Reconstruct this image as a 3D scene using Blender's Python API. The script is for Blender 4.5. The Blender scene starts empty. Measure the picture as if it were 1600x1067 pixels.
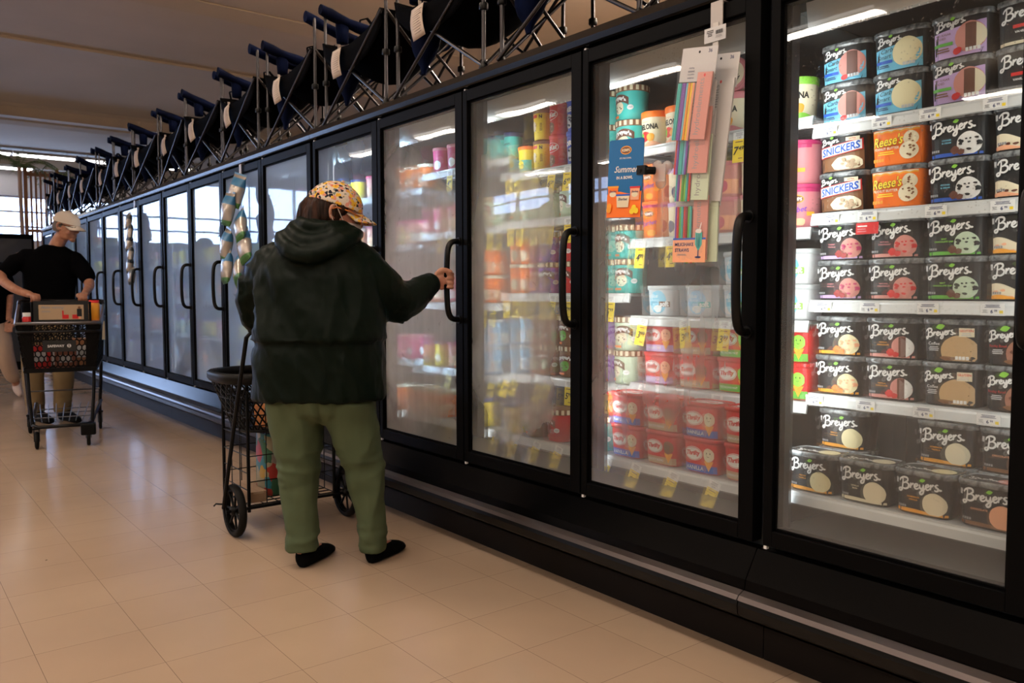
import bpy, bmesh, math, random
from mathutils import Vector, Matrix
R = math.radians
rnd = random.Random(7)
SC = bpy.context.scene
COL = SC.collection
PI = math.pi

# ---------------------------------------------------------------- camera, world, exposure, ceiling light
cam_d = bpy.data.cameras.new('camera'); cam = bpy.data.objects.new('camera', cam_d); COL.objects.link(cam)
cam.location = (0, 0, 1.12)
cam.rotation_euler = (R(90 - 3.42), R(0.05), R(-38.19))
cam_d.lens = 28.9; cam_d.sensor_width = 36; cam_d.clip_end = 200; cam_d.clip_start = 0.05
cam_d.dof.use_dof = True; cam_d.dof.focus_distance = 2.9; cam_d.dof.aperture_fstop = 7.0
SC.camera = cam
SC.view_settings.view_transform = 'Standard'; SC.view_settings.look = 'None'
SC.view_settings.gamma = 1; SC.view_settings.exposure = 0.0
SC.view_settings.use_curve_mapping = False
SC.cycles.max_bounces = 10; SC.cycles.transparent_max_bounces = 24
SC.cycles.glossy_bounces = 4; SC.cycles.transmission_bounces = 8; SC.cycles.diffuse_bounces = 4
SC.cycles.sample_clamp_indirect = 4.0; SC.cycles.caustics_reflective = False; SC.cycles.caustics_refractive = False

world = bpy.data.worlds.new('world'); SC.world = world; world.use_nodes = True
bgn = world.node_tree.nodes['Background']
bgn.inputs[0].default_value = (0.42, 0.60, 1.0, 1); bgn.inputs[1].default_value = 17.0   # hazy daylight outside the shop windows

def area(name, loc, rot, sx, sy, power, color=(1, 1, 1), spread=180):
    l = bpy.data.lights.new(name, 'AREA'); l.shape = 'RECTANGLE'; l.size = sx; l.size_y = sy
    l.energy = power; l.color = color; l.spread = R(spread)
    o = bpy.data.objects.new(name, l); COL.objects.link(o); o.location = loc; o.rotation_euler = rot
    return o
# daylight portals at the windows
for (n, loc, rot, sx, sy) in [('window_portal', (-1.05, 22.9, 3.25), (R(90), 0, R(180)), 13.2, 2.0),
                              ('window_portal', (-11.9, 18.5, 3.97), (R(90), 0, R(-90)), 6.8, .8)]:
    o = area(n, loc, rot, sx, sy, 1); o.data.cycles.is_portal = True

# ---------------------------------------------------------------- materials
MATS = {}
def mat(name, color, rough=0.5, metal=0.0, spec=0.5, **kw):
    if name in MATS: return MATS[name]
    m = bpy.data.materials.new(name); m.use_nodes = True
    b = m.node_tree.nodes['Principled BSDF']
    b.inputs['Base Color'].default_value = (*color, 1)
    b.inputs['Roughness'].default_value = rough; b.inputs['Metallic'].default_value = metal
    b.inputs['Specular IOR Level'].default_value = spec
    if 'emit' in kw:
        b.inputs['Emission Color'].default_value = (*kw['emit'][0], 1); b.inputs['Emission Strength'].default_value = kw['emit'][1]
    if 'trans' in kw: b.inputs['Transmission Weight'].default_value = kw['trans']
    if 'alpha' in kw: b.inputs['Alpha'].default_value = kw['alpha']
    if 'coat' in kw: b.inputs['Coat Weight'].default_value = kw['coat']; b.inputs['Coat Roughness'].default_value = 0.08
    if 'sheen' in kw: b.inputs['Sheen Weight'].default_value = kw['sheen']
    MATS[name] = m
    return m
def nodes(m):
    nt = m.node_tree; return nt, nt.nodes, nt.links, nt.nodes['Principled BSDF']
def N(nt, t, **kw):
    n = nt.nodes.new(t)
    for k, v in kw.items():
        if k.startswith('i_'): n.inputs[k[2:].replace('_', ' ')].default_value = v
        else: setattr(n, k, v)
    return n
def noise_color(m, c1, c2, scale=8, detail=4, obj=True, stops=(0.35, 0.65), stretch=(1, 1, 1)):
    nt, ns, ln, b = nodes(m)
    tc = N(nt, 'ShaderNodeTexCoord'); mp = N(nt, 'ShaderNodeMapping'); mp.inputs['Scale'].default_value = stretch
    nz = N(nt, 'ShaderNodeTexNoise', i_Scale=scale, i_Detail=detail)
    cr = N(nt, 'ShaderNodeValToRGB')
    cr.color_ramp.elements[0].position = stops[0]; cr.color_ramp.elements[1].position = stops[1]
    cr.color_ramp.elements[0].color = (*c1, 1); cr.color_ramp.elements[1].color = (*c2, 1)
    ln.new(tc.outputs['Object'], mp.inputs[0]); ln.new(mp.outputs[0], nz.inputs['Vector'])
    ln.new(nz.outputs['Fac'], cr.inputs[0]); ln.new(cr.outputs[0], b.inputs['Base Color'])
    return nz
def noise_bump(m, scale=20, strength=0.3, dist=0.01, detail=4, stretch=(1, 1, 1), tex='ShaderNodeTexNoise'):
    nt, ns, ln, b = nodes(m)
    tc = N(nt, 'ShaderNodeTexCoord'); mp = N(nt, 'ShaderNodeMapping'); mp.inputs['Scale'].default_value = stretch
    nz = N(nt, tex); nz.inputs['Scale'].default_value = scale
    if 'Detail' in nz.inputs: nz.inputs['Detail'].default_value = detail
    bp = N(nt, 'ShaderNodeBump', i_Strength=strength, i_Distance=dist)
    ln.new(tc.outputs['Object'], mp.inputs[0]); ln.new(mp.outputs[0], nz.inputs['Vector'])
    ln.new(nz.outputs[0], bp.inputs['Height']); ln.new(bp.outputs[0], b.inputs['Normal'])

# ---------------------------------------------------------------- mesh builder
class MB:
    def __init__(s): s.v = []; s.f = []; s.m = []; s.sm = []
    def add(s, vs, fs, mi=0, smooth=False):
        o = len(s.v); s.v += [tuple(x) for x in vs]
        for f in fs: s.f.append(tuple(i + o for i in f)); s.m.append(mi); s.sm.append(smooth)
        return s
    def box(s, a, b, mi=0):
        (x0, y0, z0), (x1, y1, z1) = a, b
        x0, x1 = min(x0, x1), max(x0, x1); y0, y1 = min(y0, y1), max(y0, y1); z0, z1 = min(z0, z1), max(z0, z1)
        vs = [(x0, y0, z0), (x1, y0, z0), (x1, y1, z0), (x0, y1, z0), (x0, y0, z1), (x1, y0, z1), (x1, y1, z1), (x0, y1, z1)]
        return s.add(vs, [(0, 3, 2, 1), (4, 5, 6, 7), (0, 1, 5, 4), (1, 2, 6, 5), (2, 3, 7, 6), (3, 0, 4, 7)], mi)
    def cbox(s, c, d, mi=0): return s.box([c[i] - d[i] / 2 for i in range(3)], [c[i] + d[i] / 2 for i in range(3)], mi)
    def loft(s, rings, mi=0, cap=True, smooth=True, closed=True):
        n = len(rings[0]); vs = [p for r in rings for p in r]; fs = []
        for i in range(len(rings) - 1):
            for j in range(n if closed else n - 1):
                k = (j + 1) % n
                fs.append((i * n + j, i * n + k, (i + 1) * n + k, (i + 1) * n + j))
        s.add(vs, fs, mi, smooth)
        if cap and closed:
            s.add(rings[0], [tuple(range(n - 1, -1, -1))], mi); s.add(rings[-1], [tuple(range(n))], mi)
        return s
    def tube(s, path, r, n=8, mi=0, cap=True, closed=False, flat=None):
        P = [Vector(p) for p in path]; m = len(P); rings = []; up = None
        for i, p in enumerate(P):
            if closed: t = P[(i + 1) % m] - P[i - 1]
            else: t = (P[min(i + 1, m - 1)] - P[max(i - 1, 0)])
            t = t.normalized() if t.length > 1e-9 else Vector((0, 0, 1))
            if up is None:
                up = Vector((0, 0, 1)) if abs(t.z) < 0.9 else Vector((1, 0, 0))
            a = (up - t * up.dot(t)).normalized(); up = a; b = t.cross(a)
            rr = r[i] if isinstance(r, (list, tuple)) else r
            f = flat if flat else 1.0
            rings.append([tuple(p + a * math.cos(2 * PI * k / n) * rr + b * math.sin(2 * PI * k / n) * rr * f) for k in range(n)])
        if closed: rings.append(rings[0])
        return s.loft(rings, mi, cap and not closed)
    def lathe(s, prof, n=24, mi=0, c=(0, 0, 0), cap=True, axis='z', ang=0.0):
        rings = []
        for r, z in prof:
            ring = []
            for k in range(n):
                a = 2 * PI * k / n + ang
                p = (r * math.cos(a), r * math.sin(a), z)
                if axis == 'x': p = (z, p[0], p[1])
                if axis == 'y': p = (p[1], z, p[0])
                ring.append((p[0] + c[0], p[1] + c[1], p[2] + c[2]))
            rings.append(ring)
        return s.loft(rings, mi, cap)
    def prism(s, pts, y0, y1, mi=0, axis='y'):
        # closed (a,b) polygon extruded along the axis; for axis y points are (x,z); x: (y,z); z: (x,y)
        def P(a, b, t): return {'y': (a, t, b), 'x': (t, a, b), 'z': (a, b, t)}[axis]
        n = len(pts); vs = [P(a, b, y0) for a, b in pts] + [P(a, b, y1) for a, b in pts]
        fs = [(i, (i + 1) % n, n + (i + 1) % n, n + i) for i in range(n)] + [tuple(range(n - 1, -1, -1)), tuple(range(n, 2 * n))]
        return s.add(vs, fs, mi)
    def sphere(s, c, r, mi=0, nu=12, nv=8, sc=(1, 1, 1)):
        rings = []
        for i in range(nv + 1):
            t = PI * i / nv; rr = max(math.sin(t), 0.001)
            rings.append([(c[0] + r * sc[0] * rr * math.cos(2 * PI * k / nu), c[1] + r * sc[1] * rr * math.sin(2 * PI * k / nu), c[2] - r * sc[2] * math.cos(t)) for k in range(nu)])
        return s.loft(rings, mi)
    def xf(s, M): s.v = [tuple(M @ Vector(p)) for p in s.v]; return s
    def mesh(s, name, mats):
        me = bpy.data.meshes.new(name); me.from_pydata(s.v, [], s.f)
        for m in (mats if isinstance(mats, (list, tuple)) else [mats]): me.materials.append(m)
        me.polygons.foreach_set('material_index', s.m); me.polygons.foreach_set('use_smooth', s.sm)
        me.update()
        bm = bmesh.new(); bm.from_mesh(me); bmesh.ops.recalc_face_normals(bm, faces=bm.faces) if s.__dict__.get('fixn', True) else None
        bm.to_mesh(me); bm.free()
        return me
    def build(s, name, mats, parent=None, loc=(0, 0, 0), rot=(0, 0, 0)):
        o = bpy.data.objects.new(name, s.mesh(name, mats)); COL.objects.link(o)
        o.location = loc; o.rotation_euler = rot
        if parent: o.parent = parent
        return o
def tag(o, label=None, cat=None, group=None, kind=None):
    if label: o['label'] = label
    if cat: o['category'] = cat
    if group: o['group'] = group
    if kind: o['kind'] = kind
    return o
def thing(name, label, cat, loc=(0, 0, 0), rz=0, group=None):
    o = bpy.data.objects.new(name, None); COL.objects.link(o); o.empty_display_size = 0.1
    o.location = loc; o.rotation_euler = (0, 0, rz)
    return tag(o, label, cat, group)
def copy_tree(o, parent=None):
    c = o.copy(); COL.objects.link(c)
    if parent: c.parent = parent
    for ch in [x for x in KIDS.get(o.name, [])]:
        copy_tree(ch, c)
    return c
KIDS = {}
def note_kids(o):
    for x in list(COL.objects):
        if x.parent: KIDS.setdefault(x.parent.name, [])
    KIDS[o.name] = [x for x in COL.objects if x.parent == o]
    for x in KIDS[o.name]: note_kids(x)
def struct(mb, name, m): return tag(mb.build(name, m), kind='structure')

# ---------------------------------------------------------------- room materials
m_floor = mat('floor_vinyl', (0.36, 0.25, 0.17), 0.22, spec=0.5)
nt, ns, ln, b = nodes(m_floor)
tc = N(nt, 'ShaderNodeTexCoord'); mp = N(nt, 'ShaderNodeMapping')
mp.inputs['Location'].default_value = (-0.982 , -2.2585, 0)
ln.new(tc.outputs['Object'], mp.inputs[0])
br = N(nt, 'ShaderNodeTexBrick', offset=0.0, squash=1.0)
br.inputs['Scale'].default_value = 1.0; br.inputs['Brick Width'].default_value = 0.3048; br.inputs['Row Height'].default_value = 0.3048
br.inputs['Mortar Size'].default_value = 0.0009; br.inputs['Mortar Smooth'].default_value = 0.3; br.inputs['Bias'].default_value = 0.0
br.inputs['Color1'].default_value = (0.43, 0.315, 0.225, 1); br.inputs['Color2'].default_value = (0.415, 0.30, 0.213, 1); br.inputs['Mortar'].default_value = (0.17, 0.12, 0.088, 1)
ln.new(mp.outputs[0], br.inputs['Vector'])
nz = N(nt, 'ShaderNodeTexNoise', i_Scale=1.3, i_Detail=6.0); ln.new(tc.outputs['Object'], nz.inputs['Vector'])
mr = N(nt, 'ShaderNodeMapRange'); mr.inputs[1].default_value = 0.3; mr.inputs[2].default_value = 0.7; mr.inputs[3].default_value = 0.9; mr.inputs[4].default_value = 1.06
ln.new(nz.outputs[0], mr.inputs[0])
mx = N(nt, 'ShaderNodeVectorMath', operation='SCALE'); ln.new(br.outputs['Color'], mx.inputs[0]); ln.new(mr.outputs[0], mx.inputs['Scale'])
# scattered scuffs and specks
vo = N(nt, 'ShaderNodeTexVoronoi', i_Scale=2.4); ln.new(tc.outputs['Object'], vo.inputs['Vector'])
lt = N(nt, 'ShaderNodeMath', operation='LESS_THAN'); lt.inputs[1].default_value = 0.012; ln.new(vo.outputs['Distance'], lt.inputs[0])
mxc = N(nt, 'ShaderNodeMix', data_type='RGBA'); ln.new(lt.outputs[0], mxc.inputs['Factor']); ln.new(mx.outputs[0], mxc.inputs['A']); mxc.inputs['B'].default_value = (0.09, 0.06, 0.04, 1)
ln.new(mxc.outputs['Result'], b.inputs['Base Color'])
n2 = N(nt, 'ShaderNodeTexNoise', i_Scale=3.0, i_Detail=5.0); ln.new(tc.outputs['Object'], n2.inputs['Vector'])
m2 = N(nt, 'ShaderNodeMapRange'); m2.inputs[3].default_value = 0.10; m2.inputs[4].default_value = 0.30; ln.new(n2.outputs[0], m2.inputs[0]); ln.new(m2.outputs[0], b.inputs['Roughness'])
n3 = N(nt, 'ShaderNodeTexNoise', i_Scale=1.8, i_Detail=3.0); ln.new(tc.outputs['Object'], n3.inputs['Vector'])
bp = N(nt, 'ShaderNodeBump', i_Strength=0.12, i_Distance=0.02); ln.new(n3.outputs[0], bp.inputs['Height']); ln.new(bp.outputs[0], b.inputs['Normal'])

m_ceil = mat('ceiling_paint', (0.36, 0.31, 0.25), 0.9); noise_color(m_ceil, (0.34, 0.295, 0.235), (0.38, 0.325, 0.265), 0.6)
m_wall = mat('wall_paint', (0.45, 0.42, 0.42), 0.8); noise_color(m_wall, (0.42, 0.40, 0.40), (0.48, 0.45, 0.45), 1.2)
m_dwall = mat('dark_wall', (0.10, 0.085, 0.075), 0.8); noise_color(m_dwall, (0.08, 0.07, 0.06), (0.13, 0.11, 0.10), 0.7)
m_frame_w = mat('window_frame_paint', (0.35, 0.33, 0.35), 0.5); noise_bump(m_frame_w, 30, 0.05)
m_lamp = mat('fluorescent_tube', (1, 1, 1), 0.5, emit=((1.0, 0.93, 0.84), 4.5))
m_lamp_far = mat('fluorescent_tube_cool', (1, 1, 1), 0.5, emit=((1.0, 0.98, 0.96), 10.0))
m_fix = mat('lamp_housing', (0.6, 0.6, 0.6), 0.4)

# ---------------------------------------------------------------- room shell
XL, XR, YB, YF, ZC = -12.0, 22.0, -5.0, 23.0, 5.1
struct(MB().box((XL - .2, YB - .2, -0.1), (XR + .2, YF + .3, 0.0)), 'floor', m_floor)
# ceiling: shallow cross vaults, extruded along x
cb = MB()
prof = []
y = YB
def ceil_z(y):
    z = 4.62 + 0.16 * math.cos((y - 13.6) / 3.2 * PI * 0.5)
    if y > 17.6: z -= min((y - 17.6) * 0.5, 0.22)
    if y > 22.0: z -= min((y - 22.0) * 1.2, 0.3)
    return z
ys = [YB + i * 0.25 for i in range(int((YF + 0.2 - YB) / 0.25) + 1)]
pts = [(t, ceil_z(t)) for t in ys] + [(ys[-1], 5.5), (ys[0], 5.5)]
cb.prism(pts, XL - .2, XR + .2, 0, 'x'); struct(cb, 'ceiling', m_ceil)
# ceiling beams (plastered) across the shop
for i, yb in enumerate([10.45, 14.1, 17.9]):
    zc = ceil_z(yb)
    struct(MB().prism([(yb - .3, zc + .2), (yb - .24, zc - .03), (yb + .24, zc - .03), (yb + .3, zc + .2)], XL, XR, 0, 'x'), 'trim_%d' % (i + 1), m_ceil)
struct(MB().box((XR, YB, 0), (XR + .2, YF, 5.2)), 'wall_right', m_ceil)
struct(MB().box((XL, YB - .2, 0), (XR, YB, 5.2)), 'wall_back', m_dwall)
def wall_with_openings(name, fixed, t0, t1, ops, horiz, m, thick=0.2, ztop=5.2):
    mb = MB(); ops = sorted(ops); t = t0
    def bx(a, b, z0, z1):
        if b - a < 1e-4 or z1 - z0 < 1e-4: return
        if horiz: mb.box((a, fixed, z0), (b, fixed + thick, z1))
        else: mb.box((fixed - thick, a, z0), (fixed, b, z1))
    for (a, b_, z0, z1) in ops:
        bx(t, a, 0, ztop); bx(a, b_, 0, z0); bx(a, b_, z1, ztop); t = b_
    bx(t, t1, 0, ztop)
    return struct(mb, name, m)
fo = [(-7.5, -4.2, 2.5, 4.2), (-3.8, -0.5, 2.4, 4.1), (-0.1, 2.3, 2.3, 3.6), (2.4, 5.4, 2.35, 3.45)]
wall_with_openings('wall_front', YF, XL, XR, fo, True, m_wall)
lo = [(15.2, 18.2, 3.6, 4.35), (18.8, 21.8, 3.6, 4.35)]
wall_with_openings('wall_left', XL, YB, YF, lo, False, m_dwall)
# window glass + frames
m_pane = mat('shop_window_glass', (0.9, 0.95, 1), 0.0)
nt, ns, ln, b = nodes(m_pane)
tr = N(nt, 'ShaderNodeBsdfTransparent'); gl = N(nt, 'ShaderNodeBsdfGlossy', i_Roughness=0.02); ms = N(nt, 'ShaderNodeMixShader')
ms.inputs[0].default_value = 0.06; ln.new(tr.outputs[0], ms.inputs[1]); ln.new(gl.outputs[0], ms.inputs[2]); ln.new(ms.outputs[0], nt.nodes['Material Output'].inputs[0])
wn = 0
for (a, b_, z0, z1), hz in [(q, True) for q in fo] + [(q, False) for q in lo]:
    wn += 1
    mb = MB()
    def wb(t0, t1, za, zb, d0, d1, mi):
        if hz: mb.box((t0, YF + d0, za), (t1, YF + d1, zb), mi)
        else: mb.box((XL - d1, t0, za), (XL - d0, t1, zb), mi)
    wb(a, b_, z0, z1, .09, .10, 1)
    for t in (a, (a + b_) / 2 - .025, b_ - .05): wb(t, t + .05, z0, z1, .05, .14, 0)
    for z in (z0, z0 + .34, z0 + .7, z1 - .05): wb(a, b_, z, z + .045, .05, .14, 0)
    struct(mb, 'window_%d' % wn, [m_frame_w, m_pane])
# strip lights: rows that run with the aisle, plus cross rows near the shop front
def strip_light(x, y, z, ln_, along, label, group, m=m_lamp, dn=58, upw=48):
    t = thing('ceiling_light', label, 'light', (x, y, z), 0 if along == 'y' else PI / 2, group)
    MB().prism([(-.19, .0), (-.12, .07), (.12, .07), (.19, .0), (.08, .03), (-.08, .03)], -ln_ / 2, ln_ / 2).build('housing', m_fix, t)
    for sx in (-.12, .12):
        mb = MB(); mb.tube([(sx, -ln_ / 2 + .03, -.0), (sx, ln_ / 2 - .03, -.0)], .019, 8)
        mb.build('lamp_tube', m, t)
    if m is m_lamp:
        o = area('lamp_light', (0, 0, -.03), (0, 0, 0), .2, ln_, dn, (1.0, 0.84, 0.70)); o.parent = t; o.name = 'lamp_light'
        o = area('lamp_light', (0, 0, .09), (PI, 0, 0), .3, ln_, upw, (1.0, 0.84, 0.70)); o.parent = t; o.name = 'lamp_light'  # upward area light added to brighten the ceiling
    for dy in (-ln_ / 2 + .2, ln_ / 2 - .2):
        MB().tube([(0, dy, .07), (0, dy, ceil_z(y) - z + .02)], .006, 6).build('hanger_rod', m_fix, t)
    return t
# ---------------------------------------------------------------- freezer row
m_black = mat('freezer_black_paint', (0.0018, 0.0018, 0.002), 0.5, spec=0.05); noise_bump(m_black, 60, 0.06, 0.002)
m_fascia = mat('freezer_fascia', (0.0015, 0.0015, 0.002), 0.22, metal=0.0, spec=0.35); noise_bump(m_fascia, 25, 0.08, 0.003)
m_lower = mat('freezer_lower_panel', (0.001, 0.001, 0.0012), 0.24, spec=0.09); noise_bump(m_lower, 25, 0.05, 0.003)
m_kick = mat('kick_plate', (0.005, 0.0035, 0.003), 0.5, spec=.12); noise_bump(m_kick, 15, 0.08, 0.003)
m_chrome = mat('bumper_trim', (0.16, 0.14, 0.14), 0.3, metal=0.9)
m_bumper = mat('bumper_rubber', (0.003, 0.003, 0.003), 0.3, spec=0.22); noise_bump(m_bumper, 20, 0.05)
m_liner = mat('freezer_liner', (0.05, 0.058, 0.058), 0.5); noise_color(m_liner, (0.03, 0.036, 0.037), (0.065, 0.074, 0.074), 4)
m_mull = mat('mullion_dark', (0.03, 0.033, 0.042), 0.35)
m_white = mat('white_enamel', (0.60, 0.63, 0.63), 0.35); noise_bump(m_white, 40, 0.05, 0.002)
m_lip = mat('shelf_rail', (0.58, 0.60, 0.60), 0.3, coat=0.5); noise_color(m_lip, (0.5, 0.52, 0.52), (0.66, 0.68, 0.68), 6, stretch=(1, .3, 1))
m_rib = mat('shelf_wire', (0.42, 0.44, 0.45), 0.35)
m_handle = mat('handle_rubber', (0.002, 0.002, 0.002), 0.4, spec=0.2)
m_pin = mat('hinge_nylon', (0.75, 0.75, 0.78), 0.4)
m_led = mat('led_strip', (1, 1, 1), 0.4, emit=((0.92, 0.97, 1.0), 3.0))
m_frost = mat('frost_beads', (0.8, 0.83, 0.85), 0.6)

def fog_glass(name, base, lo_, hi_, center, rad, streak=0.35, seed=0.0, tint=(0.78, 0.80, 0.79), bottom=0.45, refr=0.44):
    """clear pane with condensation: a smooth blob of fog (door-local y,z), streaks and droplets"""
    m = bpy.data.materials.new(name); m.use_nodes = True
    nt = m.node_tree; nt.nodes.clear(); ln = nt.links
    out = N(nt, 'ShaderNodeOutputMaterial')
    tc = N(nt, 'ShaderNodeTexCoord')
    sp = N(nt, 'ShaderNodeSeparateXYZ'); ln.new(tc.outputs['Object'], sp.inputs[0])
    def M(op, a, b=None, clamp=False):
        n = N(nt, 'ShaderNodeMath', operation=op); n.use_clamp = clamp
        for i, q in enumerate((a, b)):
            if q is None: continue
            if isinstance(q, (int, float)): n.inputs[i].default_value = q
            else: ln.new(q, n.inputs[i])
        return n.outputs[0]
    # elliptic falloff
    dy = M('DIVIDE', M('SUBTRACT', sp.outputs[1], center[0]), rad[0]); dz = M('DIVIDE', M('SUBTRACT', sp.outputs[2], center[1]), rad[1])
    d2 = M('ADD', M('POWER', M('ABSOLUTE', dy), 2.4), M('POWER', M('ABSOLUTE', dz), 2.4))
    nb = N(nt, 'ShaderNodeTexNoise', i_Scale=3.6, i_Detail=3.0, i_Distortion=.6); mpb = N(nt, 'ShaderNodeMapping'); mpb.inputs['Location'].default_value = (seed * .7, seed, -seed); ln.new(tc.outputs['Object'], mpb.inputs[0]); ln.new(mpb.outputs[0], nb.inputs['Vector'])
    d2 = M('ADD', d2, M('MULTIPLY', M('SUBTRACT', nb.outputs[0], 0.5), 2.6))
    mrb = N(nt, 'ShaderNodeMapRange', interpolation_type='SMOOTHERSTEP'); mrb.inputs[1].default_value = 2.1; mrb.inputs[2].default_value = .1; mrb.inputs[3].default_value = 0.0; mrb.inputs[4].default_value = 1.0; ln.new(d2, mrb.inputs[0]); blob = mrb.outputs[0]
    mp = N(nt, 'ShaderNodeMapping'); mp.inputs['Scale'].default_value = (1, 22, 1.6); mp.inputs['Location'].default_value = (seed, seed * 3.1, seed)
    ln.new(tc.outputs['Object'], mp.inputs[0])
    st = N(nt, 'ShaderNodeTexNoise', i_Scale=1.0, i_Detail=3.0); ln.new(mp.outputs[0], st.inputs['Vector'])
    mp2 = N(nt, 'ShaderNodeMapping'); mp2.inputs['Location'].default_value = (seed, seed * 1.7, seed * 2.3); ln.new(tc.outputs['Object'], mp2.inputs[0])
    cl = N(nt, 'ShaderNodeTexNoise', i_Scale=3.2, i_Detail=4.0); ln.new(mp2.outputs[0], cl.inputs['Vector'])
    vari = M('ADD', M('MULTIPLY', M('SUBTRACT', st.outputs[0], 0.5), streak * 1.6), M('MULTIPLY', M('SUBTRACT', cl.outputs[0], 0.5), streak * 2.2))
    fog = M('MULTIPLY', blob, M('ADD', 1.0, vari))
    fog = M('ADD', M('MULTIPLY', fog, hi_ - lo_), lo_)
    # fog that gathers along the bottom of the pane (cold air), a few centimetres high
    bz = M('SUBTRACT', 1.0, M('DIVIDE', M('ADD', sp.outputs[2], 0.76), 0.30), True)
    fog = M('MAXIMUM', fog, M('MULTIPLY', bz, bottom))
    # wiped dark smudges
    sm = N(nt, 'ShaderNodeTexNoise', i_Scale=9.0, i_Detail=6.0, i_Distortion=1.5); ln.new(mp2.outputs[0], sm.inputs['Vector'])
    wipe = M('MULTIPLY', M('SUBTRACT', sm.outputs[0], 0.66, True), 4.0, True)
    fog = M('MULTIPLY', fog, M('SUBTRACT', 1.0, wipe), True)
    # droplets
    vo = N(nt, 'ShaderNodeTexVoronoi', i_Scale=95.0); ln.new(mp2.outputs[0], vo.inputs['Vector'])
    drop = M('LESS_THAN', vo.outputs['Distance'], 0.22)
    dn = N(nt, 'ShaderNodeTexNoise', i_Scale=5.0, i_Detail=2.0); ln.new(mp2.outputs[0], dn.inputs['Vector'])
    drop = M('MULTIPLY', drop, M('GREATER_THAN', dn.outputs[0], 0.57))
    drop = M('MULTIPLY', drop, 0.35)
    tr = N(nt, 'ShaderNodeBsdfTransparent'); tr.inputs[0].default_value = (0.95, 0.97, 0.97, 1)
    tl = N(nt, 'ShaderNodeBsdfTranslucent'); tl.inputs[0].default_value = (*tint, 1)
    df = N(nt, 'ShaderNodeBsdfDiffuse'); df.inputs[0].default_value = (*tint, 1)
    rf = N(nt, 'ShaderNodeBsdfRefraction', i_Roughness=0.10, i_IOR=1.10); rf.inputs[0].default_value = (0.92, 0.92, 0.9, 1)
    m1 = N(nt, 'ShaderNodeMixShader'); m1.inputs[0].default_value = 0.42; ln.new(tl.outputs[0], m1.inputs[1]); ln.new(df.outputs[0], m1.inputs[2])
    m2 = N(nt, 'ShaderNodeMixShader'); m2.inputs[0].default_value = refr; ln.new(m1.outputs[0], m2.inputs[1]); ln.new(rf.outputs[0], m2.inputs[2])
    m3 = N(nt, 'ShaderNodeMixShader'); ln.new(M('MULTIPLY', M('MAXIMUM', fog, drop), M('LESS_THAN', sp.outputs[0], 0.0)), m3.inputs[0]); ln.new(tr.outputs[0], m3.inputs[1]); ln.new(m2.outputs[0], m3.inputs[2])
    gl = N(nt, 'ShaderNodeBsdfGlossy', i_Roughness=0.015)
    fr = N(nt, 'ShaderNodeFresnel', i_IOR=1.5)
    wv = N(nt, 'ShaderNodeTexNoise', i_Scale=2.2, i_Detail=1.0); ln.new(mp2.outputs[0], wv.inputs['Vector'])
    bpn = N(nt, 'ShaderNodeBump', i_Strength=0.05, i_Distance=0.02); ln.new(wv.outputs[0], bpn.inputs['Height']); ln.new(bpn.outputs[0], gl.inputs['Normal'])
    fm = N(nt, 'ShaderNodeMath', operation='MULTIPLY'); ln.new(fr.outputs[0], fm.inputs[0]); geo = N(nt, 'ShaderNodeNewGeometry'); ln.new(M('SUBTRACT', 1.0, geo.outputs['Backfacing']), fm.inputs[1])
    m4 = N(nt, 'ShaderNodeMixShader'); ln.new(fm.outputs[0], m4.inputs[0]); ln.new(m3.outputs[0], m4.inputs[1]); ln.new(gl.outputs[0], m4.inputs[2])
    ln.new(m4.outputs[0], out.inputs[0])
    return m

FX = 2.079            # door front plane
SEAMS = {-3: -0.086, -2: 0.705, -1: 1.453, 0: 2.231, 1: 2.993, 2: 3.755, 3: 4.533, 4: 5.31, 5: 6.072, 6: 6.834, 7: 7.612, 8: 8.389, 9: 9.151, 10: 9.913, 11: 10.691, 12: 11.453, 13: 12.215, 14: 12.977, 15: 13.755}
JOINT = (-5, -1, 3, 7, 11, 15)
ZB, ZT = 0.367, 1.994
SX = 2.36             # shelf front plane
SXB = 2.22            # the bottom shelf is deeper
SHELF_Z = {-2: (1.636, 1.366, 1.095, 0.80, 0.512), -1: (1.673, 1.326, 1.029, 0.768, 0.498), 0: (1.661, 1.442, 1.116, 0.751, 0.499), 1: (1.745, 1.43, 1.07, 0.73, 0.501), 2: (1.68, 1.38, 1.06, 0.76, 0.50)}
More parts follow.
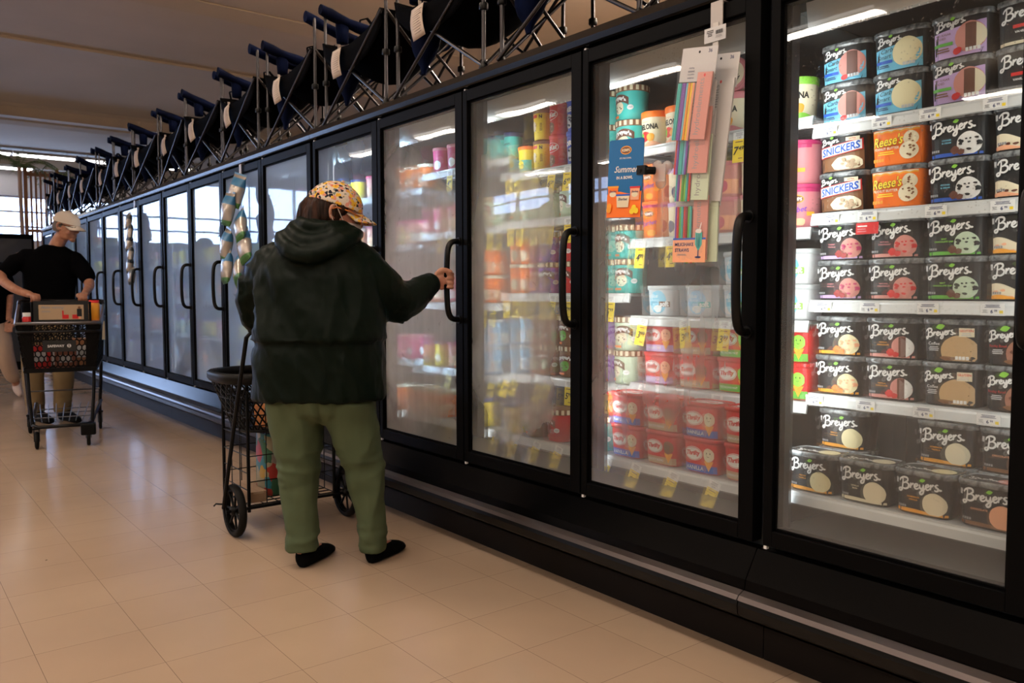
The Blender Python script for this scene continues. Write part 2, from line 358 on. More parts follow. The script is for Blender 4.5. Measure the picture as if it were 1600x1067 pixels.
# the fog of each door: lo, hi, centre (y,z from the pane centre), radii, streaks, seed, bottom
FOG = {-2: (0.04, 0.22, (0.05, -0.30), (0.5, 0.35), 0.5, 1.3, 0.40), -1: (0.07, 0.48, (0.05, -0.12), (0.40, 0.5), 0.5, 4.2, 0.6), 0: (0.16, 0.86, (0.07, -0.10), (0.27, 0.58), 0.35, 2.7, 0.65),
       1: (0.26, 0.92, (0.05, -0.12), (0.34, 0.64), 0.3, 6.1, 0.7), 2: (0.34, 0.74, (0.05, -0.1), (0.42, 0.8), 0.3, 8.8, 0.6)}
LED = 2.3
NAMES = {-3: 'nearest', 0: 'second', 1: 'third', 2: 'fourth', 3: 'fifth'}
def section(k0, k1, label):
    y0, y1 = SEAMS[k0], SEAMS[k1]
    t = thing('freezer_case', label, 'freezer', (FX, y0, 0), 0, 'glass door freezer cases joined in a row')
    L = y1 - y0; g = 0.0015
    MB_ = lambda: MB()
    # cabinet shell: back, top, deck, seen inside as a pale liner
    mb = MB()
    mb.box((0.90, g, 0.10), (0.96, L - g, 2.05), 0)
    mb.box((0.05, g, 1.985), (0.96, L - g, 2.052), 1)
    mb.box((0.05, g, 0.22), (0.96, L - g, 0.40), 0)
    mb.box((0.04, g, 0.10), (0.90, L - g, 0.22), 1)
    mb.box((0.16, g, 1.955), (0.90, L - g, 1.985), 0)
    mb.build('cabinet', [m_liner, m_black], t)
    # sloped lower panel, bumper, trim strip, kick plate, top fascia
    MB().prism([(0.0, .352), (-.055, .268), (-.060, .236), (-.02, .232), (.04, .232), (.04, .352)], g, L - g).build('lower_panel', m_lower, t)
    MB().prism([(-.072, .232), (-.088, .222), (-.094, .200), (-.090, .172), (-.070, .158), (-.03, .155), (-.03, .232)], g, L - g).build('bumper', m_bumper, t)
    MB().prism([(-.064, .2385), (-.088, .2285), (-.097, .216), (-.0945, .216), (-.087, .2265), (-.064, .2355)], g, L - g).build('bumper_trim_strip', m_chrome, t)
    MB().box((.040, g, 0), (.060, L - g, .155)).build('kick_plate', m_kick, t)
    MB().prism([(-.004, 2.006), (-.010, 2.012), (-.014, 2.033), (.004, 2.066), (.06, 2.070), (.96, 2.070), (.96, 2.053), (.05, 2.053), (.05, 2.006)], g, L - g).build('top_fascia', m_fascia, t)
    # light baffle along the inside of the head
    mb = MB(); mb.prism([(.150, 1.975), (.138, 1.972), (.150, 1.905), (.158, 1.888), (.175, 1.886), (.172, 1.975)], .04, L - .04); 
    mb.build('air_duct_baffle', m_white, t)
    mb = MB()
    for q in range(int(L * 150)):
        yy = rnd.uniform(.05, L - .05); f = rnd.random() ** 2; r_ = rnd.uniform(.0015, .0034)
        zz = 1.965 - .055 * f; mb.sphere((.1405 + (1.972 - zz) * .18, yy, zz), r_, 0, 5, 4)
    for q in range(int(L * 60)):
        yy = rnd.uniform(.05, L - .05); mb.sphere((.160, yy, 1.884), rnd.uniform(.002, .005), 0, 5, 4)
    fb = mb.build('frost_crystals', m_frost, t); tag(fb, kind='stuff')
    ks = list(range(k0, k1 + 1))
    for k in ks:
        ym = SEAMS[k] - y0
        half = .022
        if k in (k0, k1):
            a, b_ = (g, .034) if k == k0 else (L - .034, L - g)
        else: a, b_ = ym - half, ym + half
        mb = MB(); mb.box((.052, a, .36), (.085, b_, 1.99), 0); mb.box((.085, a, .36), (.120, b_, 1.99), 0)
        mb.build('mullion', m_mull, t)
        # led strip on the inner face of the mullion, lights the shelves
        mb = MB(); mb.box((.120, (a + b_) / 2 - .009, .45), (.128, (a + b_) / 2 + .009, 1.88)); mb.build('led_strip', m_led, t)
        o = area('freezer_led_light', (.131, (a + b_) / 2, 1.25), (0, R(-90), 0), 1.25, .03, LED * (.68 if k == -1 else 1.0 if k < 0 else 1.35 if k < 2 else 4.2), (0.97, 0.985, 0.96) if k < 2 else (0.50, 0.74, 1.0)); o.parent = t  # far strips made stronger and bluer to brighten the fogged doors
        o.name = 'led_light'
    # doors
    for k in ks[:-1]:
        a, b_ = SEAMS[k] - y0, SEAMS[k + 1] - y0
        a += .018 if k in JOINT else .004; b_ -= .018 if (k + 1) in JOINT else .004
        cy = (a + b_) / 2; cz = (ZB + ZT) / 2
        # frame (handle side is the near, low y side)
        d = MB()
        wn_, wf, wt = (.062 if k == -2 else .054), .030, .048
        x0, x1 = 0.0, .048
        def fr(ya, yb, za, zb):
            d.box((x0, ya, za), (x1, yb, zb))
        fr(a, a + wn_, ZB, ZT); fr(b_ - wf, b_, ZB, ZT); fr(a + wn_, b_ - wf, ZB, ZB + wt); fr(a + wn_, b_ - wf, ZT - wt, ZT)
        # inner step
        s_ = .008
        d.box((.014, a + wn_, ZB + wt), (.048, a + wn_ + s_, ZT - wt)); d.box((.014, b_ - wf - s_, ZB + wt), (.048, b_ - wf, ZT - wt))
        d.box((.014, a + wn_, ZB + wt), (.048, b_ - wf, ZB + wt + s_)); d.box((.014, a + wn_, ZT - wt - s_), (.048, b_ - wf, ZT - wt))
        do = d.build('door', m_black, t)
        bv = do.modifiers.new('bevel', 'BEVEL'); bv.width = .002; bv.segments = 2; bv.limit_method = 'ANGLE'
        ya, yb, za, zb = a + wn_ + .004, b_ - wf - .004, ZB + wt + .004, ZT - wt - .004
        gy, gz = (ya + yb) / 2, (za + zb) / 2
        p = MB().box((-.004, ya - gy, za - gz), (.004, yb - gy, zb - gz))
        f = FOG.get(k)
        if f is None:
            q = (k * 37 % 11) / 11.0
            f = (0.90, 1.0, (0.02 + .05 * q, -0.12 - .2 * q), (0.45, 0.72), 0.3, k * 1.9, 0.7)
        tint = (0.84, 0.87, 0.88) if k < 2 else (0.46, 0.64, 0.98)  # far panes: blue window daylight put into the fog colour
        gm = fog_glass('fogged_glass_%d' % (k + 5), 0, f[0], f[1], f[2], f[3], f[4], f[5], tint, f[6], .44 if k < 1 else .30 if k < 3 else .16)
        p.build('glass_pane', gm, do, (.022, gy, gz))
        # handle: bent tube standing off the near stile
        hy = a + .030; hz0, hz1 = 1.0, 1.345
        path = [(.0, hy, hz1), (-.030, hy - .002, hz1), (-.050, hy - .004, hz1 - .012), (-.062, hy - .006, hz1 - .04), (-.066, hy - .006, hz1 - .09), (-.068, hy - .006, (hz0 + hz1) / 2), (-.066, hy - .006, hz0 + .09), (-.062, hy - .006, hz0 + .04), (-.050, hy - .004, hz0 + .012), (-.030, hy - .002, hz0), (.0, hy, hz0)]
        sp_ = []
        for i in range(len(path) - 1):
            for s in range(3): sp_.append(Vector(path[i]).lerp(Vector(path[i + 1]), s / 3))
        sp_.append(Vector(path[-1]))
        for _ in range(2): sp_ = [sp_[0]] + [(sp_[i - 1] + sp_[i] * 2 + sp_[i + 1]) / 4 for i in range(1, len(sp_) - 1)] + [sp_[-1]]
        h = MB(); h.tube(sp_, .0125, 12, flat=1.15); h.lathe([(.019, -.004), (.019, .001)], 12, 0, (0, hy, hz1), axis='x'); h.lathe([(.019, -.004), (.019, .001)], 12, 0, (0, hy, hz0), axis='x')
        h.build('handle', m_handle, do)
        MB().box((.004, b_ - .014, ZT), (.018, b_ - .004, ZT + .007)).build('hinge_pin', m_pin, do)
        MB().box((.000, b_ - .014, ZB - .010), (.012, b_ - .004, ZB - .001)).build('hinge_pin', m_pin, do)
    # shelves
    for k in ks[:-1]:
        sa, sb = SEAMS[k] - y0 + .018, SEAMS[k + 1] - y0 + .016
        for zi, z in enumerate(SHELF_Z.get(k, SHELF_Z[2])):
            s = MB(); X = (SX if zi < 4 else SXB) - FX; D = .50 if zi < 4 else .64
            s.prism([(X, z), (X, z - .006), (X - .004, z - .012), (X - .008, z - .036), (X - .002, z - .038), (X + .006, z - .008), (X + .012, z - .003), (X + .012, z)], sa, sb, 0)
            s.box((X + .012, sa, z - .012), (X + D, sa + .012, z), 1); s.box((X + .012, sb - .012, z - .012), (X + D, sb, z), 1)
            s.box((X + .012, sa, z - .004), (X + D, sb, z - .001), 1)
            for i in range(1, 12):
                xx = X + .012 + i * .04; s.box((xx, sa, z - .011), (xx + .006, sb, z - .004), 1)
            s.build('shelf', [m_lip, m_rib], t)
    return t
section(-3, -1, 'nearest glass door freezer case, stocked with black ice cream cartons')
section(-1, 3, 'glass door freezer case behind the person in the green jacket')
section(3, 7, 'fogged freezer case with snack bags hanging on its nearest door')
section(7, 11, 'fogged freezer case beside the man with the shopping cart')
section(11, 15, 'farthest freezer case at the end of the row')

# strip lights
for x in (-4.2, -9.0):  # the farther row is added for more light
    for j in range(8):
        strip_light(x, -2.7 + j * 2.6, 4.05, 1.25, 'y', 'twin tube strip light added unseen on the right to brighten the ceiling', 'strip lights over the aisles')
for x, nj in ((5.2, 4), (8.2, 3), (11.2, 2)):  # unseen rows added to brighten the ceiling beyond the freezers
    for j in range(nj):
        strip_light(x, -2.6 + j * 2.6, 4.05, 1.25, 'y', 'twin tube strip light added unseen on the right to brighten the ceiling', 'strip lights over the aisles', m_lamp, 230, 420)
for j in range(4):  # unseen row added over the near aisle to light the floor
    strip_light(0.2, -3.6 + j * 2.9, 4.05, 1.25, 'y', 'twin tube strip light added unseen on the right to brighten the ceiling', 'strip lights over the aisles', m_lamp, 42)
# ---------------------------------------------------------------- printed graphics (flat shapes laid onto a surface)
TXT = {}
def text_tris(s, bold=0.0, shear=0.0, space=1.0):
    key = (s, bold, shear, space)
    if key in TXT: return TXT[key]
    cu = bpy.data.curves.new('lettering', 'FONT'); cu.body = s; cu.offset = bold; cu.shear = shear; cu.space_character = space
    cu.resolution_u = 2; cu.align_x = 'CENTER'
    ob = bpy.data.objects.new('lettering', cu); COL.objects.link(ob)
    dg = bpy.context.evaluated_depsgraph_get(); ev = ob.evaluated_get(dg); me = ev.to_mesh(); me.calc_loop_triangles()
    vs = [(v.co.x, v.co.y) for v in me.vertices]; ts = [tuple(t.vertices) for t in me.loop_triangles]
    ev.to_mesh_clear(); COL.objects.unlink(ob); bpy.data.objects.remove(ob); bpy.data.curves.remove(cu)
    if vs:
        x0 = min(v[0] for v in vs); x1 = max(v[0] for v in vs); y0 = min(v[1] for v in vs); y1 = max(v[1] for v in vs)
        vs = [((v[0] - (x0 + x1) / 2), (v[1] - (y0 + y1) / 2)) for v in vs]
        r = (vs, ts, x1 - x0, y1 - y0)
    else: r = ([], [], 1, 1)
    TXT[key] = r; return r
def catmull(P, n=5):
    out = []
    for i in range(len(P) - 1):
        p0, p1, p2, p3 = P[max(i - 1, 0)], P[i], P[i + 1], P[min(i + 2, len(P) - 1)]
        for s in range(n):
            t = s / n
            out.append(tuple(0.5 * ((2 * p1[k]) + (-p0[k] + p2[k]) * t + (2 * p0[k] - 5 * p1[k] + 4 * p2[k] - p3[k]) * t * t + (-p0[k] + 3 * p1[k] - 3 * p2[k] + p3[k]) * t ** 3) for k in range(2)))
    out.append(tuple(P[-1])); return out
class Ink:
    """a stack of flat shapes in a 2D frame; each shape has a material index and a height"""
    def __init__(s): s.sh = []; s.h = 0
    def poly(s, vs, ts, mi): s.h += 1; s.sh.append(([tuple(v) for v in vs], list(ts), mi, s.h)); return s
    def rect(s, x0, y0, x1, y1, mi, nx=None):
        nx = nx or max(1, int(abs(x1 - x0) / .012)); ny = max(1, int(abs(y1 - y0) / .03))
        vs = [(x0 + (x1 - x0) * i / nx, y0 + (y1 - y0) * j / ny) for j in range(ny + 1) for i in range(nx + 1)]; ts = []
        for j in range(ny):
            for i in range(nx):
                a = j * (nx + 1) + i; ts += [(a, a + 1, a + nx + 2), (a, a + nx + 2, a + nx + 1)]
        return s.poly(vs, ts, mi)
    def slant(s, x0, x1, f0, f1, mi, n=10):
        # strip between curves f0(x) and f1(x)
        vs = []; ts = []
        for i in range(n + 1):
            x = x0 + (x1 - x0) * i / n; vs += [(x, f0(x)), (x, f1(x))]
            if i: a = 2 * i - 2; ts += [(a, a + 2, a + 3), (a, a + 3, a + 1)]
        return s.poly(vs, ts, mi)
    def disc(s, cx, cy, rx, ry, mi, n=22, wob=0.0, seed=1, clip=None):
        rr = random.Random(seed); rings = 3; vs = [(cx, cy)]; ts = []
        w = [1 + rr.uniform(-wob, wob) for _ in range(n)]
        def cc(p):
            if not clip: return p
            return (min(max(p[0], clip[0]), clip[2]), min(max(p[1], clip[1]), clip[3]))
        for j in range(1, rings + 1):
            for k in range(n):
                a = 2 * PI * k / n; q = j / rings * w[k]; vs.append(cc((cx + rx * q * math.cos(a), cy + ry * q * math.sin(a))))
        for k in range(n):
            k2 = (k + 1) % n; ts.append((0, 1 + k, 1 + k2))
            for j in range(rings - 1):
                a = 1 + j * n; b_ = a + n; ts += [(a + k, b_ + k, b_ + k2), (a + k, b_ + k2, a + k2)]
        return s.poly(vs, ts, mi)
    def text(s, t, cx, cy, w=None, h=None, mi=0, bold=0.02, shear=0.0, rot=0.0, space=1.0, arc=0.0):
        vs, ts, tw, th = text_tris(t, bold, shear, space)
        sx = w / tw if w else h / th; sy = h / th if h else sx
        c, q = math.cos(rot), math.sin(rot); o = []
        for x, y in vs:
            X, Y = x * sx, y * sy + arc * ((x * sx) ** 2) * -1
            o.append((cx + X * c - Y * q, cy + X * q + Y * c))
        return s.poly(o, ts, mi)
    def stroke(s, pts, w, mi, n=4):
        P = catmull(pts, n); vs = []; ts = []
        for i, p in enumerate(P):
            a = P[max(i - 1, 0)]; b_ = P[min(i + 1, len(P) - 1)]; dx, dy = b_[0] - a[0], b_[1] - a[1]; l = math.hypot(dx, dy) or 1
            t = i / (len(P) - 1); ww = w * (0.75 + 0.5 * math.sin(PI * t)) / 2
            vs += [(p[0] - dy / l * ww, p[1] + dx / l * ww), (p[0] + dy / l * ww, p[1] - dx / l * ww)]
            if i: k = 2 * i - 2; ts += [(k, k + 2, k + 3), (k, k + 3, k + 1)]
        return s.poly(vs, ts, mi)
    def place(s, mb, fn, base=0.0008, step=0.0004):
        for vs, ts, mi, h in s.sh:
            pts = [fn(x, y, base + step * h) for x, y in vs]
            mb.add(pts, ts, mi, False)
def script_breyers(ink, cx, cy, w, mi, rot=0.0, lw=0.085):
    """brush lettering drawn stroke by stroke; unit frame 4.6 wide"""
    S = []
    S.append([(.25, 1.05), (.22, .6), (.12, .1), (.0, -.25), (-.2, -.32), (-.3, -.15), (-.12, -.02), (.12, -.02)])      # B stem and foot
    S.append([(-.12, .75), (.0, 1.0), (.35, 1.18), (.72, 1.12), (.78, .85), (.5, .62), (.25, .56)])
    S.append([(.25, .56), (.62, .6), (.86, .42), (.8, .12), (.5, -.06), (.2, .0), (.12, .12)])
    S.append([(1.0, .05), (1.07, .35), (1.1, .58), (1.16, .42), (1.3, .58), (1.42, .52)])                                 # r
    S.append([(1.45, .25), (1.7, .32), (1.82, .46), (1.72, .58), (1.52, .45), (1.48, .2), (1.6, .04), (1.8, .06), (1.98, .22)])   # e
    S.append([(2.02, .56), (2.03, .25), (2.16, .08), (2.34, .22), (2.42, .5)])                                             # y
    S.append([(2.42, .58), (2.42, .1), (2.36, -.3), (2.16, -.5), (2.0, -.38), (2.14, -.16), (2.5, .08), (2.66, .22)])
    S.append([(2.62, .25), (2.87, .34), (2.99, .48), (2.89, .6), (2.7, .47), (2.66, .2), (2.78, .04), (2.96, .08), (3.12, .26)])  # e
    S.append([(3.12, .05), (3.17, .35), (3.2, .6), (3.27, .45), (3.4, .62), (3.52, .55)])                                  # r
    S.append([(3.95, .62), (3.8, .66), (3.66, .52), (3.75, .38), (3.9, .24), (3.84, .04), (3.66, .0), (3.52, .1)])         # s
    S.append([(3.9, .24), (4.1, .1), (4.25, .16)])
    k = w / 4.7; c, q = math.cos(rot), math.sin(rot); h0 = ink.h
    for st in S:
        ink.stroke([(cx + ((x - 1.98) * c - (y - .35) * q) * k, cy + ((x - 1.98) * q + (y - .35) * c) * k) for x, y in st], lw * w / 4.7 * 1.95, mi, 3)
    for i in range(len(ink.sh)):
        if ink.sh[i][3] > h0: a = ink.sh[i]; ink.sh[i] = (a[0], a[1], a[2], h0 + 1 + (a[3] - h0) * .12)
    ink.h = h0 + 3
def leaf(ink, x, y, w, mi, rot=.5):
    vs = []; n = 8
    for i in range(n + 1):
        t = i / n; vs.append((t, .30 * math.sin(PI * t)))
    for i in range(1, n):
        t = 1 - i / n; vs.append((t, -.30 * math.sin(PI * t)))
    c, q = math.cos(rot), math.sin(rot)
    P = [(x + ((a - .5) * c - b_ * q) * w, y + ((a - .5) * q + b_ * c) * w) for a, b_ in vs]
    ink.poly(P, [(0, i, i + 1) for i in range(1, len(P) - 1)], mi)
def lines(ink, x, y, w, h, n, mi, seed=3, align='c'):
    rr = random.Random(seed)
    for i in range(n):
        ww = w * rr.uniform(.6, 1); x0 = x - ww / 2 if align == 'c' else x
        yy = y - i * h / n; ink.rect(x0, yy - h / n * .5, x0 + ww, yy, mi, 2)
def facts(ink, x, y, s, mi):
    for i in range(4): ink.rect(x + i * s * 1.15, y, x + i * s * 1.15 + s * .9, y + s * 1.15, mi, 1)
def chips(ink, cx, cy, rx, ry, n, mi, seed, size=.18):
    rr = random.Random(seed)
    for i in range(n):
        a = rr.uniform(0, 2 * PI); q = math.sqrt(rr.random()) * .82; s = rx * size * rr.uniform(.5, 1.2)
        ink.disc(cx + rx * q * math.cos(a), cy + ry * q * math.sin(a), s, s * rr.uniform(.5, 1), mi, 7, .25, seed + i)

INKS = {}
def ink(name, c, rough=0.42):
    return mat('print_' + name, c, rough, spec=0.35)
I_ = dict(black=(.012, .013, .014), white=(.80, .80, .78), green=(.12, .42, .05), vanilla=(.78, .70, .42), cream=(.78, .70, .50), choc=(.13, .045, .028), straw=(.62, .26, .22), red=(.60, .02, .02), pink=(.62, .22, .24),
          cyan=(.16, .52, .72), blue=(.02, .10, .50), royal=(.01, .06, .50), orange=(.90, .19, .015), amber=(.85, .36, .03), yellow=(.88, .66, .03), lime=(.25, .60, .06), mint=(.55, .68, .50), teal=(.05, .48, .44), brown=(.20, .09, .04),
          purple=(.20, .07, .42), lilac=(.55, .38, .68), grey=(.28, .28, .29), lgrey=(.55, .56, .57), coffee=(.52, .34, .17), rocky=(.33, .15, .10), magenta=(.50, .04, .14), peach=(.88, .42, .24), navy=(.015, .03, .12), sky=(.35, .60, .85), dkred=(.30, .01, .01), tan=(.45, .32, .2), azure=(.004, .13, .36), salmon=(.62, .27, .23))
PAL = list(I_.keys()); PI_ = {k: i for i, k in enumerate(PAL)}
PM = [ink(k, I_[k]) for k in PAL]
# packages catch a soft mottled frost: gentle roughness variation
for m_ in PM:
    nt, ns, ln, b = nodes(m_); n_ = N(nt, 'ShaderNodeTexNoise', i_Scale=40.0, i_Detail=3.0); r_ = N(nt, 'ShaderNodeMapRange'); r_.inputs[3].default_value = .28; r_.inputs[4].default_value = .55
    ln.new(n_.outputs[0], r_.inputs[0]); ln.new(r_.outputs[0], b.inputs['Roughness'])
m_lidclear = mat('clear_plastic_lid', (0.13, 0.14, 0.145), 0.15, spec=0.6); noise_color(m_lidclear, (.06, .065, .07), (.26, .28, .29), 60, 3)
nt, ns, ln, b = nodes(m_lidclear)
def compact(mb, mats):
    """keep only the used material slots"""
    used = sorted(set(mb.m)); mp_ = {u: i for i, u in enumerate(used)}; mb.m = [mp_[x] for x in mb.m]; return [mats[u] for u in used]
P = PI_
# ---- squared carton with rounded corners; faces -x in its own frame; w along y
TW, TD, TH = .163, .112, .122
def sq_ring(w, d, z, n=40, e=4.2):
    r = []
    for k in range(n):
        a = 2 * PI * (k + .5) / n; c, s_ = math.cos(a), math.sin(a)
        r.append((math.copysign(abs(c) ** (2 / e), c) * d / 2, math.copysign(abs(s_) ** (2 / e), s_) * w / 2, z))
    return r
def sq_fn(w0, d0, w1, d1, H, e=4.2):
    def fn(x, y, off):
        t = y / H; w = (w0 + (w1 - w0) * t) / 2; d = (d0 + (d1 - d0) * t) / 2
        q = min(abs(x) / w, .999)
        return (-(d * (1 - q ** e) ** (1 / e)) - off, -x, y)
    return fn
BASEC = {}
def squround(draw, body='black', lidmat=None, w=TW, d=TD, H=TH, lidtop=None):
    mb = MB(); w0, d0 = w * .90, d * .90
    mb.loft([sq_ring(w0 * .96, d0 * .96, 0), sq_ring(w0, d0, .003), sq_ring(w * .985, d * .985, H - .012)], P[body])
    k = Ink(); draw(k, w * .93, H); k.place(mb, sq_fn(w0, d0, w * .985, d * .985, H))
    mats = compact(mb, PM); mb.fixn = False
    me1 = mb.mesh('carton', mats)
    l = MB(); l.loft([sq_ring(w * 1.0, d * 1.0, H - .016), sq_ring(w * 1.03, d * 1.04, H - .015), sq_ring(w * 1.03, d * 1.04, H - .003), sq_ring(w * 1.0, d * 1.0, H), sq_ring(w * .93, d * .90, H), sq_ring(w * .92, d * .89, H - .003)], 0)
    lm = [lidmat or m_lidclear]
    if lidtop:
        lm = lm + PM; kk = Ink(); lidtop(kk); n0 = len(l.v)
        for vs, ts, mi, h in kk.sh: l.add([(-y, -x, H - .003 + .0004 + .0002 * h) for x, y in vs], ts, mi + 1)
        lm = compact(l, lm)
    me2 = l.mesh('lid', lm)
    return me1, me2
def facing_lidtop(flav, band='amber'):
    def f(k):
        k.rect(-.07, -.045, .07, .045, P['black']); k.disc(.035, .0, .032, .03, P[flav]); script_breyers(k, -.02, .012, .09, P['white'])
    return f
def classic(flav, band=None, chip=None, sub=None, second=None, swirl=None, side=None):
    """black front: brush lettering, leaf, scoop lower right, tinted foot"""
    def f(k, w, H):
        x0, x1 = -w / 2 * .9, w / 2 * .9
        k.rect(-w / 2 * .93, .004, w / 2 * .93, H - .018, P['black'])
        if band: k.slant(x0, x1, lambda x: .005, lambda x: .013 + .002 * math.sin((x - x0) * 40), P[band])
        if swirl:
            k.slant(x0, x1, lambda x: .006, lambda x: .030 + .016 * math.sin((x - x0) * 38 + 1.2) + .12 * (x - x0), P['cream'], 16)
            rr = random.Random(hash(band) % 97 if band else 5)
            for i in range(7): k.disc(x0 + .012 + i * (x1 - x0 - .02) / 6, .018 + rr.uniform(-.008, .012), .007, .0035, P[swirl], 8, .2, i)
            k.slant(x0, x1, lambda x: .005, lambda x: .013 + .004 * math.sin((x - x0) * 70), P[band or 'peach'], 16)
        else:
            cx, cy, rr_ = w * .235, .036, .032
            k.disc(cx, cy, rr_, rr_ * .97, P[flav], 26, .02, 4, (x0, .007, x1, H))
            if second:
                for q, c_ in enumerate(second): k.slant(cx - rr_ * .98 + (q + 1) * rr_ * .66, cx - rr_ * .98 + (q + 2) * rr_ * .66 + (0 if q == 0 else -.001), lambda x, a=cx: cy - math.sqrt(max(rr_ ** 2 - (x - a) ** 2, 0)) * .95, lambda x, a=cx: cy + math.sqrt(max(rr_ ** 2 - (x - a) ** 2, 0)) * .95, P[c_], 6)
            if chip: chips(k, cx, cy, rr_, rr_, 13, P[chip], 11)
            if side:
                k.disc(cx - .034, .020, .012, .011, P[side], 14, .12, 3); k.disc(cx - .018, .014, .010, .008, P[side], 12, .15, 8)
        script_breyers(k, -.004, H * .66, w * .80, P['white'], .07, .085)
        leaf(k, w * .03, H * .80, .017, P['lime'], .25)
        if sub: k.text(sub[0], -w * .13, H * .40, mi=P[sub[2]], w=None, h=.0052 if not sub[1] else .0045, bold=0.02)
        if sub and sub[1]: k.text(sub[1], -w * .13, H * .40 - .0075, mi=P[sub[2]], h=.0045, bold=0.02)
        facts(k, x0 + .006, .018 if band else .012, .0055, P['grey'])
        k.rect(x0, H - .040, x0 + .007, H - .025, P['lgrey'], 1)
    return f
def carb(flav, second=None):
    def f(k, w, H):
        x0, x1 = -w / 2 * .9, w / 2 * .9
        k.rect(x0, .004, x1, H - .018, P['black'])
        k.slant(x0, x1, lambda x: .005, lambda x: H * .56 + (x - x0) * .12, P['cyan'])
        cx, cy, r = w * .18, .052, .042
        k.disc(cx, cy, r, r * .95, P[flav], 26, .02, 4, (x0, .007, x1, H))
        if second: k.slant(cx - r * .35, cx + r * .45, lambda x: cy - math.sqrt(max(r * r - (x - cx) ** 2, 0)) * .9, lambda x: cy + math.sqrt(max(r * r - (x - cx) ** 2, 0)) * .9, P['choc'], 8)
        script_breyers(k, -w * .16, H * .74, w * .5, P['white'], .1, .10); leaf(k, -w * .13, H * .84, .013, P['lime'], .25)
        k.text('Carb', -w * .2, H * .52, mi=P['black'], w=.036, bold=0.0, shear=.35, rot=.08); k.text('Smart', -w * .25, H * .38, mi=P['black'], w=.042, bold=0.0, shear=.35, rot=.08)
        k.rect(x0 + .004, H * .22, x0 + .055, H * .29, P['blue'], 3); lines(k, -w * .25, H * .18, .04, .01, 2, P['navy'])
        if second: k.disc(w * .05, .014, .012, .008, P['red'], 10, .1)
        facts(k, w * .12, .012, .008, P['lgrey'])
    return f
def nosugar(k, w, H):
    x0, x1 = -w / 2 * .9, w / 2 * .9
    k.rect(x0, .004, x1, H - .018, P['black']); k.slant(x0, x1, lambda x: .005, lambda x: H * .62 + (x - x0) * .12, P['lilac'])
    cx, cy, r = w * .2, .052, .040
    k.disc(cx, cy, r, r, P['straw'], 24, .02, 4, (x0, .007, x1, H)); k.slant(cx - r * .3, cx + r * .4, lambda x: cy - math.sqrt(max(r * r - (x - cx) ** 2, 0)) * .9, lambda x: cy + math.sqrt(max(r * r - (x - cx) ** 2, 0)) * .9, P['choc'], 8)
    k.slant(cx + r * .4, cx + r * .97, lambda x: cy - math.sqrt(max(r * r - (x - cx) ** 2, 0)) * .9, lambda x: cy + math.sqrt(max(r * r - (x - cx) ** 2, 0)) * .9, P['cream'], 6)
    script_breyers(k, -w * .14, H * .78, w * .55, P['white'], .1, .10); leaf(k, -w * .1, H * .88, .015, P['lime'], .25)
    k.text('NO SUGAR', -w * .26, H * .56, mi=P['brown'], h=.006, bold=0.01); k.text('ADDED', -w * .31, H * .48, mi=P['brown'], h=.006, bold=0.01)
    k.rect(x0 + .002, H * .31, x0 + .055, H * .38, P['green'], 3); lines(k, -w * .26, H * .26, .045, .014, 2, P['brown']); k.disc(w * .0, .018, .012, .010, P['red'], 10, .15); facts(k, w * .14, .012, .0085, P['white'])
def bigvanilla(k, w, H):
    x0, x1 = -w / 2 * .9, w / 2 * .9
    k.rect(x0, .004, x1, H - .018, P['black']); k.slant(x0, x1, lambda x: .004, lambda x: .012, P['cream'])
    script_breyers(k, -.006, H * .66, w * .78, P['white'], .07, .085); leaf(k, w * .03, H * .82, .017, P['lime'], .25)
    k.disc(w * .30, .040, .038, .034, P['vanilla'], 22, .03, 3, (x0, .007, x1, H)); k.rect(-w * .22, H * .36, w * .06, H * .43, P['red'], 4); k.text('VANILLA', -w * .08, H * .28, mi=P['white'], h=.006)
    for a in range(5): k.disc(w * .16 + .009 * math.cos(a * 1.25), .018 + .008 * math.sin(a * 1.25), .006, .0045, P['cream'], 8)
def snick(k, w, H):
    x0, x1 = -w / 2 * .9, w / 2 * .9
    k.rect(x0, .004, x1, H - .018, P['brown']); k.slant(x0, x1, lambda x: H * .5 + (x - x0) * .1, lambda x: H - .018, P['black'])
    k.disc(w * .12, .024, .048, .024, P['cream'], 20, .05, 3, (x0, .007, x1, H)); chips(k, w * .12, .024, .04, .02, 10, P['tan'], 4)
    k.slant(x0, x1, lambda x: H * .36 + (x - x0) * .13, lambda x: H * .63 + (x - x0) * .13, P['red']); k.slant(x0 + .003, x1 - .003, lambda x: H * .38 + (x - x0) * .13, lambda x: H * .61 + (x - x0) * .13, P['white'])
    k.text('SNICKERS', 0, H * .565, w=w * .82, h=H * .19, mi=P['blue'], bold=0.03, shear=.15, rot=.13)
    script_breyers(k, -w * .22, H * .76, w * .4, P['white'], .1, .10); leaf(k, -w * .18, H * .86, .013, P['lime'], .25); k.rect(w * .12, H * .74, w * .40, H * .83, P['cream'], 3); k.text('EXTRA', w * .26, H * .785, h=.005, mi=P['red'])
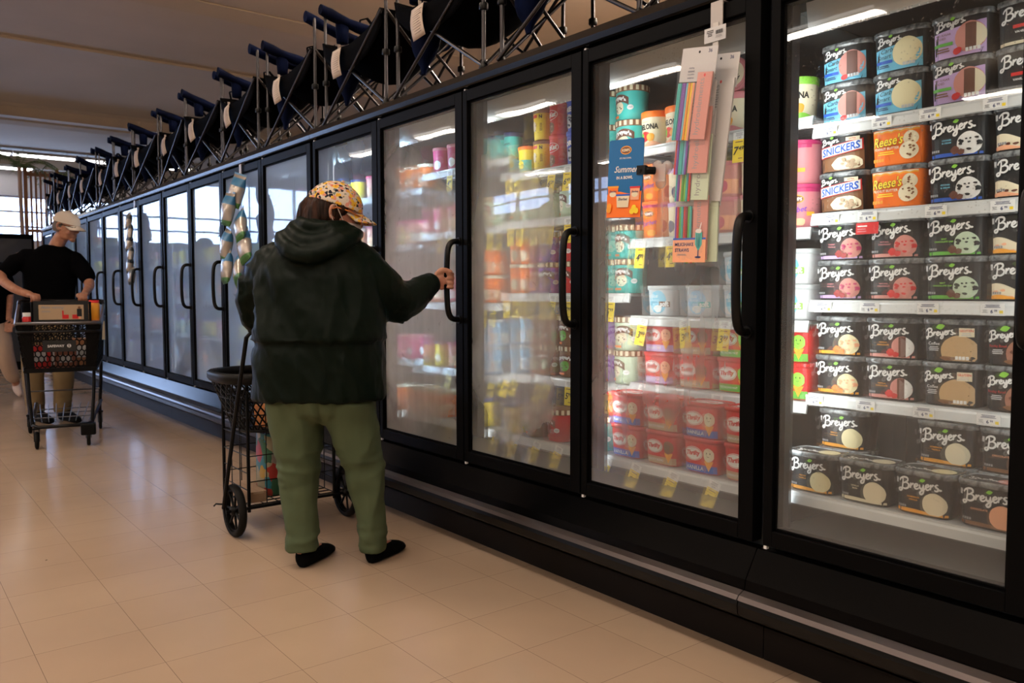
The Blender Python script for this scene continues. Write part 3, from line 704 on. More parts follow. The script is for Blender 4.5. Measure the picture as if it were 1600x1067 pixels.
def reese(k, w, H):
    x0, x1 = -w / 2 * .9, w / 2 * .9
    k.rect(x0, .004, x1, H - .018, P['orange'])
    k.slant(x0, x1, lambda x: H * .76 + .004 * abs(math.sin((x - x0) * 110)), lambda x: H * .82 + .004 * abs(math.sin((x - x0) * 110)), P['amber'], 40)
    k.slant(x0, x1, lambda x: H * .80 + .004 * abs(math.sin((x - x0) * 110)), lambda x: H - .018, P['cream'], 40)
    k.disc(w * .30, H * .60, .021, .021, P['cream'], 20); chips(k, w * .30, H * .60, .02, .02, 7, P['brown'], 3); k.disc(w * .27, H * .32, .026, .025, P['cream'], 20); chips(k, w * .27, H * .32, .024, .022, 9, P['brown'], 6)
    k.text("Reese's", -w * .12, H * .58, w=w * .62, h=H * .25, mi=P['brown'], bold=.05, shear=.3, rot=.06); k.text("Reese's", -w * .115, H * .585, w=w * .60, h=H * .24, mi=P['yellow'], bold=.015, shear=.3, rot=.06)
    k.text('PEANUT BUTTER', -w * .14, H * .40, w=w * .5, mi=P['cream'], bold=.02); lines(k, -w * .14, H * .33, w * .4, .012, 2, P['yellow']); facts(k, x0 + .006, .012, .008, P['amber'])
def rocky(k, w, H):
    coffee_(k, w, H, 'rocky', 'Rocky Road', 'red', 'choc')
def coffee_(k, w, H, flav='coffee', name='Coffee', col='white', chipc=None):
    x0, x1 = -w / 2 * .9, w / 2 * .9
    k.rect(x0, .004, x1, H - .018, P['black']); k.disc(w * .17, .034, .050, .042, P[flav], 26, .02, 4, (x0, .006, x1, H))
    if chipc:
        k.disc(w * .22, .042, .018, .014, P['cream'], 12, .2); k.disc(w * .22, .042, .010, .009, P['choc'], 10, .2); chips(k, w * .15, .034, .045, .035, 9, P[chipc], 12, .2)
    k.disc(-w * .02, .012, .022, .006, P['brown'], 12, .2, 2, (x0, .006, x1, H))
    script_breyers(k, -w * .17, H * .67, w * .58, P['white'], .12, .10); leaf(k, -w * .16, H * .82, .026, P['lime'], .25)
    k.rect(w * .17, H * .60, w * .42, H * .80, P['cream'], 3); k.text('GLUTEN', w * .295, H * .74, w=.034, mi=P['red'], bold=.02); lines(k, w * .295, H * .69, .03, .010, 2, P['lgrey'])
    k.text(name, -w * .27, H * .43, mi=P[col], h=.0085, bold=.0); lines(k, -w * .27, H * .36, .035, .014, 3, P['lgrey']); facts(k, w * .12, .010, .008, P['white'])
def soft(txtc='blue'):
    def f(k, w, H):
        k.rect(-w * .42, .005, w * .42, H - .02, P['lgrey']); k.disc(-w * .06, H * .46, w * .30, H * .38, P['cyan'] if txtc != 'teal' else P['sky'], 26)
        k.text('Blue', -w * .2, H * .66, w=w * .28, mi=P['white'], bold=.02, shear=.3, rot=.05); k.text('Bunny', -w * .16, H * .52, w=w * .3, mi=P['white'], bold=.0, shear=.3)
        k.rect(-w * .02, H * .30, w * .36, H * .48, P[{'blue': 'brown', 'teal': 'teal', 'lime': 'lime'}[txtc]], 4); k.text('soft', w * .17, H * .40, w=w * .3, mi=P['white'], bold=.05, rot=.06)
        k.disc(-w * .06, H * .24, w * .15, H * .12, P['white'], 14, .1)
    return f
def thrift(cone, foot, label):
    def f(k, w, H):
        x0, x1 = -w / 2 * .9, w / 2 * .9
        k.rect(x0, .004, x1, H - .018, P['red']); k.slant(x0, x1, lambda x: .004, lambda x: H * .24, P[foot]); k.text(label, -w * .12, H * .14, w=w * .5, mi=P['white'], bold=.01)
        k.disc(-w * .15, H * .54, w * .26, H * .20, P['white'], 24); k.disc(-w * .15, H * .54, w * .245, H * .182, P['red'], 24); k.disc(-w * .15, H * .54, w * .235, H * .17, P['white'], 24)
        k.text('Thrifty', -w * .15, H * .54, w=w * .40, mi=P['red'], bold=.05, shear=.25, rot=.05)
        k.disc(w * .28, H * .55, .021, .024, P[cone], 16, .04); k.poly([(w * .28 - .018, H * .38), (w * .28 + .018, H * .38), (w * .28, H * .08)], [(0, 1, 2)], P['amber'])
        k.disc(w * .28 - .007, H * .60, .002, .003, P['black'], 8); k.disc(w * .28 + .007, H * .60, .002, .003, P['black'], 8); k.stroke([(w * .28 - .005, H * .52), (w * .28, H * .50), (w * .28 + .005, H * .52)], .0012, P['black'], 3)
    return f
# ---- round cartons and jars, drawn over the front third of the curve
def cyl_fn(r0, r1, H, turn=0.0):
    def fn(x, y, off):
        r = r0 + (r1 - r0) * y / H; a = x / r1 + turn
        return (-(r + off) * math.cos(a), -(r + off) * math.sin(a), y)
    return fn
def round_carton(draw, body, lid, r=.056, H=.14, lidh=.014, lidstripes=None, r0=None, lidmat=None, turn=0.0, n=32, top=None):
    r0 = r0 or r * .9; mb = MB()
    mb.lathe([(r0 * .95, 0), (r0, .003), (r * .985, H - lidh)], n, P[body])
    k = Ink(); draw(k, r, H - lidh); k.place(mb, cyl_fn(r0, r * .985, H - lidh, turn), .0009, .00025)
    mats = compact(mb, PM); mb.fixn = False; me1 = mb.mesh('carton', mats)
    l = MB()
    l.lathe([(r * .99, H - lidh - .002), (r * 1.035, H - lidh), (r * 1.035, H - .002), (r * 1.02, H), (r * .95, H), (r * .94, H - .003)], n, P[lid])
    if lidstripes:
        kk = Ink(); m = 18
        for i in range(m):
            a = i * 2 * PI / m * r; kk.rect(a, .001, a + PI / m * r, lidh - .002, P[lidstripes], 2)
        for vs, ts, mi, h in kk.sh:
            l.add([(-(r * 1.036 + .0004) * math.cos(x / r), -(r * 1.036 + .0004) * math.sin(x / r), H - lidh + y) for x, y in vs], ts, mi)
    if top:
        kk = Ink(); top(kk)
        for vs, ts, mi, h in kk.sh: l.add([(y, -x, H + .0004 + .0003 * h) for x, y in vs], ts, mi)
    me2 = l.mesh('lid', [lidmat] if lidmat else compact(l, PM))
    return me1, me2
def melona_top(k):
    k.disc(0, 0, .053, .053, P['pink'], 28); k.disc(0, 0, .044, .044, P['cream'], 28)
    k.disc(-.022, -.014, .014, .012, P['red'], 12, .1); k.disc(-.005, -.024, .010, .009, P['peach'], 10, .1); k.disc(-.028, .002, .008, .007, P['green'], 9, .2)
    k.text('MELONA', .004, .006, w=.070, h=.019, mi=P['black'], bold=.03, rot=-.9)
def dreyer(body, pic, txt="Dreyer's"):
    def f(k, r, H):
        k.disc(-r * .15, H * .45, r * .42, H * .22, P[pic], 18, .04); chips(k, -r * .15, H * .45, r * .4, H * .2, 5, P['choc'], 5)
        k.slant(-r * .85, r * .62, lambda x: H * .63 - x * x * 9, lambda x: H * .89 - x * x * 9, P['choc'], 12)
        k.text(txt, -r * .12, H * .765, w=r * 1.15, mi=P['white'], bold=.06, arc=9)
        k.disc(r * .72, H * .42, r * .2, H * .09, P['white'], 14); k.text('1.5QT', r * .72, H * .42, w=r * .28, mi=P['grey'])
        k.rect(-r * .9, H * .10, -r * .1, H * .18, P['orange'], 4)
    return f
def melona(fruit, foot):
    def f(k, r, H):
        k.text('MELONA', 0, H * .68, w=r * 1.62, h=H * .19, mi=P['black'], bold=.04); lines(k, -r * .2, H * .85, r * .8, .004, 1, P[foot])
        k.disc(-r * .2, H * .36, r * .42, H * .17, P[fruit], 16, .06); k.disc(r * .25, H * .32, r * .3, H * .14, P['amber'], 14, .08); k.disc(-r * .45, H * .36, r * .16, H * .12, P['green'], 10, .1)
        k.slant(-r * 1.2, r * 1.2, lambda x: .003, lambda x: H * .14 + .006 * math.sin(x * 70), P[foot], 18)
    return f
def sherbet(body2, txt='Sherbet'):
    def f(k, r, H):
        k.rect(-r * 1.25, H * .90, r * 1.25, H * .985, P['orange' if body2 == 'orange' else 'magenta'], 10)
        k.disc(0, H * .72, r * .42, H * .11, P['amber'], 18); k.disc(0, H * .72, r * .38, H * .09, P['brown' if body2 != 'orange' else 'orange'], 18); k.text('KEMPS', 0, H * .72, w=r * .62, mi=P['white'], bold=.03)
        k.text(txt, -r * .05, H * .45, w=r * 1.25, mi=P['purple'], bold=.02, shear=.35, rot=.12); k.disc(r * .2, H * .15, r * .3, H * .1, P[body2], 12, .1); k.rect(r * .55, H * .3, r * .95, H * .4, P['amber'], 2)
    return f
def spoonjar(k, r, H):
    k.text('spoon', -r * .05, H * .62, w=r * .95, mi=P['black'], bold=.02); k.disc(-r * .25, H * .32, r * .22, H * .17, P['tan'], 14, .05); chips(k, -r * .25, H * .32, r * .2, H * .15, 5, P['brown'], 2); k.rect(-r * .5, H * .05, r * .6, H * .09, P['navy'], 4)
def label_plain(c1, c2, word=None, wc='white'):
    def f(k, r, H):
        k.rect(-r * 1.2, H * .1, r * 1.2, H * .55, P[c1], 10); k.disc(0, H * .34, r * .42, H * .2, P[c2], 16, .05)
        if word: k.text(word, 0, H * .75, w=r * 1.3, mi=P[wc], bold=.05, rot=.03, shear=.1)
    return f
def oreo(k, r, H):
    k.text('OREO', -r * .0, H * .72, w=r * 1.6, h=H * .18, mi=P['white'], bold=.06, rot=.1); k.disc(0, H * .33, r * .55, H * .24, P['lgrey'], 18, .05); chips(k, 0, H * .33, r * .5, H * .22, 12, P['black'], 6, .22)
def kitkat(k, r, H):
    k.disc(0, H * .68, r * .85, H * .17, P['white'], 20); k.disc(0, H * .68, r * .8, H * .155, P['red'], 20); k.text('KitKat', 0, H * .68, w=r * 1.4, h=H * .17, mi=P['white'], bold=.04, shear=.2, rot=.08); k.disc(0, H * .25, r * .5, H * .2, P['brown'], 16, .1); chips(k, 0, H * .25, r * .45, H * .18, 8, P['tan'], 4)
def nest(k, r, H):
    lines(k, -r * .3, H * .9, r * .9, H * .3, 6, P['brown'], 3); k.rect(-r * .3, H * .08, r * .4, H * .26, P['white'], 2)
    for i in range(9): k.rect(-r * .27 + i * r * .07, H * .09, -r * .24 + i * r * .07, H * .25, P['black'], 1)
def nest2(k, r, H):
    k.rect(-r * .8, H * .82, r * .1, H * .94, P['red'], 4); k.text('N', r * .45, H * .86, h=H * .14, mi=P['black'], bold=.05); k.disc(-r * .35, H * .5, r * .3, H * .2, P['cream'], 12, .05); chips(k, 0, H * .4, r * .7, H * .3, 6, P['brown'], 3, .08); lines(k, r * .5, H * .6, r * .3, H * .3, 5, P['brown'])

MESHES = {}
def kind(name):
    if name in MESHES: return MESHES[name]
    D = {
        'carb_neo': lambda: squround(carb('straw', 1)), 'carb_van': lambda: squround(carb('vanilla')), 'nosugar': lambda: squround(nosugar), 'bigvan': lambda: squround(bigvanilla),
        'snick': lambda: squround(snick), 'reese': lambda: squround(reese, 'orange'), 'cookies': lambda: squround(classic('white', 'blue', 'black', ('COOKIES', '& CREAM', 'cyan'), side='choc')),
        'swirlA': lambda: squround(classic('cream', 'peach', None, None, None, 'choc')), 'swirlB': lambda: squround(classic('cream', 'amber', None, None, None, 'peach')),
        'cherry': lambda: squround(classic('straw', 'lilac', 'magenta', ('CHERRY', 'VANILLA', 'pink'), side='dkred')), 'strawb': lambda: squround(classic('straw', 'straw', 'red', ('NATURAL', 'STRAWBERRY', 'pink'), side='red')),
        'mint': lambda: squround(classic('mint', 'green', 'black', ('MINT', 'CHOCOLATE CHIP', 'lime'), side='choc')), 'pecan': lambda: squround(classic('vanilla', 'amber', 'peach', None, side='orange')),
        'neo': lambda: squround(classic('straw', 'straw', None, ('VANILLA', 'CHOCOLATE', 'amber'), ('choc', 'white'), side='red')), 'coffee': lambda: squround(coffee_), 'rocky': lambda: squround(rocky),
        'french': lambda: squround(classic('vanilla', 'amber', None, ('FRENCH', 'VANILLA', 'amber')), lidtop=facing_lidtop('vanilla')), 'vanbean': lambda: squround(classic('cream', 'cream', None, ('VANILLA', 'BEAN', 'cream')), lidtop=facing_lidtop('cream')),
        'natvan': lambda: squround(classic('cream', 'amber', None, ('HOMEMADE', 'VANILLA', 'amber')), lidtop=facing_lidtop('vanilla')), 'choco': lambda: squround(classic('peach', 'brown', None, ('CHOCOLATE', None, 'peach')), lidtop=facing_lidtop('straw')),
        'softA': lambda: squround(soft('blue'), 'lgrey', mat('milky_lid', (.5, .54, .55), .3), .15, .11, .115), 'softB': lambda: squround(soft('teal'), 'lgrey', mat('milky_lid', (.5, .54, .55), .3), .15, .11, .115), 'softC': lambda: squround(soft('lime'), 'lgrey', mat('milky_lid', (.5, .54, .55), .3), .15, .11, .115),
        'thrA': lambda: squround(thrift('peach', 'lilac', 'RAINBOW'), 'red', mat('red_lid', (.5, .015, .015), .25)), 'thrB': lambda: squround(thrift('brown', 'tan', 'ROCKY ROAD'), 'red', mat('red_lid', (.5, .015, .015), .25)), 'thrC': lambda: squround(thrift('lime', 'green', 'PISTACHIO NUT'), 'red', mat('red_lid', (.5, .015, .015), .25)),
        'thrD': lambda: squround(thrift('cream', 'blue', 'VANILLA'), 'red', mat('red_lid', (.5, .015, .015), .25), lidtop=lambda k: (k.disc(0, 0, .055, .03, P['white']), k.text('Thrifty', 0, 0, w=.08, mi=P['red'], bold=.04, shear=.2))), 'thrE': lambda: squround(thrift('vanilla', 'tan', 'FRENCH VANILLA'), 'red', mat('red_lid', (.5, .015, .015), .25), lidtop=lambda k: (k.disc(0, 0, .055, .03, P['white']), k.text('Thrifty', 0, 0, w=.08, mi=P['red'], bold=.04, shear=.2))),
        'dreyT': lambda: round_carton(dreyer('teal', 'cream'), 'teal', 'brown', .066, .135, .022, 'cream', .060), 'dreyT2': lambda: round_carton(dreyer('teal', 'straw'), 'teal', 'brown', .066, .135, .022, 'cream', .060),
        'dreyP': lambda: round_carton(dreyer('purple', 'rocky'), 'purple', 'brown', .066, .135, .022, 'cream', .060), 'dreyG': lambda: round_carton(dreyer('mint', 'cream'), 'mint', 'brown', .066, .135, .022, 'cream', .060),
        'dreyR': lambda: round_carton(dreyer('red', 'dkred'), 'red', 'brown', .066, .135, .022, 'cream', .060), 'dreyB': lambda: round_carton(dreyer('rocky', 'mint'), 'rocky', 'brown', .066, .135, .022, 'cream', .060), 'dreyC': lambda: round_carton(dreyer('tan', 'green'), 'brown', 'brown', .066, .135, .022, 'cream', .060),
        'melO': lambda: round_carton(melona('red', 'peach'), 'cream', 'orange', .057, .135, .022), 'melP': lambda: round_carton(melona('peach', 'pink'), 'cream', 'pink', .057, .135, .022), 'melLid': lambda: round_carton(melona('peach', 'pink'), 'cream', 'pink', .057, .135, .022, top=melona_top), 'melG': lambda: round_carton(melona('lime', 'lime'), 'cream', 'lime', .057, .135, .022),
        'sheO': lambda: round_carton(sherbet('amber'), 'orange', 'orange', .064, .14, .012), 'sheR': lambda: round_carton(sherbet('peach'), 'pink', 'magenta', .064, .14, .012),
        'clrB': lambda: round_carton(label_plain('cream', 'navy'), 'cream', 'lilac', .050, .125, .014), 'clrP': lambda: round_carton(label_plain('cream', 'magenta'), 'cream', 'pink', .050, .125, .014), 'clrM': lambda: round_carton(label_plain('peach', 'magenta'), 'straw', 'pink', .052, .125, .014),
        'spT': lambda: round_carton(spoonjar, 'teal', 'navy', .044, .115, .018, None, .042), 'spO': lambda: round_carton(spoonjar, 'amber', 'tan', .044, .115, .018, None, .042), 'spN': lambda: round_carton(spoonjar, 'tan', 'navy', .044, .115, .018, None, .042),
        'tubY': lambda: round_carton(nest, 'yellow', 'yellow', .052, .15, .014), 'tubY2': lambda: round_carton(nest2, 'yellow', 'brown', .052, .13, .014), 'kit': lambda: round_carton(kitkat, 'red', 'red', .052, .14, .014), 'oreo': lambda: round_carton(oreo, 'royal', 'royal', .055, .14, .014),
        'orj': lambda: round_carton(label_plain('peach', 'cream'), 'tan', 'orange', .06, .125, .014), 'yej': lambda: round_carton(label_plain('teal', 'yellow'), 'yellow', 'orange', .05, .12, .014),
        'mix0': lambda: round_carton(label_plain('cream', 'peach'), 'straw', 'magenta', .056, .13, .014), 'mix1': lambda: round_carton(label_plain('peach', 'cream'), 'orange', 'cream', .056, .13, .014), 'mix2': lambda: round_carton(label_plain('cream', 'mint'), 'mint', 'purple', .056, .13, .014),
        'mix3': lambda: round_carton(label_plain('white', 'sky'), 'sky', 'lgrey', .056, .13, .014), 'mix4': lambda: round_carton(label_plain('magenta', 'white'), 'magenta', 'pink', .056, .13, .014), 'mix5': lambda: round_carton(label_plain('yellow', 'cream'), 'yellow', 'navy', .056, .13, .014),
    }
    MESHES[name] = D[name](); return MESHES[name]
WORDS = {}
def product(kd, x, y, z, label, cat='ice cream', group=None, rz=0.0, tilt=None, name='ice_cream_carton'):
    me1, me2 = kind(kd)
    t = thing(name, label, cat, (x, y, z), rz, group)
    if tilt: t.rotation_euler = tilt
    for nm, me in (('carton_body', me1), ('lid', me2)):
        o = bpy.data.objects.new(nm, me); COL.objects.link(o); o.parent = t
    return t
STOCK = [
    ('carb_neo', 2.428, 1.383, 1.637, 'black carton with three-flavour scoop, sky blue front, lower, top shelf'),
    ('carb_neo', 2.428, 1.383, 1.759, 'black carton with three-flavour scoop, sky blue front, upper, top shelf'),
    ('carb_van', 2.428, 1.214, 1.637, 'black carton with vanilla scoop on a sky blue front, lower, top shelf'),
    ('carb_van', 2.428, 1.214, 1.759, 'black carton with vanilla scoop on a sky blue front, upper, top shelf'),
    ('nosugar', 2.428, 1.045, 1.637, 'black carton with lilac front and tricolour scoop, lower, top shelf'),
    ('nosugar', 2.428, 1.045, 1.759, 'black carton with lilac front and tricolour scoop, upper, top shelf'),
    ('bigvan', 2.428, 0.876, 1.637, 'black carton with red band and vanilla scoop, lower, top shelf'),
    ('bigvan', 2.428, 0.876, 1.759, 'black carton with red band and vanilla scoop, upper, top shelf'),
    ('snick', 2.428, 1.383, 1.367, 'black carton with candy bar lettering on white band, lower, second shelf'),
    ('snick', 2.428, 1.383, 1.489, 'black carton with candy bar lettering on white band, upper, second shelf'),
    ('reese', 2.428, 1.214, 1.367, 'orange carton with yellow lettering, lower, second shelf'),
    ('reese', 2.428, 1.214, 1.489, 'orange carton with yellow lettering, upper, second shelf'),
    ('cookies', 2.428, 1.045, 1.367, 'black carton with cookies and cream scoop and blue foot, lower, second shelf'),
    ('cookies', 2.428, 1.045, 1.489, 'black carton with cookies and cream scoop and blue foot, upper, second shelf'),
    ('swirlA', 2.428, 0.876, 1.367, 'black carton with white swirls over an orange foot, lower, second shelf'),
    ('swirlA', 2.428, 0.876, 1.489, 'black carton with white swirls over an orange foot, upper, second shelf'),
    ('cherry', 2.428, 1.383, 1.096, 'black carton with pink cherry scoop and lilac foot, lower, middle shelf'),
    ('cherry', 2.428, 1.383, 1.218, 'black carton with pink cherry scoop and lilac foot, upper, middle shelf'),
    ('strawb', 2.428, 1.214, 1.096, 'black carton with strawberry scoop and two red berries, lower, middle shelf'),
    ('strawb', 2.428, 1.214, 1.218, 'black carton with strawberry scoop and two red berries, upper, middle shelf'),
    ('mint', 2.428, 1.045, 1.096, 'black carton with mint chip scoop and green foot, lower, middle shelf'),
    ('mint', 2.428, 1.045, 1.218, 'black carton with mint chip scoop and green foot, upper, middle shelf'),
    ('swirlB', 2.428, 0.876, 1.096, 'black carton with white swirls over an amber foot, lower, middle shelf'),
    ('swirlB', 2.428, 0.876, 1.218, 'black carton with white swirls over an amber foot, upper, middle shelf'),
    ('pecan', 2.428, 1.383, 0.801, 'black carton with butter pecan scoop and amber foot, lower, fourth shelf'),
    ('pecan', 2.428, 1.383, 0.923, 'black carton with butter pecan scoop and amber foot, upper, fourth shelf'),
    ('neo', 2.428, 1.214, 0.801, 'black carton with striped chocolate and strawberry scoop, lower, fourth shelf'),
    ('neo', 2.428, 1.214, 0.923, 'black carton with striped chocolate and strawberry scoop, upper, fourth shelf'),
    ('coffee', 2.428, 1.045, 0.801, 'black carton with tan coffee scoop and pale label, lower, fourth shelf'),
    ('coffee', 2.428, 1.045, 0.923, 'black carton with tan coffee scoop and pale label, upper, fourth shelf'),
    ('rocky', 2.428, 0.876, 0.801, 'black carton with rocky road scoop and pale label, lower, fourth shelf'),
    ('rocky', 2.428, 0.876, 0.923, 'black carton with rocky road scoop and pale label, upper, fourth shelf'),
    ('french', 2.288, 1.383, 0.513, 'black carton with vanilla scoop and amber foot, bottom shelf'),
    ('vanbean', 2.288, 1.214, 0.513, 'black carton with pale cream scoop and cream foot, bottom shelf'),
    ('natvan', 2.288, 1.045, 0.513, 'black carton with cream scoop and amber foot, dimmed by fog, bottom shelf'),
    ('choco', 2.288, 0.876, 0.513, 'black carton with brown chocolate scoop at its corner, bottom shelf'),
    ('french', 2.413, 1.356, 0.513, 'black carton in the back row with vanilla scoop and amber foot, lower, bottom shelf'),
    ('french', 2.413, 1.356, 0.635, 'black carton in the back row with vanilla scoop and amber foot, upper, bottom shelf'),
    ('natvan', 2.413, 1.046, 0.513, 'black carton in the back row with cream scoop and amber foot, lower, bottom shelf'),
    ('natvan', 2.413, 1.046, 0.635, 'black carton in the back row with cream scoop and amber foot, upper, bottom shelf'),
    ('choco', 2.413, 0.878, 0.513, 'black carton in the back row with brown foot, lower, bottom shelf'),
    ('choco', 2.413, 0.878, 0.635, 'black carton in the back row with brown foot, upper, bottom shelf'),
    ('melG', 2.429, 1.563, 1.674, 'cream round tub with green lid and melon print, top shelf'),
    ('sheR', 2.436, 1.549, 1.327, 'pink raspberry sherbet tub, lower, second shelf'),
    ('sheR', 2.436, 1.549, 1.467, 'pink raspberry sherbet tub, upper, second shelf'),
    ('softC', 2.427, 1.554, 1.03, 'white soft serve tub with blue label, lower, middle shelf'),
    ('softC', 2.427, 1.554, 1.145, 'white soft serve tub with blue label, upper, middle shelf'),
    ('thrC', 2.428, 1.558, 0.769, 'red square tub with white oval logo beside the joint, lower, fourth shelf'),
    ('thrC', 2.428, 1.558, 0.891, 'red square tub with white oval logo beside the joint, upper, fourth shelf'),
    ('melO', 2.429, 2.185, 1.674, 'cream round tub with orange lid and mango print, left, top shelf'),
    ('melO', 2.429, 2.064, 1.674, 'cream round tub with orange lid and mango print, right, top shelf'),
    ('melO', 2.429, 1.927, 1.674, 'cream round tub with orange lid, mostly behind the packs of straws, top shelf'),
    ('melP', 2.429, 1.805, 1.674, 'cream round tub with pink lid and berry print, top shelf'),
    ('sheO', 2.436, 2.172, 1.327, 'orange sherbet tub with orange lid, lower, second shelf'),
    ('sheO', 2.436, 2.172, 1.467, 'orange sherbet tub with orange lid, upper, second shelf'),
    ('clrB', 2.422, 2.049, 1.327, 'clear ice cream cup with lilac lid, lower, second shelf'),
    ('clrB', 2.422, 2.049, 1.452, 'clear ice cream cup with lilac lid, upper, second shelf'),
    ('clrM', 2.424, 1.941, 1.327, 'pale pink ice cream cup behind the packs of straws, lower, second shelf'),
    ('clrM', 2.424, 1.941, 1.452, 'pale pink ice cream cup behind the packs of straws, upper, second shelf'),
    ('clrM', 2.424, 1.83, 1.327, 'pale pink ice cream cup with pink lid beside the packs of straws, lower, second shelf'),
    ('clrM', 2.424, 1.83, 1.452, 'pale pink ice cream cup with pink lid beside the packs of straws, upper, second shelf'),
    ('clrP', 2.422, 1.722, 1.327, 'clear ice cream cup with pink lid at the door edge, lower, second shelf'),
    ('clrP', 2.422, 1.722, 1.452, 'clear ice cream cup with pink lid at the door edge, upper, second shelf'),
    ('softA', 2.427, 2.11, 1.03, 'white soft serve tub with blue oval and brown label, middle shelf'),
    ('softB', 2.427, 1.924, 1.03, 'white soft serve tub with blue oval and teal label, middle shelf'),
    ('softC', 2.427, 1.755, 1.03, 'white soft serve tub with green cream swirl, lower, middle shelf'),
    ('softC', 2.427, 1.755, 1.145, 'white soft serve tub with green cream swirl, upper, middle shelf'),
    ('thrA', 2.428, 2.121, 0.769, 'red square tub with white oval logo and lilac foot, lower, fourth shelf'),
    ('thrA', 2.428, 2.121, 0.891, 'red square tub with white oval logo and lilac foot, upper, fourth shelf'),
    ('thrB', 2.428, 1.95, 0.769, 'red square tub with white oval logo and brown cone figure, lower, fourth shelf'),
    ('thrB', 2.428, 1.95, 0.891, 'red square tub with white oval logo and brown cone figure, upper, fourth shelf'),
    ('thrC', 2.428, 1.77, 0.769, 'red square tub with white oval logo and green cone figure, lower, fourth shelf'),
    ('thrC', 2.428, 1.77, 0.891, 'red square tub with white oval logo and green cone figure, upper, fourth shelf'),
    ('thrD', 2.288, 2.158, 0.499, 'red square tub at the far end, lower, bottom shelf'),
    ('thrD', 2.288, 2.158, 0.621, 'red square tub at the far end, upper, bottom shelf'),
    ('thrB', 2.288, 1.98, 0.499, 'red square tub with brown cone, dulled by fog, lower, bottom shelf'),
    ('thrB', 2.288, 1.98, 0.621, 'red square tub with brown cone, dulled by fog, upper, bottom shelf'),
    ('thrD', 2.288, 1.801, 0.499, 'red square tub with white cone and blue foot, lower, bottom shelf'),
    ('thrD', 2.288, 1.801, 0.621, 'red square tub with white cone and blue foot, upper, bottom shelf'),
    ('thrE', 2.288, 1.628, 0.499, 'red square tub with tan foot at the door edge, lower, bottom shelf'),
    ('thrE', 2.288, 1.628, 0.621, 'red square tub with tan foot at the door edge, upper, bottom shelf'),
    ('dreyT2', 2.438, 2.459, 1.662, 'teal round carton with striped lid, pink scoop print, lower, top shelf'),
    ('dreyT2', 2.438, 2.459, 1.797, 'teal round carton with striped lid, pink scoop print, upper, top shelf'),
    ('dreyT', 2.438, 2.321, 1.662, 'teal round carton with striped lid, cream scoop print, lower, top shelf'),
    ('dreyT', 2.438, 2.321, 1.797, 'teal round carton with striped lid, cream scoop print, upper, top shelf'),
    ('dreyT', 2.578, 2.321, 1.662, 'teal round carton with striped lid standing in the back row, top shelf'),
    ('dreyG', 2.438, 2.382, 1.443, 'pale green round carton with striped lid, second shelf'),
    ('dreyT2', 2.438, 2.459, 1.117, 'teal round carton with striped lid, dark berry print, lower, middle shelf'),
    ('dreyT2', 2.438, 2.459, 1.252, 'teal round carton with striped lid, dark berry print, upper, middle shelf'),
    ('dreyT', 2.438, 2.321, 1.117, 'teal round carton with striped lid, pale swirl print, lower, middle shelf'),
    ('dreyT', 2.438, 2.321, 1.252, 'teal round carton with striped lid, pale swirl print, upper, middle shelf'),
    ('dreyP', 2.438, 2.459, 0.752, 'purple round carton with striped lid, lower, fourth shelf'),
    ('dreyP', 2.438, 2.459, 0.887, 'purple round carton with striped lid, upper, fourth shelf'),
    ('dreyG', 2.438, 2.321, 0.752, 'pale green round carton with striped lid, cone print, lower, fourth shelf'),
    ('dreyG', 2.438, 2.321, 0.887, 'pale green round carton with striped lid, cone print, upper, fourth shelf'),
    ('dreyT', 2.298, 2.321, 0.5, 'teal round carton with striped lid on the bottom shelf, bottom shelf'),
    ('yej', 2.424, 2.952, 1.662, 'plain yellow cup with orange lid, top shelf'),
    ('tubY2', 2.424, 2.842, 1.662, 'yellow round tub with brown lid, lower, top shelf'),
    ('tubY2', 2.424, 2.842, 1.797, 'yellow round tub with brown lid, upper, top shelf'),
    ('kit', 2.424, 2.732, 1.662, 'red round tub with white oval lettering, lower, top shelf'),
    ('kit', 2.424, 2.732, 1.802, 'red round tub with white oval lettering, upper, top shelf'),
    ('oreo', 2.427, 2.618, 1.662, 'blue round tub with white lettering and cookie print, lower, top shelf'),
    ('oreo', 2.427, 2.618, 1.802, 'blue round tub with white lettering and cookie print, upper, top shelf'),
    ('dreyG', 2.438, 2.937, 1.443, 'pale green round carton with striped lid behind the foggy glass, second shelf'),
    ('dreyG', 2.438, 2.799, 1.443, 'mint green round carton with striped lid behind the foggy glass, second shelf'),
    ('dreyG', 2.438, 2.66, 1.443, 'soft green round carton with striped lid behind the foggy glass, second shelf'),
    ('dreyB', 2.438, 2.521, 1.443, 'brown round carton with striped lid behind the foggy glass, second shelf'),
    ('mix1', 2.432, 2.944, 1.117, 'orange round carton behind the foggy glass, lower, middle shelf'),
    ('mix1', 2.432, 2.944, 1.249, 'orange round carton behind the foggy glass, upper, middle shelf'),
    ('dreyP', 2.432, 2.792, 1.117, 'purple round carton behind the foggy glass, lower, middle shelf'),
    ('dreyP', 2.432, 2.792, 1.249, 'purple round carton behind the foggy glass, upper, middle shelf'),
    ('dreyR', 2.432, 2.652, 1.117, 'dark red round carton behind the foggy glass, lower, middle shelf'),
    ('dreyR', 2.432, 2.652, 1.249, 'dark red round carton behind the foggy glass, upper, middle shelf'),
    ('mix3', 2.432, 2.944, 0.752, 'pale blue round carton behind the foggy glass, lower, fourth shelf'),
    ('mix3', 2.432, 2.944, 0.884, 'pale blue round carton behind the foggy glass, upper, fourth shelf'),
    ('dreyB', 2.432, 2.791, 0.752, 'brown round carton behind the foggy glass, lower, fourth shelf'),
    ('dreyB', 2.432, 2.791, 0.884, 'brown round carton behind the foggy glass, upper, fourth shelf'),
    ('dreyC', 2.432, 2.652, 0.752, 'dark brown and green round carton behind the foggy glass, lower, fourth shelf'),
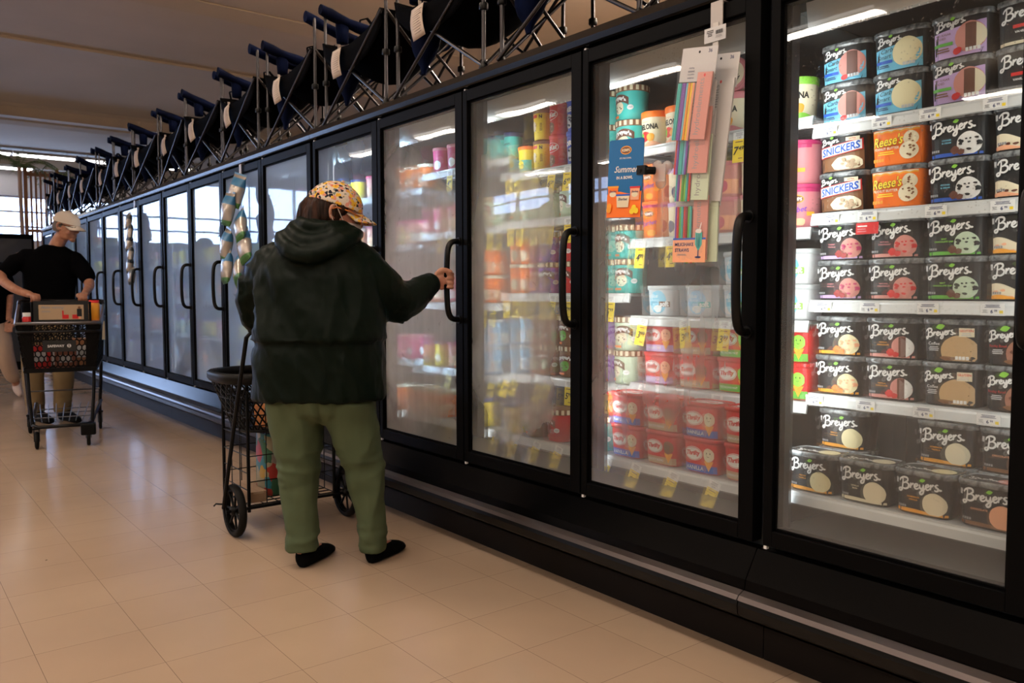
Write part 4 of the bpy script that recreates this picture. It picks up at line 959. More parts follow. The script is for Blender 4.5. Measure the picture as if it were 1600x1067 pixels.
    ('dreyC', 2.432, 2.652, 0.884, 'dark brown and green round carton behind the foggy glass, upper, fourth shelf'),
    ('mix5', 2.292, 2.847, 0.5, 'yellow round carton low behind the foggy glass, bottom shelf'),
    ('dreyC', 2.292, 2.714, 0.5, 'brown round carton low behind the foggy glass, bottom shelf'),
    ('dreyR', 2.292, 2.568, 0.5, 'red round carton low behind the foggy glass, bottom shelf'),
    ('spN', 2.416, 3.264, 1.746, 'tan small ice cream jar with navy lid, top shelf'),
    ('spT', 2.416, 3.171, 1.746, 'teal, farther small ice cream jar with navy lid, top shelf'),
    ('spT', 2.416, 3.06, 1.746, 'teal, nearer small ice cream jar with navy lid, top shelf'),
    ('mix4', 2.43, 3.288, 1.431, 'magenta round carton in thick fog, second shelf'),
    ('dreyG', 2.43, 3.157, 1.431, 'green round carton in thick fog, second shelf'),
    ('mix1', 2.43, 3.28, 1.071, 'orange round carton in thick fog, lower, middle shelf'),
    ('mix1', 2.43, 3.28, 1.203, 'orange round carton in thick fog, upper, middle shelf'),
    ('mix1', 2.43, 3.158, 1.071, 'amber round carton in thick fog, lower, middle shelf'),
    ('mix1', 2.43, 3.158, 1.203, 'amber round carton in thick fog, upper, middle shelf'),
    ('mix1', 2.43, 3.282, 0.731, 'orange round carton in thick fog, lower, fourth shelf'),
    ('mix1', 2.43, 3.282, 0.863, 'orange round carton in thick fog, upper, fourth shelf'),
    ('mix3', 2.43, 3.151, 0.731, 'light blue round carton in thick fog, lower, fourth shelf'),
    ('mix3', 2.43, 3.151, 0.863, 'light blue round carton in thick fog, upper, fourth shelf'),
    ('mix5', 2.29, 3.197, 0.502, 'yellow round carton in thick fog, bottom shelf'),
    ('mix5', 2.29, 3.074, 0.502, 'pale yellow round carton in thick fog, bottom shelf'),
]
TAGS = [
    ('w', 1.414, 1.636, '6.99', 0.0),
    ('w', 1.245, 1.636, '6.99', 0.0),
    ('w', 1.106, 1.636, '6.99', 0.0),
    ('w', 0.938, 1.636, '6.99', 0.0),
    ('w', 1.401, 1.366, '6.99', 0.0),
    ('w', 1.281, 1.366, '6.99', 0.0),
    ('w', 1.082, 1.366, '6.99', 0.0),
    ('w', 0.911, 1.366, '6.99', 0.0),
    ('w', 1.42, 1.095, '6.99', 0.0),
    ('w', 1.268, 1.095, '6.99', 0.0),
    ('w', 1.096, 1.095, '6.99', 0.0),
    ('w', 0.927, 1.095, '6.99', 0.0),
    ('w', 1.442, 0.8, '6.99', 0.0),
    ('w', 1.273, 0.8, '6.99', 0.0),
    ('w', 1.1, 0.8, '6.99', 0.0),
    ('w', 0.928, 0.8, '6.99', 0.0),
    ('r', 1.28, 1.366, 'SALE', 0.0),
    ('y', 1.741, 1.673, '7.49', 0),
    ('y', 2.189, 1.326, '4.99', 0.04),
    ('y', 2.038, 1.326, '4.99', -0.03),
    ('y', 2.176, 1.029, '3.99', 0.15),
    ('y', 1.968, 1.029, '3.99', -0.3),
    ('y', 1.791, 1.029, '3.99', 0.05),
    ('y', 2.349, 1.116, '5.99', 0.05),
    ('y', 2.177, 0.768, '5.99', 0.35),
    ('y', 1.995, 0.768, '5.99', 0.05),
    ('y', 1.82, 0.768, '5.99', 0.05),
    ('y', 2.332, 0.751, '5.99', 0),
    ('y', 2.076, 0.498, '5.99', 0.3),
    ('y', 1.898, 0.498, '5.99', 0.3),
    ('y', 1.721, 0.498, '5.99', 0.3),
    ('y', 2.226, 0.499, '5.99', 0.3),
    ('y', 2.945, 1.661, '5.79', -0.35),
    ('y', 2.823, 1.661, '5.79', 0.1),
    ('y', 2.71, 1.661, '6.29', 0.1),
    ('y', 2.608, 1.661, '6.49', 0.05),
    ('y', 2.932, 1.442, '5.49', 0),
    ('y', 2.832, 1.442, '5.49', 0),
    ('y', 2.719, 1.442, '5.99', 0.05),
    ('y', 2.603, 1.442, '5.29', 0),
    ('y', 2.961, 1.116, '5.99', 0),
    ('y', 2.841, 1.116, '5.99', 0.1),
    ('y', 2.705, 1.116, '5.99', 0.1),
    ('y', 2.602, 1.116, '5.99', 0),
    ('y', 2.961, 0.751, '5.99', 0.3),
    ('y', 2.735, 0.751, '5.99', 0.3),
    ('y', 2.596, 0.751, '5.99', 0),
    ('y', 2.795, 0.499, '5.99', 0.3),
    ('y', 2.646, 0.499, '5.99', 0.3),
    ('y', 2.507, 0.499, '5.99', 0.3),
    ('y', 2.929, 0.501, '4.99', 0.3),
    ('y', 3.077, 0.501, '4.99', 0.3),
    ('y', 3.206, 0.73, '4.99', 0.2),
    ('y', 3.073, 0.73, '4.99', 0.2),
    ('y', 3.137, 1.07, '4.99', 0),
    ('y', 3.202, 1.43, '4.99', 0),
    ('y', 3.085, 1.43, '4.99', 0),
    ('y', 3.496, 1.745, '4.99', 0),
    ('y', 3.499, 1.43, '4.99', 0),
    ('y', 3.512, 0.73, '5.49', 0.2),
    ('y', 3.306, 0.501, '5.49', 0),
]
GRP = {'sq': 'square ice cream cartons on the shelves', 'rd': 'round ice cream tubs on the shelves'}
SQK = ('carb_neo', 'carb_van', 'nosugar', 'bigvan', 'snick', 'reese', 'cookies', 'swirlA', 'swirlB', 'cherry', 'strawb', 'mint', 'pecan', 'neo', 'coffee', 'rocky', 'french', 'vanbean', 'natvan', 'choco', 'softA', 'softB', 'softC', 'thrA', 'thrB', 'thrC', 'thrD', 'thrE')
for kd, x, y, z, lab in STOCK:
    sq = kd in SQK
    product(kd, x, y, z, lab, 'ice cream', GRP['sq' if sq else 'rd'], rnd.uniform(-.02, .02) if sq else rnd.uniform(-.35, .3), name='ice_cream_carton' if sq else 'ice_cream_tub')
# one tub stands on its side, lid to the aisle, beside the packs of straws
product('melLid', 2.505, 1.82, 1.869, 'cream round tub lying on its side, pink lid with fruit print facing out', 'ice cream', None, tilt=(0, R(-90), R(12)), name='ice_cream_tub')
# ---- price tags on the shelf rails
def tag_mesh(col, price):
    k = Ink()
    if col == 'y':
        w, h = .050, .078
        k.rect(-w / 2, -h, w / 2, 0, P['yellow'], 2); k.rect(-w / 2, 0, w / 2, .026, P['white'], 2); lines(k, 0, .022, w * .8, .012, 3, P['grey'], 4); k.text(price, 0, .006, mi=P['grey'], h=.007)
        k.rect(-w * .3, -.010, w * .3, -.007, P['brown'], 2)
        k.text(price[0], -.010, -.038, mi=P['black'], h=.028, bold=.02, shear=.2); k.text(price[2:], .010, -.031, mi=P['black'], h=.015, bold=.02, shear=.2); k.rect(0, -.066, .016, -.063, P['brown'], 1)
    elif col == 'w':
        w, h = .060, .032
        k.rect(-w / 2, -h, w / 2, 0, P['white'], 2); lines(k, 0, -.003, w * .85, .009, 3, P['navy'], 4); k.text(price[0], -.002, -.021, mi=P['navy'], h=.010, bold=.03); k.text(price[2:], .008, -.019, mi=P['navy'], h=.006, bold=.03)
        k.rect(.017, -.026, .026, -.018, P['yellow'], 1); lines(k, -.019, -.016, .014, .010, 4, P['grey'], 9)
    else:
        w, h = .070, .034
        k.rect(-w / 2, -h, w / 2, 0, P['red'], 2); k.rect(-.030, -.012, .0, -.008, P['white'], 1); k.rect(-.030, -.020, -.004, -.017, P['pink'], 1); k.rect(-.030, -.027, -.002, -.024, P['pink'], 1)
    mb = MB(); y0 = -h; y1 = .026 if col == 'y' else 0
    mb.box((.0002, -w / 2, y0), (.0008, w / 2, y1), P['lgrey'])
    k.place(mb, lambda x, y, off: (-off, -x, y), .0, .00015); mb.fixn = False
    return mb.mesh('price_tag', compact(mb, PM))
TM = {}
ORD = ['farthest', 'next to farthest', 'third from the far end', 'middle', 'fifth from the far end', 'sixth from the far end', 'seventh from the far end', 'eighth from the far end']
SHN = {}
rows = {}
for i, (col, y, zs, pr, tilt) in enumerate(TAGS): rows.setdefault((col, zs), []).append(i)
BAYN = {}
for kk, zz in SHELF_Z.items():
    for i, z in enumerate(zz): BAYN[z] = (('top', 'second', 'middle', 'fourth', 'bottom')[i], {-2: 'the nearest door', -1: 'the straw packs', 0: 'the foggy second door', 1: 'the gripped door', 2: 'a far door'}[kk])
for (col, zs), idx in rows.items():
    idx.sort(key=lambda i: -TAGS[i][1])
    for n_, i in enumerate(idx):
        c, y, z, pr, tilt = TAGS[i]
        if (c, pr) not in TM: TM[(c, pr)] = tag_mesh(c, pr)
        o = bpy.data.objects.new('price_tag', TM[(c, pr)]); COL.objects.link(o)
        o.location = ((SX if z > .52 else SXB) - (.0095 if c != 'y' else .0098), y, z - (.006 if c == 'w' else .036 if c == 'y' else .040)); o.rotation_euler = (tilt * .8, -R(4) if c == 'w' else R(3) + abs(tilt) * .5, 0)
        pos = ('leftmost', 'second from left', 'third from left', 'fourth from left', 'fifth from left')[min(n_, 4)]
        if len(idx) == 1: pos = 'only one'
        colr = {'y': 'yellow', 'w': 'white', 'r': 'red'}[c]
        tag(o, '%s price tag, %s on the %s shelf behind %s' % (colr, pos, BAYN[z][0], BAYN[z][1]), 'price tag', 'price tags on the shelf rails')
# ---- blurred stock behind the fogged far doors
far_group = {}
KC = {'mix0': 'rose', 'mix1': 'orange', 'mix2': 'pale green', 'mix3': 'light blue', 'mix4': 'magenta', 'mix5': 'yellow'}
for k in range(1, 14):
    for si, z in enumerate(SHELF_Z.get(k, SHELF_Z[2])):
        if k == 1: cols = [3.41, 3.545, 3.68]
        else: cols = [SEAMS[k] + .08 + i * (.145 if k < 7 else .22) for i in range(5 if k < 7 else 3)]
        for ci, yv in enumerate(cols):
            rr = random.Random(k * 100 + si * 10 + ci // 2)
            kd = rr.choice(['mix1', 'mix3', 'mix2', 'mix5', 'mix3', 'mix0'] if k > 3 and k != 5 else ['mix1', 'mix4', 'mix5', 'mix0'])
            me1, me2 = kind(kd)
            t = bpy.data.objects.new('ice_cream_tub', me1); COL.objects.link(t); t.location = ((SX if si < 4 else SXB) + .075, yv, z + .001)
            t.rotation_euler = (0, 0, rnd.uniform(-.3, .3))
            tag(t, 'blurred %s ice cream tub behind the fogged glass of a far freezer door' % KC[kd], 'ice cream', 'blurred %s tubs in the far freezers' % KC[kd])
            l = bpy.data.objects.new('lid', me2); COL.objects.link(l); l.parent = t
# ---------------------------------------------------------------- folding camping chairs on top of the freezers
m_navy = mat('navy_canvas', (0.006, 0.010, 0.040), 0.9, spec=0.05); noise_bump(m_navy, 220, 0.25, 0.001)
noise_color(m_navy, (0.0015, 0.0025, 0.010), (0.003, 0.007, 0.032), 7)
m_blackcan = mat('black_canvas', (0.0015, 0.0015, 0.002), 0.9, spec=0.03); noise_bump(m_blackcan, 200, 0.2, 0.001)
m_steel = mat('powder_coated_steel', (0.05, 0.047, 0.05), 0.3, metal=0.95)
m_joint = mat('black_plastic_joint', (0.003, 0.003, 0.003), 0.4, spec=.2)
m_papertag = mat('paper_tag', (0.50, 0.42, 0.36), 0.8)
m_tagink = mat('paper_tag_print', (0.30, 0.25, 0.22), 0.8)
def grid_sheet(mb, fn, nu, nv, th, mi=0):
    """closed cloth sheet: fn(s,t)->Vector, thickness th along the sheet normal"""
    P_ = [[Vector(fn(i / nu, j / nv)) for i in range(nu + 1)] for j in range(nv + 1)]
    top, bot = [], []
    for j in range(nv + 1):
        for i in range(nu + 1):
            du = P_[j][min(i + 1, nu)] - P_[j][max(i - 1, 0)]; dv = P_[min(j + 1, nv)][i] - P_[max(j - 1, 0)][i]
            n = du.cross(dv); n = n.normalized() if n.length > 1e-12 else Vector((0, 0, 1))
            top.append(P_[j][i] + n * th / 2); bot.append(P_[j][i] - n * th / 2)
    w = nu + 1; N_ = len(top); fs = []
    for j in range(nv):
        for i in range(nu):
            a = j * w + i; fs.append((a, a + 1, a + w + 1, a + w)); fs.append((N_ + a, N_ + a + w, N_ + a + w + 1, N_ + a + 1))
    for i in range(nu): fs.append((i, N_ + i, N_ + i + 1, i + 1)); a = nv * w + i; fs.append((a, a + 1, N_ + a + 1, N_ + a))
    for j in range(nv): a = j * w; fs.append((a, a + w, N_ + a + w, N_ + a)); a = j * w + nu; fs.append((a, N_ + a, N_ + a + w, a + w))
    return mb.add([tuple(p) for p in top + bot], fs, mi, True)
CW, CD = .765, .48
def camp_chair(loc, rz, label, seed):
    q = random.Random(seed); w, d = CW / 2, CD
    t = thing('camping_chair', label, 'folding chair', loc, rz, 'camping chairs on top of the freezers')
    wa = w - .015
    L_ = {'fl': (0, w), 'fr': (0, -w), 'bl': (d, w * .86), 'br': (d, -w * .86)}
    sh = .47; ah = .645; bh = .80
    for k, (x, y) in L_.items():
        fr = k[0] == 'f'
        top = (x + (0 if fr else .10), y, ah + .01 if fr else bh)
        mb = MB(); mb.tube([(x, y, .012), (x, y, sh * .55), (x, y * 1.01, sh), top], .0095, 8, 0); mb.build('pole', m_steel, t)
        MB().lathe([(.020, 0), (.022, .004), (.016, .018), (.012, .03)], 10, 0, (x, y, 0)).build('foot', m_joint, t)
        MB().lathe([(.018, -.014), (.020, -.01), (.020, .01), (.018, .014)], 10, 0, (x, y, .26)).build('slide_joint', m_joint, t)
    def bar(a, b_, off):
        (xa, ya), (xb, yb) = L_[a], L_[b_]
        MB().tube([(xa + off[0], ya + off[1], .015), (xb + off[0], yb + off[1], sh)], .0085, 8, 0).build('cross_bar', m_steel, t)
    bar('fl', 'fr', (-.022, 0)); bar('fr', 'fl', (-.008, 0)); bar('bl', 'br', (.02, 0)); bar('br', 'bl', (.008, 0))
    bar('fl', 'bl', (0, .018)); bar('bl', 'fl', (0, .008)); bar('fr', 'br', (0, -.018)); bar('br', 'fr', (0, -.008))
    sag = q.uniform(.15, .19); dip = q.uniform(.05, .075)
    def seat(s, u):
        y = (s - .5) * 2 * wa; x = -.025 + u * (d + .03)
        e = 4 * s * (1 - s); f = 4 * u * (1 - u)
        return (x, y, sh + .01 - dip * e ** .6 - sag * e * f * 1.0 - .02 * e * (1 - u) + .003 * math.sin(23 * s + 9 * u + seed))
    mb = MB(); grid_sheet(mb, seat, 16, 10, .006)
    def flap(s, u):
        a = seat(s, 0); return (a[0] + .01 * u, a[1], a[2] - u * (.07 + .06 * 4 * s * (1 - s)))
    grid_sheet(mb, flap, 16, 3, .004); mb.build('seat', m_blackcan, t)
    bw = w * .66; off = q.uniform(-.02, .05)
    def back(s, u):
        y = (s - .5) * 2 * bw * (1 - .05 * u) + off; e = 4 * s * (1 - s)
        return (d + .01 + u * .09 + .05 * e, y, sh - .04 + u * (bh - sh + .04 - .05 * e * e) + .004 * math.sin(19 * s + seed))
    mb = MB(); grid_sheet(mb, back, 12, 8, .008); mb.build('backrest', m_navy, t)
    for sgn in (1, -1):
        drop = q.uniform(.04, .11)
        def arm(s, u, sgn=sgn, drop=drop):
            x = -.03 + u * (d + .16); e = 4 * u * (1 - u)
            return (x, sgn * (w - .03) + (s - .5) * .075, ah + .02 - .045 * e - drop * u + .012 * math.cos((s - .5) * 3))
        mb = MB(); S_ = [arm(.5, j / 12) for j in range(13)]
        mb.loft([[(p_[0] + (-.012 if j == 0 else 0), p_[1] + .040 * math.cos(2 * PI * i / 12) * (.8 if j == 0 else 1), p_[2] - .012 + (.030 + .004 * math.sin(j * 1.7 + seed)) * math.sin(2 * PI * i / 12)) for i in range(12)] for j, p_ in enumerate(S_)]); mb.build('armrest', m_navy, t)
    sgn = 1
    mb = MB(); mb.lathe([(.002, -.13), (.034, -.128), (.038, -.06), (.040, 0), (.036, 0), (.033, -.12), (.002, -.122)], 12, 0, (.10, w - .01, ah - .015)); mb.build('cup_holder', m_navy, t)
    # carry bag hanging from the front pole
    hy = w - q.uniform(.06, .12); rs = []
    for j in range(9):
        u = j / 8; r_ = .012 + .068 * math.sin(PI * min(1, u * 1.08 + .02)) ** .7 * (1 + .15 * math.sin(5 * u + seed))
        rs.append([(.09 + r_ * .75 * math.cos(2 * PI * i / 12) + .01 * math.sin(3 * u), hy + r_ * math.sin(2 * PI * i / 12) * 1.1 + .02 * u, .46 - .33 * u) for i in range(12)])
    mb = MB(); mb.loft(rs); mb.build('carry_bag', m_navy, t)
    # crumpled carry strap
    mb = MB(); mb.tube([(d + .08, off - .12, bh - .04), (d + .02, off - .10, bh + .03), (d + .02, off, bh + .045), (d + .06, off + .08, bh - .0)], .010, 6, flat=.4); mb.build('carry_strap', m_blackcan, t)
    # paper tag
    ty = w * q.uniform(.28, .40); tz = seat(.5 + ty / (2 * wa), 0)[2] - .012
    rot = q.uniform(-.25, .05)
    k = Ink(); k.rect(-.055, -.075, .055, .075, 0, 3); k.sh.clear(); 
    mb = MB(); grid_sheet(mb, lambda s, u: (-.040 - .012 * math.sin(PI * u) - .004 * s, (s - .5) * .105, -.15 * u), 4, 5, .0012, 0)
    for i in range(10):
        ww = .085 * q.uniform(.6, 1); zz = -.02 - i * .0115
        xx = -.0415 - .012 * math.sin(PI * -zz / .15); mb.box((xx - .0022, -ww / 2, zz - .002), (xx + .001, ww / 2, zz), 1)
    mb.box((-.036, -.002, -.01), (-.02, .002, .03), 1)
    M_ = Matrix.Translation((0, ty, tz)) @ Matrix.Rotation(rot, 4, 'X'); mb.xf(M_)
    mb.build('paper_tag', [m_papertag, m_tagink], t)
    return t
CY = [1.55, 2.40, 3.26, 4.10, 4.97, 5.80, 6.62, 7.45, 8.28, 9.11, 9.94, 10.77, 11.60, 12.43, 13.26]
ORDN = ['nearest', 'second nearest', 'third nearest', 'fourth nearest', 'fifth nearest', 'sixth nearest', 'seventh nearest', 'eighth nearest', 'ninth nearest', 'tenth nearest', 'eleventh nearest', 'twelfth nearest', 'third farthest', 'second farthest', 'farthest']
for i, y in enumerate(CY):
    camp_chair((2.135 + .01 * math.sin(i * 2.1), y, 2.071), rnd.uniform(-.05, .05), 'navy folding camping chair with paper tag, %s of the row on the freezers' % ORDN[i], i + 3)
# cartons stored behind the chairs
m_card = mat('cardboard', (0.30, 0.20, 0.13), 0.85); noise_color(m_card, (0.26, 0.17, 0.11), (0.33, 0.22, 0.14), 5); noise_bump(m_card, 60, 0.1)
m_redc = mat('red_carton', (0.35, 0.01, 0.015), 0.5); noise_bump(m_redc, 30, 0.05)
m_bluec = mat('blue_carton', (0.01, 0.025, 0.14), 0.5); noise_bump(m_bluec, 30, 0.05)
def carton(name, label, loc, s, m, rz=0):
    t = thing(name, label, 'box', loc, rz)
    a, b_, c = s; mb = MB(); mb.box((-a / 2, -b_ / 2, 0), (a / 2, b_ / 2, c * .98)); mb.build('box_body', m, t)
    f = MB(); f.prism([(-a / 2, c * .98), (-a / 2 + .003, c), (-.002, c), (-.002, c * .98)], -b_ / 2, b_ / 2); f.build('flap', m, t)
    f = MB(); f.prism([(a / 2, c * .98), (a / 2 - .003, c), (.002, c), (.002, c * .98)], -b_ / 2, b_ / 2); f.build('flap', m, t)
    MB().box((-.025, -b_ / 2 - .0008, c * .8), (.025, -b_ / 2, c * .98)).build('tape', mat('packing_tape', (.4, .3, .2), .3), t)
carton('cardboard_box', 'brown cardboard box behind the nearest folding chair', (2.80, 2.02, 2.071), (.28, .30, .36), m_card, .1)
carton('storage_box', 'blue box behind the second nearest folding chair', (2.82, 2.42, 2.071), (.26, .22, .20), m_bluec, 0)
carton('red_box', 'low red box behind the third nearest folding chair', (2.84, 2.98, 2.071), (.22, .30, .26), m_redc, .05)
carton('red_box', 'red box behind the sixth nearest folding chair', (2.84, 5.6, 2.071), (.22, .34, .22), m_redc, .05)

# ---------------------------------------------------------------- packs of straws on a clip strip (third door)
m_film = mat('clear_film', (0.9, 0.92, 0.93), 0.12, spec=0.6, alpha=0.05)
m_strip = mat('clip_strip_plastic', (0.72, 0.70, 0.66), 0.3, alpha=0.75)
m_hook = mat('white_hook', (0.42, 0.40, 0.39), 0.45)
HX = 2.068
t = thing('clip_strip', 'clear hanging clip strip hooked over the third door', 'clip strip', (HX, 1.622, 1.998))
mb = MB(); mb.prism([(.0, -.075), (.0, .004), (.03, .004), (.03, .0005), (.004, .0005), (.004, -.075)], -.022, .022); mb.build('hook', m_hook, t)
mb = MB(); mb.box((-.004, -.010, -.74), (-.0015, .010, -.06)); mb.build('strip', m_strip, t)
k = Ink(); k.rect(-.040, -.022, .040, .022, P['lgrey'], 2); lines(k, -.018, .014, .026, .020, 4, P['black'], 2)
for i in range(8): k.rect(.004 + i * .0035, -.002, .006 + i * .0035, .010, P['black'], 1)
lines(k, .016, -.006, .03, .008, 2, P['grey'])
mb = MB(); mb.box((-.0065, -.040, -.117), (-.005, .040, -.073), P['lgrey']); k.place(mb, lambda x, y, o: (-.0065 - o, -x, y - .095), 0, .0002); mb.build('barcode_label', compact(mb, PM), t)
def straw_pack(z, y, lean, colors, card, word, label, milk=False, depth=.0, L=.275):
    t = thing('pack_of_straws', label, 'straws', (HX - .012 - depth, y - .012, z), 0, 'packs of straws on the clip strip'); t.rotation_euler = (lean, 0, 0)
    W = .135
    # header card
    k = Ink(); k.rect(-W / 2, -.055, W / 2, 0, P['lgrey'], 3); k.text('36' if not milk else '16', W * .30, -.012, mi=P['navy'], h=.011, bold=.02); k.disc(0, -.014, .004, .004, P['black'], 8)
    for i, wd in enumerate(('drinking', 'straws', 'Les pailles', 'solaires')): k.text(wd, -W * .17, -.060 - i * .0095, mi=P['navy'], h=.0058, bold=.01)
    mb = MB(); mb.box((.0, -W / 2, -.10), (.001, W / 2, 0), P['lgrey']); k.place(mb, lambda x, y, o: (-o, -x, y), .0, .0002); mb.build('header_card', compact(mb, PM), t)
    n = len(colors); sw = .0085
    for i, c in enumerate(colors):
        yy_ = W / 2 - .008 - i * sw
        mb = MB(); mb.tube([(-.006 - .002 * (i % 2), yy_, -.105), (-.006 - .002 * (i % 2), yy_ , -L - .0)], .0038, 8); mb.build('straw', PM[P[c]], t)
    x1 = W / 2 - .008 - n * sw
    k = Ink(); k.rect(-W / 2, 0, x1, 0, 0, 1); k.sh.clear()
    cw = x1 + W / 2 - .004; cy = (x1 - W / 2) / 2
    k.rect(-cw / 2, -L + .004, cw / 2, -.075, P[card], 3)
    k.text(word, -cw * .10, -.175, w=.165, mi=P['grey'], bold=.0, rot=PI / 2); k.disc(cw * .0, -.084, .004, .005, P['red'], 8)
    mb = MB(); mb.box((-.009, cy - cw / 2, -L + .004), (-.004, cy + cw / 2, -.075), P[card]); k.place(mb, lambda x, y, o: (-.009 - o, -x + cy, y), 0, .0002); mb.build('printed_card', compact(mb, PM), t)
    if milk:
        k = Ink(); k.rect(-W / 2 + .003, -L - .004, W / 2 - .003, -L + .07, P['peach'], 3); k.rect(-W / 2 + .003, -L + .066, W / 2 - .003, -L + .072, P['blue'], 3)
        k.text('MILKSHAKE', -W * .14, -L + .052, mi=P['navy'], w=W * .55, bold=.03); k.text('STRAWS', -W * .2, -L + .034, mi=P['navy'], w=W * .42, bold=.03); lines(k, -W * .2, -L + .022, W * .35, .006, 2, P['grey'])
        cx = W * .28; k.slant(cx - .013, cx + .013, lambda x: -L + .030 + abs(x - cx) * 1.6, lambda x: -L + .088, P['teal'], 8); k.rect(cx - .002, -L + .014, cx + .002, -L + .034, P['navy'], 1); k.disc(cx, -L + .012, .012, .003, P['navy'], 12)
        k.disc(cx, -L + .092, .012, .007, P['white'], 12, .1); k.stroke([(cx + .002, -L + .090), (cx + .010, -L + .118)], .003, P['white'], 2)
        for i in range(3): k.stroke([(cx - .007 + i * .007, -L + .084), (cx - .004 + i * .004, -L + .04)], .0014, P['navy'], 2)
        mb = MB(); mb.box((-.0125, -W / 2 + .003, -L - .004), (-.0115, W / 2 - .003, -L + .072), P['peach']); k.place(mb, lambda x, y, o: (-.0125 - o, -x, y), 0, .0002); mb.build('front_card', compact(mb, PM), t)
    # clear film pillow around it
    mb = MB()
    def film(s, u): 
        return (-.008 - .010 * math.sin(PI * s) ** .6 * math.sin(PI * u) ** .4 - .0016 * math.sin(31 * s + 17 * u), (s - .5) * -W * 1.04, -.05 - u * (L - .04) - .004 * math.sin(s * 9) * u)
    grid_sheet(mb, film, 14, 16, .0004); mb.build('clear_wrapper', m_film, t)
    return t
rain = ['teal', 'teal', 'purple', 'purple', 'cyan', 'amber', 'yellow', 'peach']
straw_pack(1.855, 1.640, .15, rain, 'salmon', 'hydroelements', 'top pack of rainbow drinking straws with pink card on the clip strip', depth=.054)
straw_pack(1.755, 1.655, .10, ['red', 'purple', 'teal', 'teal', 'cyan', 'purple'], 'salmon', 'hydroelements', 'second pack of coloured straws from the top of the clip strip', depth=.041)
straw_pack(1.675, 1.665, .08, ['teal', 'purple', 'peach', 'green', 'lime', 'teal', 'red'], 'mint', 'hydroelements', 'third pack of coloured straws, pale green card, on the clip strip', depth=.029)
straw_pack(1.492, 1.690, .03, ['purple', 'red', 'green', 'teal', 'red', 'dkred', 'green', 'teal'], 'salmon', 'hydroelements', 'pack of wide milkshake straws near the bottom of the clip strip', True, depth=.016)
straw_pack(1.485, 1.665, .02, ['teal', 'lime', 'peach', 'red', 'green'], 'mint', 'hydroelements', 'lowest pack of straws, green card peeking out behind the milkshake straws', depth=.000)
straw_pack(1.835, 1.600, .13, ['purple', 'lilac', 'lilac'], 'lgrey', 'hydroelements', 'pack of straws seen edge-on at the right of the clip strip', depth=.004, L=.44)

# ---------------------------------------------------------------- printed shelf sign on a suction clip (third door)
t = thing('hanging_sign', 'blue and orange summer sign held out by a black clip', 'sign', (2.02, 1.955, 1.50))
t.rotation_euler = (R(3), 0, R(4))
W, H = .150, .262
k = Ink(); k.rect(-W / 2, -H / 2 + .085, W / 2, H / 2, P['blue'], 3); k.sh.clear()
k.rect(-W / 2 + .001, -H / 2 + .002, W / 2 - .001, H / 2 - .002, PI_['azure'], 3)
k.slant(-W / 2 + .001, W / 2 - .001, lambda x: -H / 2 + .002, lambda x: -H / 2 + .085 - .004 * math.sin(x * 60), P['orange'], 12)
k.disc(0, H * .36, .024, .014, P['amber'], 20); k.disc(0, H * .36, .021, .011, P['brown'], 20); k.text('KEMPS', 0, H * .36, w=.034, mi=P['cream'], bold=.03)
k.text("IT'S THE COWS.", 0, H * .26, w=.05, mi=P['white']); k.text('Summer', .006, H * .12, w=.104, mi=P['white'], bold=.01, shear=.4, rot=-.02); k.text('IN A BOWL', 0, H * .015, w=.070, mi=P['white'], bold=.03)
def cup(cx, cy, w, h, c1, c2):
    k.poly([(cx - w * .42, cy), (cx + w * .42, cy), (cx + w / 2, cy + h), (cx - w / 2, cy + h)], [(0, 1, 2), (0, 2, 3)], P[c1]); k.rect(cx - w * .53, cy + h * .86, cx + w * .53, cy + h, P[c2], 1); k.disc(cx, cy + h * .4, w * .32, h * .2, P['cream'], 12)
    k.text('Sherbet', cx, cy + h * .62, w=w * .7, mi=P['navy'], bold=.02, shear=.3)
cup(-.048, -H / 2 + .062, .046, .046, 'orange', 'amber'); cup(.048, -H / 2 + .060, .042, .044, 'peach', 'red'); cup(-.002, -H / 2 + .036, .058, .044, 'cream', 'blue')
for a, b_ in ((-.062, .028), (-.060, .040), (.048, .034), (.040, .022), (.058, .024)): k.disc(a, -H / 2 + b_, .010, .010, P['yellow' if a > 0 else 'amber'], 12, .05)
mb = MB(); rr_ = .010
pts = []
for cx, cy, a0 in ((W / 2 - rr_, H / 2 - rr_, 0), (-W / 2 + rr_, H / 2 - rr_, 90), (-W / 2 + rr_, -H / 2 + rr_, 180), (W / 2 - rr_, -H / 2 + rr_, 270)):
    for s in range(5): a = R(a0 + s * 22.5); pts.append((cx + rr_ * math.cos(a), cy + rr_ * math.sin(a)))
mb.prism(pts, .0002, .0022, P['azure'], 'x'); k.place(mb, lambda x, y, o: (-o, -x, y), .0, .0002); mb.fixn = False
so = mb.build('printed_panel', compact(mb, PM), t)
mb = MB(); mb.tube([(.002, -W / 2 + .012, .025), (.012, -W / 2 - .002, .025), (.038, -W / 2 - .020, .025)], .013, 10); mb.cbox((.004, -W / 2 + .006, .025), (.016, .034, .03)); mb.build('black_clip', m_joint, t)
m_suct = mat('clear_suction_plastic', (.8, .8, .8), .1, spec=.8, alpha=.35)
mb = MB()
for (a, b_) in ((.052, .0), (.034, .05), (.074, .046)):
    mb.lathe([(.002, .0), (.016, .003), (.021, .010), (.023, .012), (.019, .009), (.008, .005)], 20, 0, (.045, -W / 2 - a + .02, .0 + b_ - .01), axis='x')
mb.box((.042, -W / 2 - .06, -.01), (.046, -W / 2 - .010, .045)); mb.build('suction_cups', m_suct, t)

